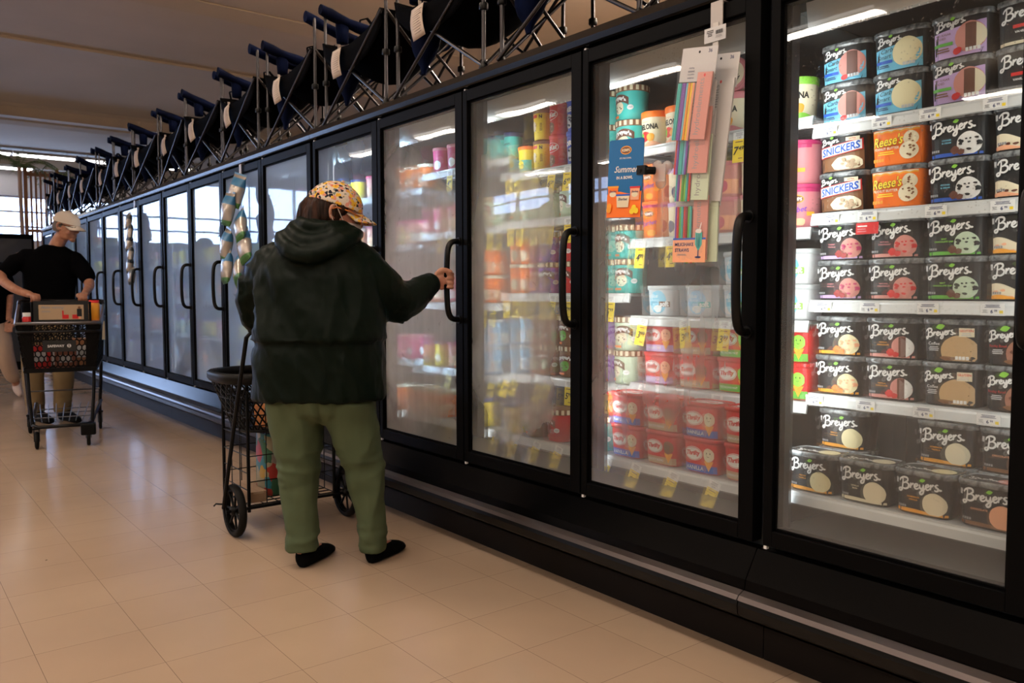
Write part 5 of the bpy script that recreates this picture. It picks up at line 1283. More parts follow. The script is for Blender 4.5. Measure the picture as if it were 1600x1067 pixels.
# ---------------------------------------------------------------- snack bags on clip strips further down the row
m_bagw = mat('silver_bag', (0.42, 0.38, 0.34), 0.25, metal=0.4); noise_bump(m_bagw, 30, 0.6, 0.006)
m_bagb = mat('bag_blue', (0.03, 0.15, 0.30), 0.35); noise_bump(m_bagb, 30, 0.4, 0.005)
m_bagg = mat('bag_green', (0.04, 0.14, 0.03), 0.35); noise_bump(m_bagg, 30, 0.4, 0.005)
m_bagd = mat('bag_dark', (0.03, 0.04, 0.04), 0.4); noise_bump(m_bagd, 30, 0.4, 0.005)
def snack_bag(loc, rz, tilt, label, cols, s=1.0, grp='snack bags on the clip strip'):
    t = thing('snack_bag', label, 'snack bag', loc, rz, grp); t.rotation_euler = (tilt, .12, rz)
    W, H = .12 * s, .17 * s; rs = []
    mb = MB(); nseg = 12; n = 20
    for j in range(nseg + 1):
        u = j / nseg; p = max(math.sin(PI * u), 0) ** .55; th = .003 + .028 * s * p; w = W / 2 * (1 - .10 * p)
        rs.append([(th * math.copysign(abs(math.cos(2 * PI * k / n)) ** .8, math.cos(2 * PI * k / n)) + .002 * math.sin(9 * u + k), w * math.sin(2 * PI * k / n), -u * H) for k in range(n)])
    for j in range(nseg):
        mb.loft(rs[j:j + 2], 1 if j < 1 else 0 if j < 4 else 1 if j < 10 else 2, cap=j in (0, nseg - 1))
    mb.build('bag_body', cols, t)
    MB().box((-.0015, -W / 2, 0), (.0015, W / 2, .012)).build('top_seal', cols[0], t)
    return t
def strip(y, z0, n, word, cols, step, m2=None):
    t = thing('clip_strip', word, 'clip strip', (HX, y, 1.998))
    mb = MB(); mb.prism([(.0, -.07), (.0, .004), (.03, .004), (.03, .0005), (.004, .0005), (.004, -.07)], -.018, .018); mb.build('hook', m_hook, t)
    mb = MB(); mb.box((-.004, -.010, -.88), (-.0015, .010, -.05)); mb.build('strip', m_strip, t)
PLC = ['topmost', 'second from the top', 'third from the top', 'fourth from the top', 'fifth from the top', 'sixth from the top', 'seventh from the top', 'lowest']
strip(5.66, 0, 0, 'hanging clip strip with snack bags hooked over a fogged door left of the cap', None, 0)
zz = [1.91, 1.79, 1.66, 1.55, 1.52, 1.40, 1.37]; dy = [-.04, .0, -.02, .05, -.07, .07, .0]
for i in range(7):
    snack_bag((HX - (.04 + .055 * (i % 2)), 5.585 + dy[i], zz[i]), rnd.uniform(-.3, .3), rnd.uniform(-.6, .5), 'silver, blue and green snack bag, %s on the clip strip' % PLC[i], [m_bagb, m_bagw, m_bagg], 1.3)
strip(8.49, 0, 0, 'hanging clip strip with dark packs hooked over a far fogged door', None, 0)
for i in range(6):
    snack_bag((HX - .04, 8.49 + .015 * (-1) ** i, 1.88 - i * .105), rnd.uniform(-.2, .2), .1 * (-1) ** i, 'dark narrow pack, %s on the far clip strip' % PLC[i], [m_bagd, m_bagw, m_bagd], .95, 'dark packs on the far clip strip')

# ---------------------------------------------------------------- palm display behind the end of the row
m_wood = mat('brown_slat_wood', (0.16, 0.07, 0.03), 0.6); noise_bump(m_wood, 30, 0.2, stretch=(1, 1, .1))
m_leaf = mat('palm_leaf', (0.06, 0.12, 0.03), 0.5); noise_color(m_leaf, (0.03, 0.07, 0.02), (0.14, 0.20, 0.05), 6)
m_trunk = mat('palm_stem', (0.30, 0.22, 0.18), 0.8); noise_bump(m_trunk, 40, 0.5)
t = thing('display_tower', 'brown slatted wooden display tower under palm fronds at the far end', 'display', (2.55, 17.0, 0))
for x in (-.22, .28): MB().box((x - .03, -.03, 0), (x + .03, .03, 3.35)).build('post', m_wood, t)
mb = MB()
for i in range(6): mb.box((-.15 + i * .075, -.012, .3), (-.115 + i * .075, .012, 3.3))
mb.build('slat_panel', m_wood, t)
for z in (.4, 1.3, 2.2, 3.2): MB().box((-.24, -.04, z), (.30, -.02, z + .06)).build('rail', m_wood, t)
def palm(loc, h, label, seed, nf=11):
    q = random.Random(seed); t = thing('potted_palm', label, 'palm', loc, 0, 'potted palms')
    MB().lathe([(.13, 0), (.17, .02), (.20, .30), (.21, .32), (.18, .32), (.17, .28)], 20).build('pot', m_trunk, t)
    MB().tube([(0, 0, .25), (.01, .0, h * .5), (-.01, .01, h)], [.045, .035, .03], 10).build('trunk', m_trunk, t)
    for i in range(nf):
        a = 2 * PI * i / nf + q.uniform(-.2, .2); ln_ = q.uniform(.45, .62); up = q.uniform(.15, .5)
        mb = MB(); pts = [Vector((math.cos(a) * ln_ * s, math.sin(a) * ln_ * s, h + up * math.sin(s * 2.2) * .6 - .18 * s * s)) for s in [j / 8 for j in range(9)]]
        mb.tube(pts, .006, 5)
        for j in range(1, 9):
            for sd in (1, -1):
                d_ = (pts[j] - pts[j - 1]).normalized(); sidev = Vector((-math.sin(a), math.cos(a), 0)) * sd
                for r_ in (0, .5):
                    p = pts[j - 1].lerp(pts[j], r_); tip = p + sidev * .15 * (1 - .07 * j) + d_ * .07 + Vector((0, 0, -.05)); n_ = d_ * .010
                    mb.add([tuple(p - n_), tuple(p + n_), tuple(tip), tuple(p + Vector((0, 0, .004)))], [(0, 1, 2), (0, 2, 3), (1, 3, 2)], 0)
        mb.build('frond', m_leaf, t)
palm((2.15, 16.2, 0), 3.25, 'tall potted palm with pale stem left of the wooden tower', 3)
palm((3.05, 17.9, 0), 3.30, 'tall potted palm right of the wooden tower', 8)
# cross row of strip lights near the shop front
for i, (x, y) in enumerate([(2.0, 20.9), (3.27, 20.9), (4.54, 20.9), (5.81, 20.9), (2.6, 22.3), (1.33, 22.3)]):
    strip_light(x, y, 4.12 if i < 4 else 4.0, 1.25, 'x', 'strip light in the cross row near the front windows', 'cross row of strip lights', m_lamp_far)
# ---------------------------------------------------------------- people
from mathutils import noise as mnoise
def displace(me, fn):
    nrm = [v.normal.copy() for v in me.vertices]; co = [v.co.copy() for v in me.vertices]; out = []
    for c, n_ in zip(co, nrm): out.extend(c + n_ * fn(c.x, c.y, c.z))
    me.vertices.foreach_set('co', out); me.update()
def ridge(x, y, z, sx, sz, sk=0.0, off=0.0):
    # soft cloth ridges: long in z, narrow across, skewed by sk
    n_ = mnoise.noise(Vector(((x + sk * z) * sx + off, y * sx * .8, z * sz)))
    return 0.35 - abs(n_) * 1.6
def evaluated_mesh(o):
    dg = bpy.context.evaluated_depsgraph_get(); dg.update(); ev = o.evaluated_get(dg)
    me = bpy.data.meshes.new_from_object(ev, depsgraph=dg); o.modifiers.clear(); o.data = me; return o
def organic(mb, name, m, parent, voxel=.008, smooth=6, fac=.5, folds=None, extra=None):
    """fuse overlapping lofts into one continuous skin"""
    mb.fixn = True
    o = mb.build(name, m, parent)
    r = o.modifiers.new('fuse', 'REMESH'); r.mode = 'VOXEL'; r.voxel_size = voxel; r.use_smooth_shade = True
    s = o.modifiers.new('smooth', 'SMOOTH'); s.factor = fac; s.iterations = smooth
    evaluated_mesh(o)
    if folds: folds(o.data)
    o.data.materials.clear()
    for q in (m if isinstance(m, list) else [m]): o.data.materials.append(q)
    if extra: extra(o.data)
    for p in o.data.polygons: p.use_smooth = True
    return o
def ell(c, hx, hy, n=28, e=2.3, tilt=None):
    out = []
    for k in range(n):
        a = 2 * PI * k / n; cc, ss = math.cos(a), math.sin(a)
        out.append((c[0] + math.copysign(abs(cc) ** (2 / e), cc) * hx, c[1] + math.copysign(abs(ss) ** (2 / e), ss) * hy, c[2] + (tilt[0] * cc * hx + tilt[1] * ss * hy if tilt else 0)))
    return out
def column(mb, rows, e=2.3, n=28):
    mb.loft([ell((r[0], r[1], r[2]), r[3], r[4], n, e, r[5] if len(r) > 5 else None) for r in rows])
def spline(pts, n=5):
    P_ = [tuple(p) for p in pts]; out = []; dim = len(P_[0])
    for i in range(len(P_) - 1):
        p0, p1, p2, p3 = P_[max(i - 1, 0)], P_[i], P_[i + 1], P_[min(i + 2, len(P_) - 1)]
        for s in range(n):
            t = s / n; out.append(tuple(0.5 * (2 * p1[k] + (p2[k] - p0[k]) * t + (2 * p0[k] - 5 * p1[k] + 4 * p2[k] - p3[k]) * t * t + (3 * p1[k] - p0[k] - 3 * p2[k] + p3[k]) * t ** 3) for k in range(dim)))
    out.append(P_[-1]); return out
def limb(mb, pts, n=14, flat=None):
    S = spline(pts, 5); mb.tube([p[:3] for p in S], [p[3] for p in S], n, flat=flat)
    for q in (S[0], S[-1]): mb.sphere(q[:3], q[3] * .96, 0, 12, 8)
m_skinA = mat('skin', (0.42, 0.20, 0.135), 0.5, spec=.35); noise_color(m_skinA, (0.36, 0.15, 0.10), (0.48, 0.25, 0.17), 30); noise_bump(m_skinA, 120, .15, .001)
m_skinB = mat('skin_tanned', (0.36, 0.17, 0.11), 0.5, spec=.35); noise_color(m_skinB, (0.30, 0.13, 0.08), (0.40, 0.20, 0.13), 25); noise_bump(m_skinB, 120, .1, .001)
for m_ in (m_skinA, m_skinB): m_.node_tree.nodes['Principled BSDF'].inputs['Subsurface Weight'].default_value = 0.05
m_jacket = mat('dark_green_nylon', (0.0014, 0.0052, 0.003), 0.5, spec=.10); noise_bump(m_jacket, 26, .35, .008, 5, (1, 1, .5))
m_trouser = mat('sage_green_cotton', (0.13, 0.15, 0.085), 0.85, spec=.2); noise_color(m_trouser, (0.062, 0.087, 0.047), (0.078, 0.106, 0.058), 3); noise_bump(m_trouser, 7, .4, .015, 4, (1, 1, .45))
m_shoe = mat('black_felt_shoe', (0.002, 0.002, 0.002), 0.9, spec=.05); noise_bump(m_shoe, 120, .2, .001)
m_hair = mat('dark_brown_hair', (0.02, 0.008, 0.005), 0.6, spec=.15); noise_color(m_hair, (0.006, 0.0025, 0.0015), (0.035, 0.013, 0.007), 60, 3, stretch=(1, 1, .12)); noise_bump(m_hair, 70, .6, .004, 3, (1, 1, .1))
m_mask = mat('white_mask', (0.62, 0.56, 0.52), 0.8); noise_bump(m_mask, 50, .2, .002)
m_rim = mat('amber_spectacle_rim', (0.42, 0.13, 0.02), 0.3, spec=.6)
m_lens = mat('lens', (.9, .95, 1), .05, alpha=.25)
m_capf = mat('floral_cotton', (0.7, 0.6, 0.5), 0.85, spec=.2)
nt, ns, ln, b = nodes(m_capf)
tc = N(nt, 'ShaderNodeTexCoord')
def flowers(scale, r1, r2, off):
    mp = N(nt, 'ShaderNodeMapping'); mp.inputs['Location'].default_value = off; ln.new(tc.outputs['Object'], mp.inputs[0])
    nz = N(nt, 'ShaderNodeTexNoise', i_Scale=scale * 1.6, i_Detail=1.0); ln.new(mp.outputs[0], nz.inputs['Vector'])
    ad = N(nt, 'ShaderNodeVectorMath', operation='MULTIPLY_ADD'); ln.new(nz.outputs['Color'], ad.inputs[0]); ad.inputs[1].default_value = (.016,) * 3; ln.new(mp.outputs[0], ad.inputs[2])
    v = N(nt, 'ShaderNodeTexVoronoi', i_Scale=scale); v.inputs['Randomness'].default_value = .85; ln.new(ad.outputs[0], v.inputs['Vector'])
    lo_ = N(nt, 'ShaderNodeMath', operation='LESS_THAN'); lo_.inputs[1].default_value = r1; ln.new(v.outputs['Distance'], lo_.inputs[0])
    l2 = N(nt, 'ShaderNodeMath', operation='LESS_THAN'); l2.inputs[1].default_value = r2; ln.new(v.outputs['Distance'], l2.inputs[0])
    return lo_.outputs[0], l2.outputs[0], v
def over(base, fac, col):
    mx = N(nt, 'ShaderNodeMix', data_type='RGBA'); ln.new(fac, mx.inputs['Factor'])
    if isinstance(base, tuple): mx.inputs['A'].default_value = base
    else: ln.new(base, mx.inputs['A'])
    mx.inputs['B'].default_value = (*col, 1); return mx.outputs['Result']
a1, a2, v1 = flowers(36, .40, .12, (0, 0, 0)); b1, b2, v2 = flowers(40, .36, .10, (.31, .17, .05)); c1, c2, v3 = flowers(46, .33, .1, (.7, .4, .9)); d1, d2, v4 = flowers(52, .30, .1, (1.3, .9, .2))
c_ = over((.60, .53, .45, 1), d1, (.16, .20, .17)); c_ = over(c_, c1, (.012, .012, .025)); c_ = over(c_, b1, (.62, .26, .20)); c_ = over(c_, b2, (.5, .06, .03)); c_ = over(c_, a1, (.72, .42, .04)); c_ = over(c_, a2, (.30, .09, .01))
ln.new(c_, b.inputs['Base Color'])

# ======== person in the green jacket (local x = to the right of the photo, y = away, z = up)
A = thing('person', 'person in dark green hooded jacket and floral cap gripping a freezer door handle', 'person', (1.49, 3.07, 0), R(-38.19))
# -- body: one continuous surface
mb = MB()
column(mb, [(-.05, 0, .70, .15, .10), (-.05, 0, .85, .16, .11), (-.05, .0, 1.0, .16, .11), (-.05, 0, 1.15, .16, .11), (-.05, .0, 1.25, .13, .09), (-.03, .0, 1.32, .07, .07)])
limb(mb, [(-.03, .0, 1.28, .055), (-.015, .005, 1.34, .052), (.0, .01, 1.40, .05)])
limb(mb, [(.12, 0, 1.255, .05), (.18, .04, 1.17, .045), (.245, .10, 1.095, .038), (.31, .18, 1.125, .034), (.378, .245, 1.165, .026), (.396, .252, 1.168, .026)])
limb(mb, [(-.22, 0, 1.255, .05), (-.30, .01, 1.19, .045), (-.355, .03, 1.11, .038), (-.352, .09, 1.02, .032), (-.345, .20, .945, .025), (-.343, .255, .925, .026)])
limb(mb, [(-.12, 0, .75, .09), (-.14, .01, .55, .07), (-.135, .0, .38, .055), (-.133, -.02, .22, .045), (-.13, -.025, .09, .031), (-.128, -.02, .05, .029)])
limb(mb, [(.03, 0, .75, .09), (.09, .01, .55, .07), (.12, .01, .38, .055), (.135, .02, .22, .045), (.143, .025, .09, .031), (.145, .03, .05, .029)])
for (fx, fy, dx, dy) in ((-.128, -.03, .06, .20), (.145, .02, .085, .19)):
    limb(mb, [(fx, fy + .005, .040, .026), (fx + dx * .35, fy + dy * .35, .044, .028), (fx + dx * .85, fy + dy * .85, .026, .018)], flat=.9)
# right fist around the door handle
def fist(mb, wrist, knuck, hc, ax=(0, 0, 1), up=(0, 0, 1), r=.0088, hr=.0135, thumb=True, flip=1):
    """fingers wrap a bar: hc = point on the bar axis, ax = bar direction, palm comes from wrist"""
    hc = Vector(hc); ax = Vector(ax).normalized(); w = Vector(wrist); k = Vector(knuck)
    inn = (k - w); inn -= ax * inn.dot(ax); inn.normalize(); near = ax.cross(inn) * flip    # near = side of the bar the back of the hand is on
    pc = w.lerp(k, .55)
    S = [w, w.lerp(k, .35), w.lerp(k, .7), k]
    hw = [.026, .034, .040, .040]
    rings = []
    for p, h in zip(S, hw):
        rings.append([tuple(p + ax * math.cos(2 * PI * j / 16) * h + near * math.sin(2 * PI * j / 16) * .016) for j in range(16)])
    mb.loft(rings); mb.sphere(tuple(k), .017, 0, 12, 8, (1, 1, 1))
    for i, (o_, s_) in enumerate(zip((.031, .011, -.009, -.028), (1.0, 1.06, 1.0, .86))):
        base = k + ax * o_ + near * .002
        c = hc + ax * (o_ * .98)
        P_ = []
        R_ = hr + r * .9
        P_.append((*(base - inn * .012), r * 1.1))
        P_.append((*(c + near * (R_ + .004) - inn * .004), r * 1.12))
        P_.append((*(c + near * R_ * .72 * s_ + inn * R_ * .80 * s_), r * 1.05))
        P_.append((*(c + inn * R_ * 1.08 * s_ - near * .004), r))
        P_.append((*(c - near * R_ * .82 + inn * R_ * .62), r * .95))
        P_.append((*(c - near * R_ * 1.02 - inn * .004), r * .86))
        limb(mb, P_, 10)
    t0 = w.lerp(k, .30) + ax * .030
    limb(mb, [(*t0, .014), (*(w.lerp(k, .68) + ax * .046 - near * .012), .0125), (*(hc + ax * .046 - near * (hr + .010) - inn * .010), .0105), (*(hc + ax * .040 - near * (hr + .012) + inn * .010), .009)], 10)
fist(mb, (.390, .248, 1.168), (.428, .262, 1.170), (.4425, .2800, 1.170), flip=1)
# left fist on the cart handle
fist(mb, (-.340, .235, .935), (-.325, .262, .938), (-.318, .280, .938), ax=(.786, .618, 0), flip=-1)
# head: turned to the right and bent down
hd = MB()
hd.loft([ell((0.0 + .012, 0, -.105), .030, .030), ell((.022, 0, -.095), .052, .048), ell((.020, 0, -.07), .072, .060), ell((.010, 0, -.035), .088, .070), ell((.0, 0, 0), .097, .075), ell((-.004, 0, .035), .099, .077), ell((-.004, 0, .07), .088, .070), ell((-.002, 0, .095), .060, .048), ell((0, 0, .108), .02, .016)])
hd.loft([ell((.093, 0, .022), .006, .006, 12), ell((.100, 0, .005), .010, .009, 12), ell((.110, 0, -.018), .014, .014, 12), ell((.104, 0, -.032), .012, .016, 12), ell((.085, 0, -.038), .01, .01, 12)])       # nose
limb(hd, [(.088, -.035, .028, .010), (.099, 0, .030, .010), (.088, .035, .028, .010)], 10)     # brow
for s in (1, -1):
    limb(hd, [(.070, .038 * s, -.022, .022), (.060, .045 * s, -.040, .022)], 10)                # cheek
    limb(hd, [(-.008, .077 * s, .022, .007), (-.020, .085 * s, .014, .008), (-.022, .086 * s, -.008, .007), (-.010, .081 * s, -.030, .008), (.0, .078 * s, -.026, .006)], 8)   # ear
    hd.sphere((.086, .030 * s, .006), .011)
limb(hd, [(.094, -.022, -.058, .007), (.101, 0, -.056, .0085), (.094, .022, -.058, .007)], 10); limb(hd, [(.090, -.018, -.069, .007), (.098, 0, -.070, .009), (.090, .018, -.069, .007)], 10); limb(hd, [(.082, -.014, -.094, .014), (.088, 0, -.095, .016), (.082, .014, -.094, .014)], 10)
HM = Matrix.Translation((.010, .015, 1.440)) @ Matrix.Rotation(R(16), 4, 'Z') @ Matrix.Rotation(R(17), 4, 'Y')
hd.xf(HM); mb.add(hd.v, hd.f)
organic(mb, 'body', m_skinA, A, .0042, 3, .4)
# -- hair: bob under the cap
mb = MB()
mb.loft([ell((-.045, 0, -.092), .058, .060), ell((-.042, 0, -.07), .078, .078), ell((-.034, 0, -.03), .088, .086), ell((-.026, 0, .01), .090, .087), ell((-.018, 0, .05), .086, .080), ell((-.012, 0, .09), .05, .05)])
for s in (1, -1): limb(mb, [(.030, .070 * s, .03, .014), (.028, .076 * s, .008, .013), (.018, .080 * s, .024, .014)])
limb(mb, [(-.10, 0, .03, .022), (-.118, 0, -.02, .024), (-.112, 0, -.075, .022)])
mb.xf(HM); organic(mb, 'hair', m_hair, A, .004, 3, .5, lambda me: displace(me, lambda x, y, z: .0045 * mnoise.noise(Vector((x * 110, y * 110, z * 14))) + .004 * mnoise.noise(Vector((x * 40, y * 40, z * 20)))))
# -- cap with brim, button, strap gap
mb = MB(); n = 32; rows_ = []
for j in range(9):
    t = j / 8 * PI / 2; rr_ = math.cos(t)
    rows_.append([(-.004 + (.110 if math.cos(2 * PI * k / n) > 0 else .112) * rr_ * math.cos(2 * PI * k / n), .092 * rr_ * math.sin(2 * PI * k / n), .030 + .098 * math.sin(t) - (.022 * math.cos(2 * PI * k / n) * -1 if j == 0 else 0) * .0) for k in range(n)])
mb.loft(rows_, cap=False); inner = [[(x * .965, y * .965, z - .003) for x, y, z in r] for r in rows_]; mb.loft(inner, cap=False)
w = n; o0 = 0
mb.add(rows_[0] + inner[0], [(i, (i + 1) % n, n + (i + 1) % n, n + i) for i in range(n)], 0, True)
mb.sphere((-.004, 0, .130), .007, 0, 10, 6)
def brim(s, u):
    a = (s - .5) * R(128); r_ = 1 + .0 * u
    x = .104 * math.cos(a) + u * (.070 * math.cos(a * .9) + .004); y = .088 * math.sin(a) * (1 - .06 * u)
    return (x - .004, y, .034 - .022 * u - .35 * y * y / .088 * (1) - .004)
grid_sheet(mb, brim, 16, 6, .004)
mb.xf(HM); cap_ = mb.build('cap', m_capf, A)
for p in cap_.data.polygons: p.use_smooth = True
mb = MB(); mb.tube([(-.100, -.046, .052), (-.1135, -.02, .046), (-.1145, .0, .045), (-.1135, .02, .046), (-.100, .046, .052)], .0105, 8, flat=.35); mb.xf(HM); mb.build('cap_strap', m_capf, A)
mb = MB(); mb.sphere((-.084, .0, .058), .032, 0, 16, 10, (.80, 1.2, .62)); mb.xf(HM); mb.build('hair_at_cap_opening', m_hair, A)
# -- glasses
mb = MB()
for s in (1, -1):
    ring = [(.108 - .010 * abs(math.cos(2 * PI * k / 20)) * (1 if s * math.cos(2 * PI * k / 20) > 0 else .2), s * (.032 + .024 * math.cos(2 * PI * k / 20)), .004 + .019 * math.sin(2 * PI * k / 20)) for k in range(20)]
    mb.tube(ring, .0032, 6, closed=True)
    mb.tube([(.096, s * .058, .012), (.05, s * .084, .016), (.0, s * .088, .016), (-.018, s * .088, .004)], .0034, 6, flat=1.6)
mb.tube([(.110, -.009, .010), (.113, 0, .012), (.110, .009, .010)], .0028, 6)
mb.xf(HM); g_ = mb.build('spectacles', m_rim, A)
for s in (1, -1):
    mb = MB(); mb.add([(.106, s * (.032 + .022 * math.cos(2 * PI * k / 16)), .004 + .018 * math.sin(2 * PI * k / 16)) for k in range(16)] + [(.1075, s * (.032 + .022 * math.cos(2 * PI * k / 16)), .004 + .018 * math.sin(2 * PI * k / 16)) for k in range(16)], [tuple(range(16)), tuple(range(31, 15, -1))] + [(k, (k + 1) % 16, 16 + (k + 1) % 16, 16 + k) for k in range(16)])
    mb.xf(HM); l_ = mb.build('lens', m_lens, g_)
# -- mask and its ear loops
mb = MB()
def maskf(s, u):
    a = (s - .5) * R(140); z = -.026 - u * .078; k = 1 - .25 * u * u
    return (.004 + (.108 + .014 * math.sin(PI * u) * math.cos(a) ** 3) * math.cos(a) * k, .080 * math.sin(a) * (1 - .18 * u), z + .014 * math.cos(a) ** 4 * (1 - u))
grid_sheet(mb, maskf, 18, 8, .002); mb.xf(HM); mk = mb.build('face_mask', m_mask, A)
for s in (1, -1):
    mb = MB(); mb.tube([(.040, s * .079, -.030), (.010, s * .084, .005), (-.008, s * .087, .026), (-.020, s * .090, .020)], .0016, 6); mb.tube([(.032, s * .074, -.088), (.005, s * .083, -.045), (-.016, s * .090, -.020)], .0016, 6); mb.xf(HM); mb.build('ear_loop', m_mask, mk)
# -- trousers
def trouser_folds(me):
    def f(x, y, z):
        sd = 1 if x > -.03 else -1
        return .015 * math.exp(-((z - .42) / .09) ** 2) * ridge(x, y, z, 5, 17, 0, 2) + .011 * math.exp(-((z - .12) / .06) ** 2) * ridge(x, y, z, 6, 22, 0, 7) + .015 * ridge(x, y, z, 9, 2.2, -.25 * sd, 1) * min(1, max(0, (z - .08) / .1)) + .004 * mnoise.noise(Vector((x * 25, y * 25, z * 14)))
    displace(me, f)
mb = MB()
column(mb, [(-.05, 0, .60, .12, .10), (-.05, -.005, .64, .205, .145), (-.052, -.01, .70, .222, .165), (-.055, -.01, .82, .225, .165), (-.055, 0, .95, .21, .15)])
column(mb, [(-.134, -.020, .072, .066, .072), (-.134, -.020, .10, .066, .074), (-.134, -.016, .16, .066, .078), (-.138, -.012, .23, .072, .085), (-.141, -.004, .32, .078, .092), (-.143, .0, .40, .082, .098), (-.145, .0, .50, .094, .112), (-.150, -.004, .60, .110, .13), (-.150, -.005, .68, .118, .15)])
column(mb, [(.147, .028, .050, .056, .070), (.146, .028, .10, .058, .072), (.142, .026, .16, .062, .078), (.136, .022, .23, .068, .085), (.126, .016, .32, .076, .095), (.115, .01, .40, .082, .10), (.095, .005, .50, .092, .112), (.070, .0, .60, .105, .13), (.060, -.005, .68, .115, .15)])
organic(mb, 'trousers', m_trouser, A, .008, 5, .5, trouser_folds)
# -- jacket
def jacket_folds(me):
    def f(x, y, z):
        w_ = 0
        if z < 1.27 and abs(x + .05) < .32:
            q = min(1, max(0, (1.27 - z) / .10)); w_ += q * (.020 if z > .94 else .013) * ridge(x, y, z, 7.5, 2.4, .45 if x < 0 else -.25, 3) + q * .008 * ridge(x, y, z, 15, 6, .3, 9)
        if x > .20 and z > 1.0: w_ += .013 * min(1, (x - .20) / .05) * ridge(z, y, x, 9, 11, .4, 4)
        if x < -.28 and z > .9: w_ += .011 * ridge(x, y, z, 8, 12, .3, 6)
        if z > 1.27: w_ += .006 * ridge(x, y, z, 12, 12, .8, 2)
        return w_ + .002 * mnoise.noise(Vector((x * 40, y * 40, z * 30)))
    displace(me, f)
mb = MB()
J = [(-.056, -.005, .688, .262, .178), (-.056, -.005, .70, .268, .183), (-.056, -.005, .76, .266, .183), (-.055, -.005, .86, .262, .182), (-.055, -.005, .925, .258, .180), (-.055, -.005, .930, .274, .196), (-.054, -.005, .945, .273, .195), (-.053, -.005, 1.0, .268, .19), (-.052, 0, 1.1, .256, .18), (-.052, 0, 1.18, .245, .168), (-.055, 0, 1.25, .222, .148), (-.050, 0, 1.30, .180, .122), (-.040, 0, 1.34, .125, .100), (-.032, .0, 1.365, .088, .082), (-.028, .0, 1.385, .070, .072)]
column(mb, J, 2.5, 40)
limb(mb, [(.10, 0, 1.235, .095), (.165, .03, 1.165, .090), (.235, .085, 1.095, .080), (.30, .165, 1.105, .068), (.355, .222, 1.145, .054), (.378, .243, 1.160, .044)], 18)
limb(mb, [(-.215, 0, 1.235, .095), (-.285, .012, 1.18, .082), (-.335, .03, 1.10, .070), (-.335, .07, 1.02, .060), (-.330, .15, .965, .048), (-.333, .205, .945, .042)], 18)
# slack cloth under the reaching arm
limb(mb, [(.19, .05, 1.06, .055), (.26, .12, 1.045, .05), (.33, .20, 1.085, .042)], 12)
# hood lying on the upper back, and the collar
limb(mb, [(-.165, -.01, 1.362, .026), (-.178, -.075, 1.338, .030), (-.150, -.135, 1.300, .034), (-.085, -.170, 1.262, .036), (-.01, -.168, 1.272, .036), (.055, -.140, 1.305, .034), (.105, -.075, 1.345, .028), (.108, .0, 1.352, .022)], 14)
limb(mb, [(-.150, -.03, 1.385, .022), (-.135, -.095, 1.355, .028), (-.075, -.140, 1.318, .034), (.0, -.140, 1.322, .034), (.062, -.105, 1.352, .028), (.09, -.03, 1.368, .022)], 14)
limb(mb, [(-.118, -.03, 1.405, .018), (-.095, -.090, 1.392, .022), (-.035, -.118, 1.372, .026), (.030, -.095, 1.380, .022), (.066, -.03, 1.388, .018)], 12)
limb(mb, [(-.10, -.150, 1.29, .024), (-.06, -.172, 1.245, .022), (-.04, -.170, 1.235, .012)], 12)
C_ = [(-.018 + .090 * math.cos(2 * PI * k / 16), .0 + .086 * math.sin(2 * PI * k / 16), 1.385 + .020 * -math.cos(2 * PI * k / 16)) for k in range(16)]
mb.tube(C_, .020, 10, closed=True)
organic(mb, 'jacket', m_jacket, A, .0075, 4, .5, jacket_folds)
mb = MB(); mb.tube([(.366, .232, 1.155), (.384, .248, 1.166)], [.046, .042], 18); mb.build('jacket_cuff', m_jacket, A)
# -- slip-on shoes
for (fx, fy, dx, dy) in ((-.128, -.040, .062, .205), (.145, .012, .090, .195)):
    L_ = math.hypot(dx, dy); mb = MB(); rs = []
    for t_, hw, h in ((-.06, .020, .060), (-.02, .034, .080), (.12, .041, .082), (.30, .043, .066), (.50, .046, .060), (.8, .049, .052), (.95, .040, .042), (1.05, .018, .026)):
        cx, cy = fx + dx * t_, fy + dy * t_; px_, py_ = dy / L_, -dx / L_
        rs.append([(cx + px_ * hw * math.cos(2 * PI * k / 16), cy + py_ * hw * math.cos(2 * PI * k / 16), max(.001, h * .5 + h * .5 * math.sin(2 * PI * k / 16))) for k in range(16)])
    mb.loft(rs); organic(mb, 'shoe', m_shoe, A, .006, 3)

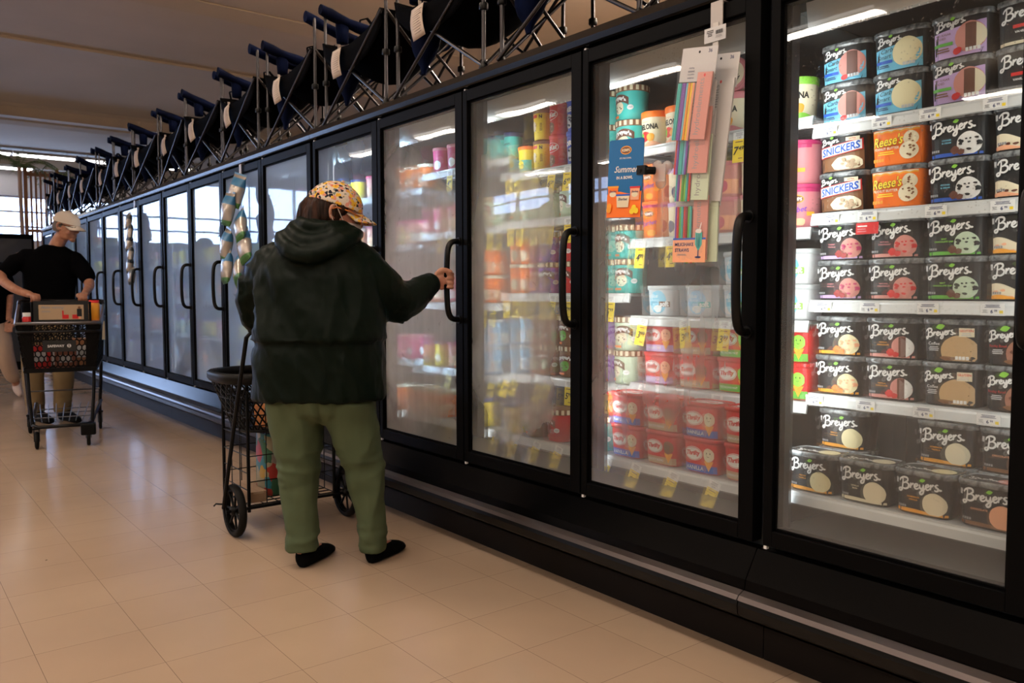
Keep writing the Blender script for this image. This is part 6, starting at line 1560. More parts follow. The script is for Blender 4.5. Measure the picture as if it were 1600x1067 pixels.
# ======== man in a black shirt behind his cart
m_black_t = mat('black_tshirt', (0.0015, 0.0015, 0.002), 0.9, spec=.03); noise_bump(m_black_t, 10, .35, .015)
m_khaki = mat('khaki_cotton', (0.26, 0.185, 0.10), 0.85, spec=.2); noise_bump(m_khaki, 9, .35, .015); noise_color(m_khaki, (.17, .12, .062), (.20, .145, .078), 4)
m_capw = mat('cream_cap_cotton', (0.52, 0.46, 0.40), 0.85, spec=.2); noise_bump(m_capw, 60, .15, .002)
m_blackshoe = mat('black_trainer', (0.004, 0.004, 0.005), 0.7, spec=.1); noise_bump(m_blackshoe, 60, .2, .002)
m_greyhair = mat('grey_hair', (0.10, 0.08, 0.07), 0.7); noise_bump(m_greyhair, 90, .3, .002)
def head_into(mb, HM, s_=1.0):
    hd = MB()
    hd.loft([ell((.012, 0, -.110), .034, .034), ell((.024, 0, -.098), .058, .052), ell((.020, 0, -.07), .076, .062), ell((.010, 0, -.035), .090, .071), ell((.0, 0, 0), .098, .076), ell((-.004, 0, .035), .100, .078), ell((-.004, 0, .07), .088, .070), ell((-.002, 0, .095), .060, .048), ell((0, 0, .108), .02, .016)])
    hd.loft([ell((.093, 0, .022), .007, .007, 12), ell((.101, 0, .005), .011, .010, 12), ell((.113, 0, -.018), .015, .015, 12), ell((.106, 0, -.033), .012, .018, 12), ell((.085, 0, -.038), .01, .01, 12)])
    limb(hd, [(.089, -.035, .028, .011), (.100, 0, .030, .011), (.089, .035, .028, .011)], 10)
    for s in (1, -1):
        limb(hd, [(.070, .038 * s, -.022, .022), (.060, .045 * s, -.044, .024)], 10)
        limb(hd, [(-.008, .078 * s, .022, .008), (-.022, .087 * s, .014, .009), (-.024, .088 * s, -.008, .008), (-.010, .082 * s, -.032, .009), (.0, .079 * s, -.026, .006)], 8)
        hd.sphere((.087, .030 * s, .006), .011)
    limb(hd, [(.095, -.024, -.060, .007), (.102, 0, -.058, .009), (.095, .024, -.060, .007)], 10); limb(hd, [(.092, -.018, -.072, .008), (.099, 0, -.073, .010), (.092, .018, -.072, .008)], 10); limb(hd, [(.084, -.016, -.098, .016), (.090, 0, -.100, .018), (.084, .016, -.098, .016)], 10)
    hd.xf(HM); mb.add(hd.v, hd.f)
B = thing('person', 'man in black t-shirt, khaki trousers and cream cap leaning on a shopping cart', 'person', (1.25, 8.1, 0), R(-8.77))
mb = MB()
column(mb, [(-.02, 0, .85, .15, .10), (-.0, 0, 1.0, .15, .11), (.02, 0, 1.2, .17, .11), (.04, -.02, 1.38, .17, .10), (.05, -.03, 1.46, .12, .08), (.06, -.04, 1.52, .06, .06)])
limb(mb, [(.06, -.04, 1.48, .062), (.09, -.06, 1.55, .058), (.125, -.08, 1.61, .055)])
# arms to the cart handle
hl, hr_ = (-.145, -.300, 1.085), (.270, -.575, 1.085)
limb(mb, [(-.15, -.02, 1.44, .055), (-.27, -.03, 1.36, .048), (-.335, -.12, 1.25, .042), (-.24, -.32, 1.155, .036), (-.125, -.43, 1.105, .028)])
limb(mb, [(.22, -.06, 1.42, .055), (.275, -.12, 1.33, .048), (.315, -.21, 1.20, .042), (.295, -.35, 1.145, .034), (.268, -.46, 1.11, .028)])
limb(mb, [(-.10, 0, .90, .10), (-.12, .0, .70, .085), (-.13, .01, .50, .065), (-.13, .02, .30, .055), (-.12, .03, .10, .042)])
limb(mb, [(.08, 0, .90, .10), (.09, -.02, .70, .085), (.10, -.05, .50, .065), (.09, -.04, .30, .055), (.085, -.03, .10, .042)])
for fx, fy in ((-.12, .03), (.085, -.03)): limb(mb, [(fx, fy + .02, .045, .030), (fx + .04, fy - .07, .034, .024), (fx + .07, fy - .13, .028, .018)])
# relaxed hands curled over the handle bar
def hand_over(mb, w, d, side, spread=.019, curl=1.0):
    w = Vector(w); d = Vector(d).normalized(); s = Vector((-d.y, d.x, 0)).normalized(); k = w + d * .085 + Vector((0, 0, -.004))
    mb.loft([[tuple(w.lerp(k, t) + s * math.cos(2 * PI * j / 14) * h + Vector((0, 0, 1)) * math.sin(2 * PI * j / 14) * .016) for j in range(14)] for t, h in ((0, .028), (.4, .038), (.8, .042), (1, .040))])
    for i, L_ in enumerate((.9, 1.0, .95, .78)):
        b0 = k + s * (.030 - i * .020)
        P_ = [(*(b0 - d * .01), .0098), (*(b0 + d * .030 * L_ + Vector((0, 0, .004))), .0095), (*(b0 + d * .048 * L_ + Vector((0, 0, -.012 * curl))), .0088), (*(b0 + d * .050 * L_ + Vector((0, 0, -.034 * curl))), .008), (*(b0 + d * .036 * L_ + Vector((0, 0, -.048 * curl))), .0072)]
        limb(mb, P_, 9)
    q = w + d * .02 + s * .030 * side
    limb(mb, [(*q, .014), (*(q + d * .030 + s * .018 * side + Vector((0, 0, -.008))), .012), (*(q + d * .055 + s * .014 * side + Vector((0, 0, -.022))), .0095)], 9)
hand_over(mb, (-.125, -.43, 1.105), (.30, -.95, -.03), 1)
hand_over(mb, (.268, -.46, 1.110), (-.15, -.98, -.03), -1)
HB = Matrix.Translation((.155, -.10, 1.690)) @ Matrix.Rotation(R(-34), 4, 'Z') @ Matrix.Rotation(R(16), 4, 'Y')
head_into(mb, HB); organic(mb, 'body', m_skinB, B, .0062, 3, .4)
mb = MB(); mb.loft([ell((-.035, 0, -.06), .058, .066), ell((-.030, 0, -.03), .076, .078), ell((-.020, 0, .02), .085, .082), ell((-.012, 0, .06), .07, .07)]); mb.xf(HB); organic(mb, 'hair', m_greyhair, B, .007, 3)
mb = MB(); mb.loft(rows_, cap=False); mb.loft(inner, cap=False); mb.add(rows_[0] + inner[0], [(i, (i + 1) % n, n + (i + 1) % n, n + i) for i in range(n)], 0, True); mb.sphere((-.004, 0, .130), .008, 0, 10, 6); grid_sheet(mb, brim, 16, 6, .004)
mb.xf(HB @ Matrix.Scale(1.04, 4)); c2_ = mb.build('cap', m_capw, B)
mb = MB()
for s in (1, -1):
    mb.tube([(.110, s * (.032 + .022 * math.cos(2 * PI * k / 16)), .006 + .016 * math.sin(2 * PI * k / 16)) for k in range(16)], .0028, 6, closed=True); mb.tube([(.104, s * .056, .012), (.05, s * .084, .014), (-.01, s * .088, .012)], .003, 6)
mb.tube([(.111, -.010, .010), (.113, .010, .010)], .0028, 6)
mb.xf(HB); mb.build('spectacles', m_joint, B)
mb = MB()
column(mb, [(.0, .01, .88, .19, .135), (.0, .0, 1.0, .20, .145), (.01, -.01, 1.15, .20, .145), (.025, -.02, 1.30, .215, .14), (.04, -.03, 1.40, .215, .13), (.045, -.03, 1.46, .18, .11), (.055, -.04, 1.51, .11, .085), (.06, -.045, 1.53, .075, .072)], 2.5, 36)
limb(mb, [(-.12, -.02, 1.42, .085), (-.225, -.025, 1.375, .076), (-.295, -.07, 1.31, .066)], 16)
limb(mb, [(.20, -.05, 1.40, .085), (.262, -.10, 1.335, .076), (.305, -.17, 1.255, .068)], 16)
def shirt_folds(me):
    displace(me, lambda x, y, z: .014 * ridge(x, y, z, 7, 3, .5, 2))
organic(mb, 't_shirt', m_black_t, B, .010, 4, .5, shirt_folds)
mb = MB()
column(mb, [(-.01, 0, .78, .17, .125), (-.0, 0, .86, .18, .13), (0, 0, .96, .18, .13)])
column(mb, [(-.122, .025, .085, .070, .082), (-.126, .02, .20, .074, .088), (-.130, .02, .35, .082, .095), (-.130, .01, .50, .090, .10), (-.118, .0, .68, .10, .115), (-.10, .0, .82, .10, .12)])
column(mb, [(.085, -.025, .085, .070, .082), (.090, -.03, .20, .074, .088), (.096, -.045, .35, .082, .095), (.100, -.05, .50, .090, .10), (.096, -.025, .68, .10, .115), (.09, .0, .82, .10, .12)])
def kfold(me):
    displace(me, lambda x, y, z: .012 * math.exp(-((z - .16) / .12) ** 2) * ridge(x, y, z, 5, 18) + .008 * ridge(x, y, z, 8, 3, .2, 5))
organic(mb, 'trousers', m_khaki, B, .010, 4, .5, kfold)
for fx, fy in ((-.12, .03), (.085, -.03)):
    mb = MB(); rs = []; dx, dy = .11, -.25; L_ = math.hypot(dx, dy)
    for t_, hw, h in ((-.14, .025, .06), (-.05, .042, .10), (.12, .048, .115), (.35, .048, .10), (.6, .052, .075), (.85, .050, .06), (1.0, .034, .04)):
        cx, cy = fx + dx * t_, fy + .03 + dy * t_; px_, py_ = dy / L_, -dx / L_
        rs.append([(cx + px_ * hw * math.cos(2 * PI * k / 16), cy + py_ * hw * math.cos(2 * PI * k / 16), max(.001, h * .5 + h * .5 * math.sin(2 * PI * k / 16))) for k in range(16)])
    mb.loft(rs); organic(mb, 'shoe', m_blackshoe, B, .008, 3)

# ======== walker half out of the frame on the left
m_beige = mat('beige_cotton', (0.42, 0.31, 0.24), 0.85); noise_bump(m_beige, 9, .3, .015)
m_trainer = mat('white_trainer', (0.55, 0.46, 0.44), 0.6); noise_bump(m_trainer, 60, .2, .002)
Cc = thing('person', 'walker in black top and beige trousers at the left edge, stepping in white trainers', 'person', (.98, 10.1, 0), R(-5.5))
mb = MB()
column(mb, [(-.02, 0, .85, .15, .10), (0, 0, 1.0, .15, .11), (0, 0, 1.2, .17, .11), (0, 0, 1.36, .17, .10), (0, 0, 1.43, .12, .08), (0, 0, 1.48, .06, .06)])
limb(mb, [(0, 0, 1.45, .06), (-.01, -.01, 1.56, .055)])
limb(mb, [(.17, 0, 1.38, .05), (.215, .03, 1.22, .042), (.225, .02, 1.08, .037), (.215, -.05, .95, .031), (.205, -.09, .86, .027)])
limb(mb, [(-.17, 0, 1.38, .05), (-.22, -.03, 1.22, .042), (-.235, -.02, 1.08, .037), (-.26, .06, .97, .031), (-.27, .10, .89, .027)])
hand_over(mb, (.205, -.09, .86), (-.05, -.25, -.95), 1, curl=.5); hand_over(mb, (-.27, .10, .89), (-.05, .25, -.95), -1, curl=.5)
limb(mb, [(-.08, 0, .88, .10), (-.14, .02, .66, .08), (-.20, .04, .46, .062), (-.26, .02, .27, .05), (-.31, .0, .10, .04), (-.33, -.01, .05, .036), (-.42, -.02, .035, .03)])
limb(mb, [(.08, 0, .88, .10), (.13, -.02, .66, .08), (.155, -.04, .47, .062), (.19, .02, .30, .05), (.245, .08, .185, .04), (.255, .09, .13, .036), (.27, .05, .07, .03)])
HC = Matrix.Translation((-.02, -.02, 1.66)) @ Matrix.Rotation(R(180), 4, 'Z'); head_into(mb, HC); organic(mb, 'body', m_skinB, Cc, .009, 3, .4)
mb = MB(); mb.loft([ell((-.030, 0, -.06), .06, .07), ell((-.02, 0, 0), .092, .088), ell((-.01, 0, .06), .095, .085), ell((0, 0, .11), .05, .05)]); mb.xf(HC); organic(mb, 'hair', m_hair, Cc, .008, 3)
mb = MB(); column(mb, [(0, 0, .80, .19, .14), (0, 0, 1.0, .19, .14), (0, 0, 1.2, .205, .14), (0, 0, 1.34, .20, .13), (0, 0, 1.42, .15, .10), (0, 0, 1.48, .08, .075)], 2.5)
limb(mb, [(.15, 0, 1.37, .075), (.205, .02, 1.24, .066), (.222, .025, 1.14, .058)]); limb(mb, [(-.15, 0, 1.37, .075), (-.205, -.02, 1.24, .066), (-.23, -.025, 1.14, .058)]); organic(mb, 'top', m_black_t, Cc, .011, 4)
mb = MB(); column(mb, [(0, 0, .74, .16, .125), (0, 0, .84, .175, .13), (0, 0, .92, .17, .12)])
limb(mb, [(-.08, 0, .82, .115), (-.14, .02, .66, .10), (-.20, .04, .46, .085), (-.26, .02, .27, .078), (-.295, .005, .15, .075)], 18); limb(mb, [(.08, 0, .82, .115), (.13, -.02, .66, .10), (.158, -.03, .48, .088), (.195, .02, .32, .078), (.228, .06, .225, .070)], 18); organic(mb, 'trousers', m_beige, Cc, .011, 4)
for pts in ([(-.30, .0, .050, .045), (-.36, -.01, .048, .046), (-.43, -.02, .042, .040), (-.47, -.025, .036, .034)], [(.262, .115, .150, .042), (.262, .090, .105, .046), (.275, .055, .065, .042), (.285, .035, .045, .034)]):
    mb = MB(); limb(mb, pts, 14); organic(mb, 'shoe', m_trainer, Cc, .009, 3)
# ---------------------------------------------------------------- folding shopping trolley of the person in green
m_wire = mat('black_wire', (0.003, 0.003, 0.003), 0.4, spec=.15)
m_tyre = mat('black_rubber_tyre', (0.006, 0.0055, 0.005), 0.7, spec=.15); noise_bump(m_tyre, 80, .2, .001)
m_lattice = mat('black_plastic_lattice', (0.003, 0.003, 0.003), 0.45, spec=.15)
x0, x1, y0, y1 = 1.37, 1.80, 3.72, 4.05
G = thing('folding_trolley', 'black wire folding shopping trolley with two big wheels beside the green trousers', 'shopping trolley', (1.585, 3.80, 0))
def rel(p): return (p[0] - 1.585, p[1] - 3.80, p[2])
for (x, y) in ((x0, y0), (x0, y1), (x1, y0), (x1, y1)):
    MB().tube([rel((x, y, .10)), rel((x, y, .72))], .0085, 8).build('post', m_wire, G)
def wires(name, segs, r=.0026):
    mb = MB()
    for a, b_ in segs: mb.tube([rel(a), rel(b_)], r, 5)
    mb.build(name, m_wire, G)
zs = [.13, .20, .28, .36, .45, .54, .63, .71]
wires('wire_panel', [((x0, y0, z), (x0, y1, z)) for z in zs] + [((x0, y0 + (y1 - y0) * i / 3, .13), (x0, y0 + (y1 - y0) * i / 3, .71)) for i in (1, 2)])
wires('wire_panel', [((x1, y0, z), (x1, y1, z)) for z in zs] + [((x1, y0 + (y1 - y0) * i / 3, .13), (x1, y0 + (y1 - y0) * i / 3, .71)) for i in (1, 2)])
wires('wire_panel', [((x0, y0, z), (x1, y0, z)) for z in (.13, .24, .36, .50, .63, .71)] + [((x0 + (x1 - x0) * i / 5, y0, .13), (x0 + (x1 - x0) * i / 5, y0, .71)) for i in range(1, 5)])
wires('wire_panel', [((x0, y1, z), (x1, y1, z)) for z in (.13, .24, .36, .50, .63, .71)] + [((x0 + (x1 - x0) * i / 5, y1, .13), (x0 + (x1 - x0) * i / 5, y1, .71)) for i in range(1, 5)])
wires('wire_floor', [((x0, y0 + (y1 - y0) * i / 6, .13), (x1, y0 + (y1 - y0) * i / 6, .13)) for i in range(7)] + [((x0 + (x1 - x0) * i / 6, y0, .13), (x0 + (x1 - x0) * i / 6, y1, .13)) for i in range(7)], .003)
mb = MB(); mb.tube([rel((1.275, 3.79, .12)), rel((1.268, 3.60, .55)), rel((1.262, 3.42, .93)), rel((1.275, 3.405, .95)), rel((1.58, 3.40, .955)), rel((1.835, 3.405, .95)), rel((1.85, 3.42, .93)), rel((1.85, 3.60, .55)), rel((1.845, 3.79, .12))], .0095, 10); mb.build('handle_frame', m_wire, G)
mb = MB(); mb.tube([rel((1.26, 3.715, .12)), rel((1.88, 3.715, .12))], .008, 8); mb.build('axle', m_wire, G)
for x in (1.300, 1.862):
    mb = MB()
    prof = [(.098, -.016), (.112, -.018), (.120, -.010), (.1215, 0), (.120, .010), (.112, .018), (.098, .016), (.098, -.016)]
    mb.lathe(prof, 36, 0, rel((x, 3.715, .1215)), cap=False, axis='x'); w_ = mb.build('wheel', m_tyre, G)
    mb = MB(); mb.lathe([(.090, -.010), (.099, -.010), (.099, .010), (.090, .010), (.090, -.010)], 36, 0, rel((x, 3.715, .1215)), cap=False, axis='x')
    mb.lathe([(.0, -.018), (.020, -.018), (.022, 0), (.020, .018), (.0, .018)], 16, 0, rel((x, 3.715, .1215)), axis='x')
    for i in range(7):
        a = 2 * PI * i / 7; c = Vector(rel((x, 3.715, .1215))); mb.tube([tuple(c + Vector((0, math.cos(a), math.sin(a))) * .018), tuple(c + Vector((0, math.cos(a), math.sin(a))) * .092)], .006, 6)
    mb.build('hub', m_lattice, w_)
for x in (x0 + .02, x1 - .02):
    mb = MB(); mb.lathe([(.0, -.010), (.028, -.010), (.031, 0), (.028, .010), (0, .010)], 16, 0, rel((x, y1 + .02, .031)), axis='x'); mb.tube([rel((x, y1 + .02, .035)), rel((x, y1 + .01, .12))], .006, 6); mb.build('caster', m_tyre, G)
mb = MB(); mb.tube([rel((1.262, 3.77, .145)), rel((1.235, 3.775, .150)), rel((1.225, 3.775, .14))], .004, 6); mb.build('fold_latch', m_wire, G)
# black oval lattice basket on top
mb = MB(); cx, cy = 1.585, 3.885
def oval(hx, hy, z, n=36, e=2.9):
    return [(cx - 1.585 + math.copysign(abs(math.cos(2 * PI * k / n)) ** (2 / e), math.cos(2 * PI * k / n)) * hx, cy - 3.80 + math.copysign(abs(math.sin(2 * PI * k / n)) ** (2 / e), math.sin(2 * PI * k / n)) * hy, z) for k in range(n)]
mb.loft([oval(.312, .245, .705), oval(.318, .250, .715), oval(.318, .250, .742), oval(.308, .240, .750), oval(.298, .230, .742), oval(.296, .228, .705), oval(.312, .245, .705)], cap=False); mb.build('basket_rim', m_lattice, G)
mb = MB(); m_ = 9; NN = 36
for j in range(m_ + 1):
    t_ = j / m_; o = oval(.300 - .09 * t_, .232 - .07 * t_, .705 - .235 * t_)
    if j in (0, m_): mb.tube(o, .008, 6, closed=True)
    elif j % 3 == 0: mb.tube(o, .0035, 5, closed=True)
for k in range(NN):
    for sd in (1, -1):
        P_ = []
        for j in range(m_ + 1):
            t_ = j / m_; o = oval(.300 - .09 * t_, .232 - .07 * t_, .705 - .235 * t_); a = (k + sd * t_ * 4) % NN; i0 = int(a) % NN; f = a - int(a)
            P_.append(tuple(Vector(o[i0]).lerp(Vector(o[(i0 + 1) % NN]), f)))
        mb.tube(P_, .0042, 5)
mb.loft([oval(.212, .163, .468), oval(.212, .163, .474)]); mb.build('basket', m_lattice, G)
MB().tube([(x, y, z) for x, y, z in [rel((1.39, 3.645, .745)), rel((1.40, 3.625, .765)), rel((1.50, 3.62, .775)), rel((1.70, 3.62, .775)), rel((1.80, 3.63, .765)), rel((1.81, 3.645, .745))]], .007, 8).build('basket_handle', m_lattice, G)
# things carried in it
m_bag = mat('printed_shopping_bag', (.3, .3, .3), .45)
nt, ns, ln, b = nodes(m_bag); tc = N(nt, 'ShaderNodeTexCoord'); vz = N(nt, 'ShaderNodeTexVoronoi', i_Scale=16.0); nz = N(nt, 'ShaderNodeTexNoise', i_Scale=9.0, i_Detail=3.0); ad = N(nt, 'ShaderNodeVectorMath', operation='MULTIPLY_ADD'); ad.inputs[1].default_value = (.12,) * 3
ln.new(tc.outputs['Object'], nz.inputs['Vector']); ln.new(nz.outputs['Color'], ad.inputs[0]); ln.new(tc.outputs['Object'], ad.inputs[2]); ln.new(ad.outputs[0], vz.inputs['Vector'])
sp = N(nt, 'ShaderNodeSeparateColor'); ln.new(vz.outputs['Color'], sp.inputs[0]); cr = N(nt, 'ShaderNodeValToRGB'); cr.color_ramp.interpolation = 'CONSTANT'
els = [(0, (.30, .27, .18)), (.2, (.015, .16, .22)), (.42, (.30, .02, .015)), (.56, (.02, .10, .05)), (.7, (.40, .24, .03)), (.84, (.25, .22, .2))]
while len(cr.color_ramp.elements) < len(els): cr.color_ramp.elements.new(.5)
for e_, (p_, c__) in zip(cr.color_ramp.elements, els): e_.position = p_; e_.color = (*c__, 1)
ln.new(sp.outputs[0], cr.inputs[0]); ln.new(cr.outputs[0], b.inputs['Base Color']); 
T = thing('shopping_bag', 'colourful printed reusable bag standing inside the wire trolley', 'bag', (1.635, 3.90, .135), 0)
mb = MB(); mb.loft([ell((0, 0, 0), .135, .085, 24, 6), ell((0, 0, .01), .14, .09, 24, 6), ell((.0, 0, .16), .142, .092, 24, 5), ell((.0, 0, .30), .145, .075, 24, 4)]); mb.build('bag_body', m_bag, T)
m_teal = mat('teal_webbing', (.012, .11, .14), .7); noise_bump(m_teal, 200, .2, .001)
for s in (-1, 1):
    mb = MB(); mb.tube([(-.07, s * .094, .06), (-.07, s * .092, .20), (-.055, s * .07, .315), (0, s * .05, .325), (.055, s * .07, .315), (.07, s * .092, .20), (.07, s * .094, .06)], .012, 6, flat=.25); mb.build('bag_handle', m_teal, T)
carton('cardboard_box', 'flat brown cardboard tray in the bottom of the wire trolley', (1.425, 3.885, .134), (.085, .28, .05), m_card)
carton('food_box', 'orange food box lying in the black top basket', (1.58, 3.86, .476), (.20, .12, .10), mat('orange_box_print', (.45, .16, .04), .5), .2)

# ---------------------------------------------------------------- shop cart of the man
m_cart = mat('cart_black_plastic', (0.002, 0.002, 0.0025), 0.5, spec=.12); noise_bump(m_cart, 40, .1, .001)
m_cartmetal = mat('cart_grey_metal', (0.12, 0.12, 0.13), 0.35, metal=.9)
m_cframe = mat('cart_black_frame', (0.004, 0.004, 0.005), 0.35, spec=.2)
K = thing('shopping_cart', 'black store shopping cart with framed advert, pushed by the man in the cream cap', 'shopping cart', (1.17, 7.05, 0), R(-11))
# local: x across, y from front (-) to handle (+)
def q3(p): return Vector(p)
FT = [(-.265, -.46, .90), (.265, -.46, .90)]; FB = [(-.225, -.40, .56), (.225, -.40, .56)]
BT = [(-.30, .42, 1.02), (.30, .42, 1.02)]; BB = [(-.275, .36, .58), (.275, .36, .58)]
def hexpanel(mb, A_, B_, C_, D_, nx, ny, r):
    # honeycomb of bars on quad A(bottom-left) B(bottom-right) C(top-right) D(top-left)
    A_, B_, C_, D_ = map(Vector, (A_, B_, C_, D_))
    def Pq(u, v): return tuple(A_.lerp(B_, u).lerp(D_.lerp(C_, u), v))
    for j in range(ny + 1):
        v = j / ny
        for i in range(nx):
            u = (i + (.5 if j % 2 else 0)) / nx
            if j < ny:
                v1 = v + .35 / ny; vt = (j + 1) / ny
                if u <= 1: mb.tube([Pq(min(u, 1), v), Pq(min(u, 1), v + .62 / ny)], r, 4)
                for sd in (.5, -.5):
                    uu = u + sd / nx
                    if 0 <= uu <= 1.0001 and u <= 1: mb.tube([Pq(u, v + .62 / ny), Pq(uu, vt)], r, 4)
mb = MB(); hexpanel(mb, FB[0], FB[1], FT[1], FT[0], 14, 9, .0045); 
mb.tube([FB[0], FB[1]], .010, 6); mb.build('front_lattice', m_cart, K)
mb = MB(); hexpanel(mb, FB[0], BB[0], BT[0], FT[0], 20, 9, .0045); mb.tube([FB[0], BB[0]], .010, 6); mb.build('side_lattice', m_cart, K)
mb = MB(); hexpanel(mb, FB[1], BB[1], BT[1], FT[1], 20, 9, .0045); mb.tube([FB[1], BB[1]], .010, 6); mb.build('side_lattice', m_cart, K)
mb = MB(); hexpanel(mb, BB[0], BB[1], (.30, .40, .92), (-.30, .40, .92), 14, 8, .004); mb.build('rear_flap', m_cart, K)
mb = MB(); hexpanel(mb, FB[0], FB[1], BB[1], BB[0], 12, 16, .0045); mb.cbox((0, -.395, .565), (.46, .03, .03)); mb.build('basket_floor', m_cart, K)
# solid corner and centre panels of the front
mb = MB(); mb.loft([[FB[0], (-.16, -.405, .56), (-.17, -.462, .90), FT[0]], [(-.225, -.395, .56), (-.16, -.398, .56), (-.17, -.455, .90), (-.265, -.455, .90)]], smooth=False); mb.build('corner_panel', m_cart, K)
mb = MB(); mb.loft([[FB[1], (.16, -.405, .56), (.17, -.462, .90), FT[1]], [(.225, -.395, .56), (.16, -.398, .56), (.17, -.455, .90), (.265, -.455, .90)]], smooth=False); mb.build('corner_panel', m_cart, K)
# rims
rim = [FT[0], (-.26, -.475, .905), (-.22, -.49, .905), (.22, -.49, .905), (.26, -.475, .905), FT[1], (.285, 0, .965), BT[1]]
mb = MB(); mb.tube([BT[0], (-.285, 0, .965)] + rim, .012, 8); mb.build('basket_rim', m_cartmetal, K)
mb = MB(); mb.tube([(-.30, .40, .93), (-.28, .0, .89), (-.262, -.455, .845), (-.22, -.482, .845), (.22, -.482, .845), (.262, -.455, .845), (.28, 0, .89), (.30, .40, .93)], .009, 8); mb.build('bumper_rail', m_cframe, K)
mb = MB(); mb.tube([BT[0], (-.30, .50, 1.05), (-.27, .545, 1.055), (.27, .545, 1.055), (.30, .50, 1.05), BT[1]], .014, 10); mb.build('push_handle', m_cframe, K)
# child seat with framed advert facing forward
k = Ink(); k.rect(-.155, -.058, .155, .058, P['tan'], 6); k.text('Make waiting', -.06, .036, w=.16, mi=P['grey'], shear=.4); lines(k, -.105, .012, .08, .014, 2, P['grey'])
for xx in (.005, .075): k.rect(xx, -.052, xx + .045, -.02, P['red'], 2); k.rect(xx + (.0 if xx < .05 else .034), -.03, xx + (.011 if xx < .05 else .045), .012, P['red'], 1)
k.disc(.125, .035, .010, .011, P['brown'], 12); k.slant(.108, .142, lambda x: -.035, lambda x: .026, P['black'], 4); k.rect(.118, -.054, .124, -.034, P['peach'], 1); k.rect(.128, -.054, .134, -.034, P['peach'], 1)
mb = MB(); mb.box((-.19, .205, .895), (.19, .225, 1.055), P['black']); k.place(mb, lambda x, y, o: (x * 1.0, .205 - o, y + .968), 0.0005, .0003); mb.build('framed_advert', compact(mb, PM), K)
mb = MB(); hexpanel(mb, (-.19, .215, .74), (.19, .215, .74), (.19, .215, .90), (-.19, .215, .90), 8, 4, .004); mb.cbox((0, .30, .74), (.42, .16, .008)); mb.tube([(-.20, .21, .72), (-.20, .21, 1.05)], .009, 8); mb.tube([(.20, .21, .72), (.20, .21, 1.05)], .009, 8); mb.build('child_seat', m_cart, K)
k = Ink(); k.text('SAFEWAY', -.022, 0, w=.105, mi=P['lgrey'], bold=.03); k.disc(.060, 0, .013, .013, P['lgrey'], 18); k.text('S', .060, 0, h=.020, mi=P['black'], bold=.03)
mb = MB(); mb.box((-.105, -.475, .70), (.105, -.462, .78), P['black']); k.place(mb, lambda x, y, o: (x, -.475 - o, y + .742), 0.0004, .0003); mb.build('name_plate', compact(mb, PM), K)
# frame, lower tray, legs, casters
LT = [(-.19, -.40, .20), (.19, -.40, .20), (.26, .34, .23), (-.26, .34, .23)]
mb = MB(); mb.tube([(-.20, .36, .24), (-.19, -.36, .17), (-.15, -.42, .16), (.15, -.42, .16), (.19, -.36, .17), (.26, .36, .24)], .013, 8); mb.build('base_frame', m_cframe, K)
mb = MB()
for i in range(9): t_ = i / 8; x = -.17 + .34 * t_; mb.tube([(x, -.40, .19), (x * 1.05, -.33, .20), (x * 1.35, .30, .24)], .0035, 5)
for y in (-.30, -.05, .20): mb.tube([(-.19, y, .21), (.21, y, .21)], .004, 5)
mb.build('lower_tray', m_cartmetal, K)
for sx in (-1, 1):
    MB().tube([(sx * .215, -.30, .56), (sx * .205, -.34, .35), (sx * .19, -.36, .17)], .012, 8).build('frame_leg', m_cframe, K)
    MB().tube([(sx * .27, .34, .60), (sx * .262, .36, .40), (sx * .25, .38, .20), (sx * .25, .385, .12)], .013, 8).build('frame_leg', m_cframe, K)
    MB().tube([(sx * .275, .36, .60), (sx * .29, .40, .85), BT[0 if sx < 0 else 1]], .012, 8).build('rear_upright', m_cframe, K)
MB().tube([(-.25, .34, .34), (.25, .34, .34)], .006, 6).build('cross_wire', m_cartmetal, K)
for (x, y) in ((-.165, -.40), (.165, -.40), (-.25, .385), (.25, .385)):
    mb = MB(); mb.lathe([(.0, -.013), (.052, -.013), (.0615, -.008), (.0625, 0), (.0615, .008), (.052, .013), (0, .013)], 24, 0, (x, y + .02, .0625), axis='x'); cw_ = mb.build('caster_wheel', m_tyre, K)
    mb = MB(); mb.prism([(y + .02 - .018, .055), (y - .02, .145), (y + .03, .145), (y + .02 + .018, .055)], x + .015, x + .019, 0, 'x'); mb.prism([(y + .02 - .018, .055), (y - .02, .145), (y + .03, .145), (y + .02 + .018, .055)], x - .019, x - .015, 0, 'x'); mb.cbox((x, y + .005, .148), (.045, .055, .012)); mb.build('caster_fork', m_cframe, cw_)
mb = MB(); mb.cbox((.165, -.385, .125), (.10, .12, .085)); bl = mb.build('wheel_lock_housing', m_cart, K); bv = bl.modifiers.new('bevel', 'BEVEL'); bv.width = .012; bv.segments = 3
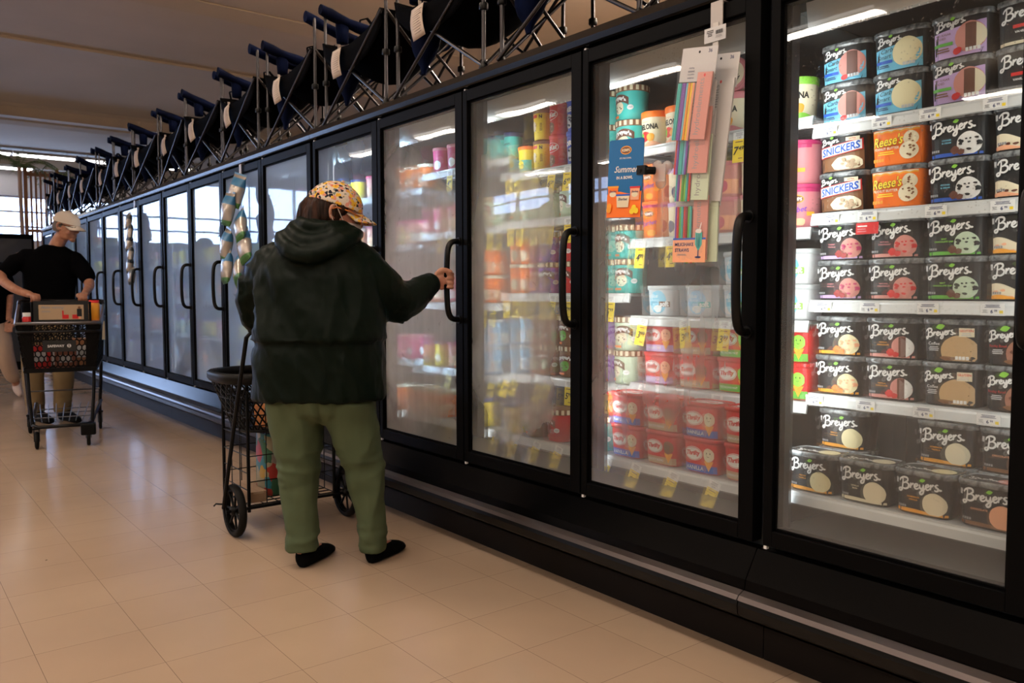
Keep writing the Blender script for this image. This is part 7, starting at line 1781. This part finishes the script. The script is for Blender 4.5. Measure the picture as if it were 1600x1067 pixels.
# goods in the cart
Kw = Matrix.Translation((1.17, 7.05, 0)) @ Matrix.Rotation(R(-11), 4, 'Z')
def at_cart(p): v = Kw @ Vector(p); return (v.x, v.y, v.z)
def jar(label, p, body, lid, h=.11, r=.035):
    t = thing('food_jar', label, 'jar', at_cart(p)); mb = MB(); mb.lathe([(r * .9, 0), (r, .006), (r, h * .8), (r * .8, h * .87)], 20, 0); mb.build('jar_body', PM[P[body]], t); mb = MB(); mb.lathe([(r * .86, h * .86), (r * .88, h), (r * .8, h)], 20, 0); mb.build('lid', PM[P[lid]], t)
jar('yellow and red jar standing at the rear corner of the cart', (.23, .30, .90), 'amber', 'red', .16, .042)
tr_ = thing('grocery_box', 'flat white grocery box lying under the jar at the rear of the cart', 'box', at_cart((.235, .27, .745))); MB().box((-.05, -.09, 0), (.05, .09, .15)).build('box_body', PM[P['cream']], tr_); MB().box((-.051, -.03, .151), (.051, .03, .152)).build('label', PM[P['peach']], tr_)
jar('red jar beside the framed advert in the cart', (-.235, .30, .745), 'red', 'white', .22, .04)
for i, (px_, py_, c1_, c2_, s_) in enumerate([(-.13, -.22, 'dkred', 'grey', (.13, .16, .16)), (.03, -.20, 'choc', 'grey', (.14, .15, .12)), (.13, -.05, 'brown', 'grey', (.12, .14, .20)), (-.12, .05, 'grey', 'dkred', (.16, .14, .14)), (.05, .10, 'brown', 'amber', (.12, .12, .16))]):
    t = thing('grocery_box', ['dark red packet at the front left of the cart', 'dark packet in the front middle of the cart', 'brown packet on the right side of the cart', 'grey packet on the left side of the cart', 'brown and amber packet behind the dark one in the cart'][i], 'box', at_cart((px_, py_, .572)), R(-11))
    a, b__, c = s_; MB().box((-a / 2, -b__ / 2, 0), (a / 2, b__ / 2, c)).build('box_body', PM[P[c1_]], t); MB().box((-a * .3, -b__ / 2 - .001, c * .3), (a * .3, -b__ / 2, c * .75)).build('label', PM[P[c2_]], t)
# ---------------------------------------------------------------- dark drinks cooler past the end of the aisle
t = thing('drinks_cooler', 'tall dark cooler standing at the far left end of the aisle', 'cooler', (1.62, 14.2, 0))
MB().box((-.55, -.35, .0), (.36, .35, 1.97)).build('cabinet', m_black, t); MB().box((-.52, -.365, .12), (.33, -.35, 1.90)).build('door', m_mull, t); MB().tube([(.27, -.39, .8), (.27, -.39, 1.3)], .012, 8).build('handle', m_chrome, t)
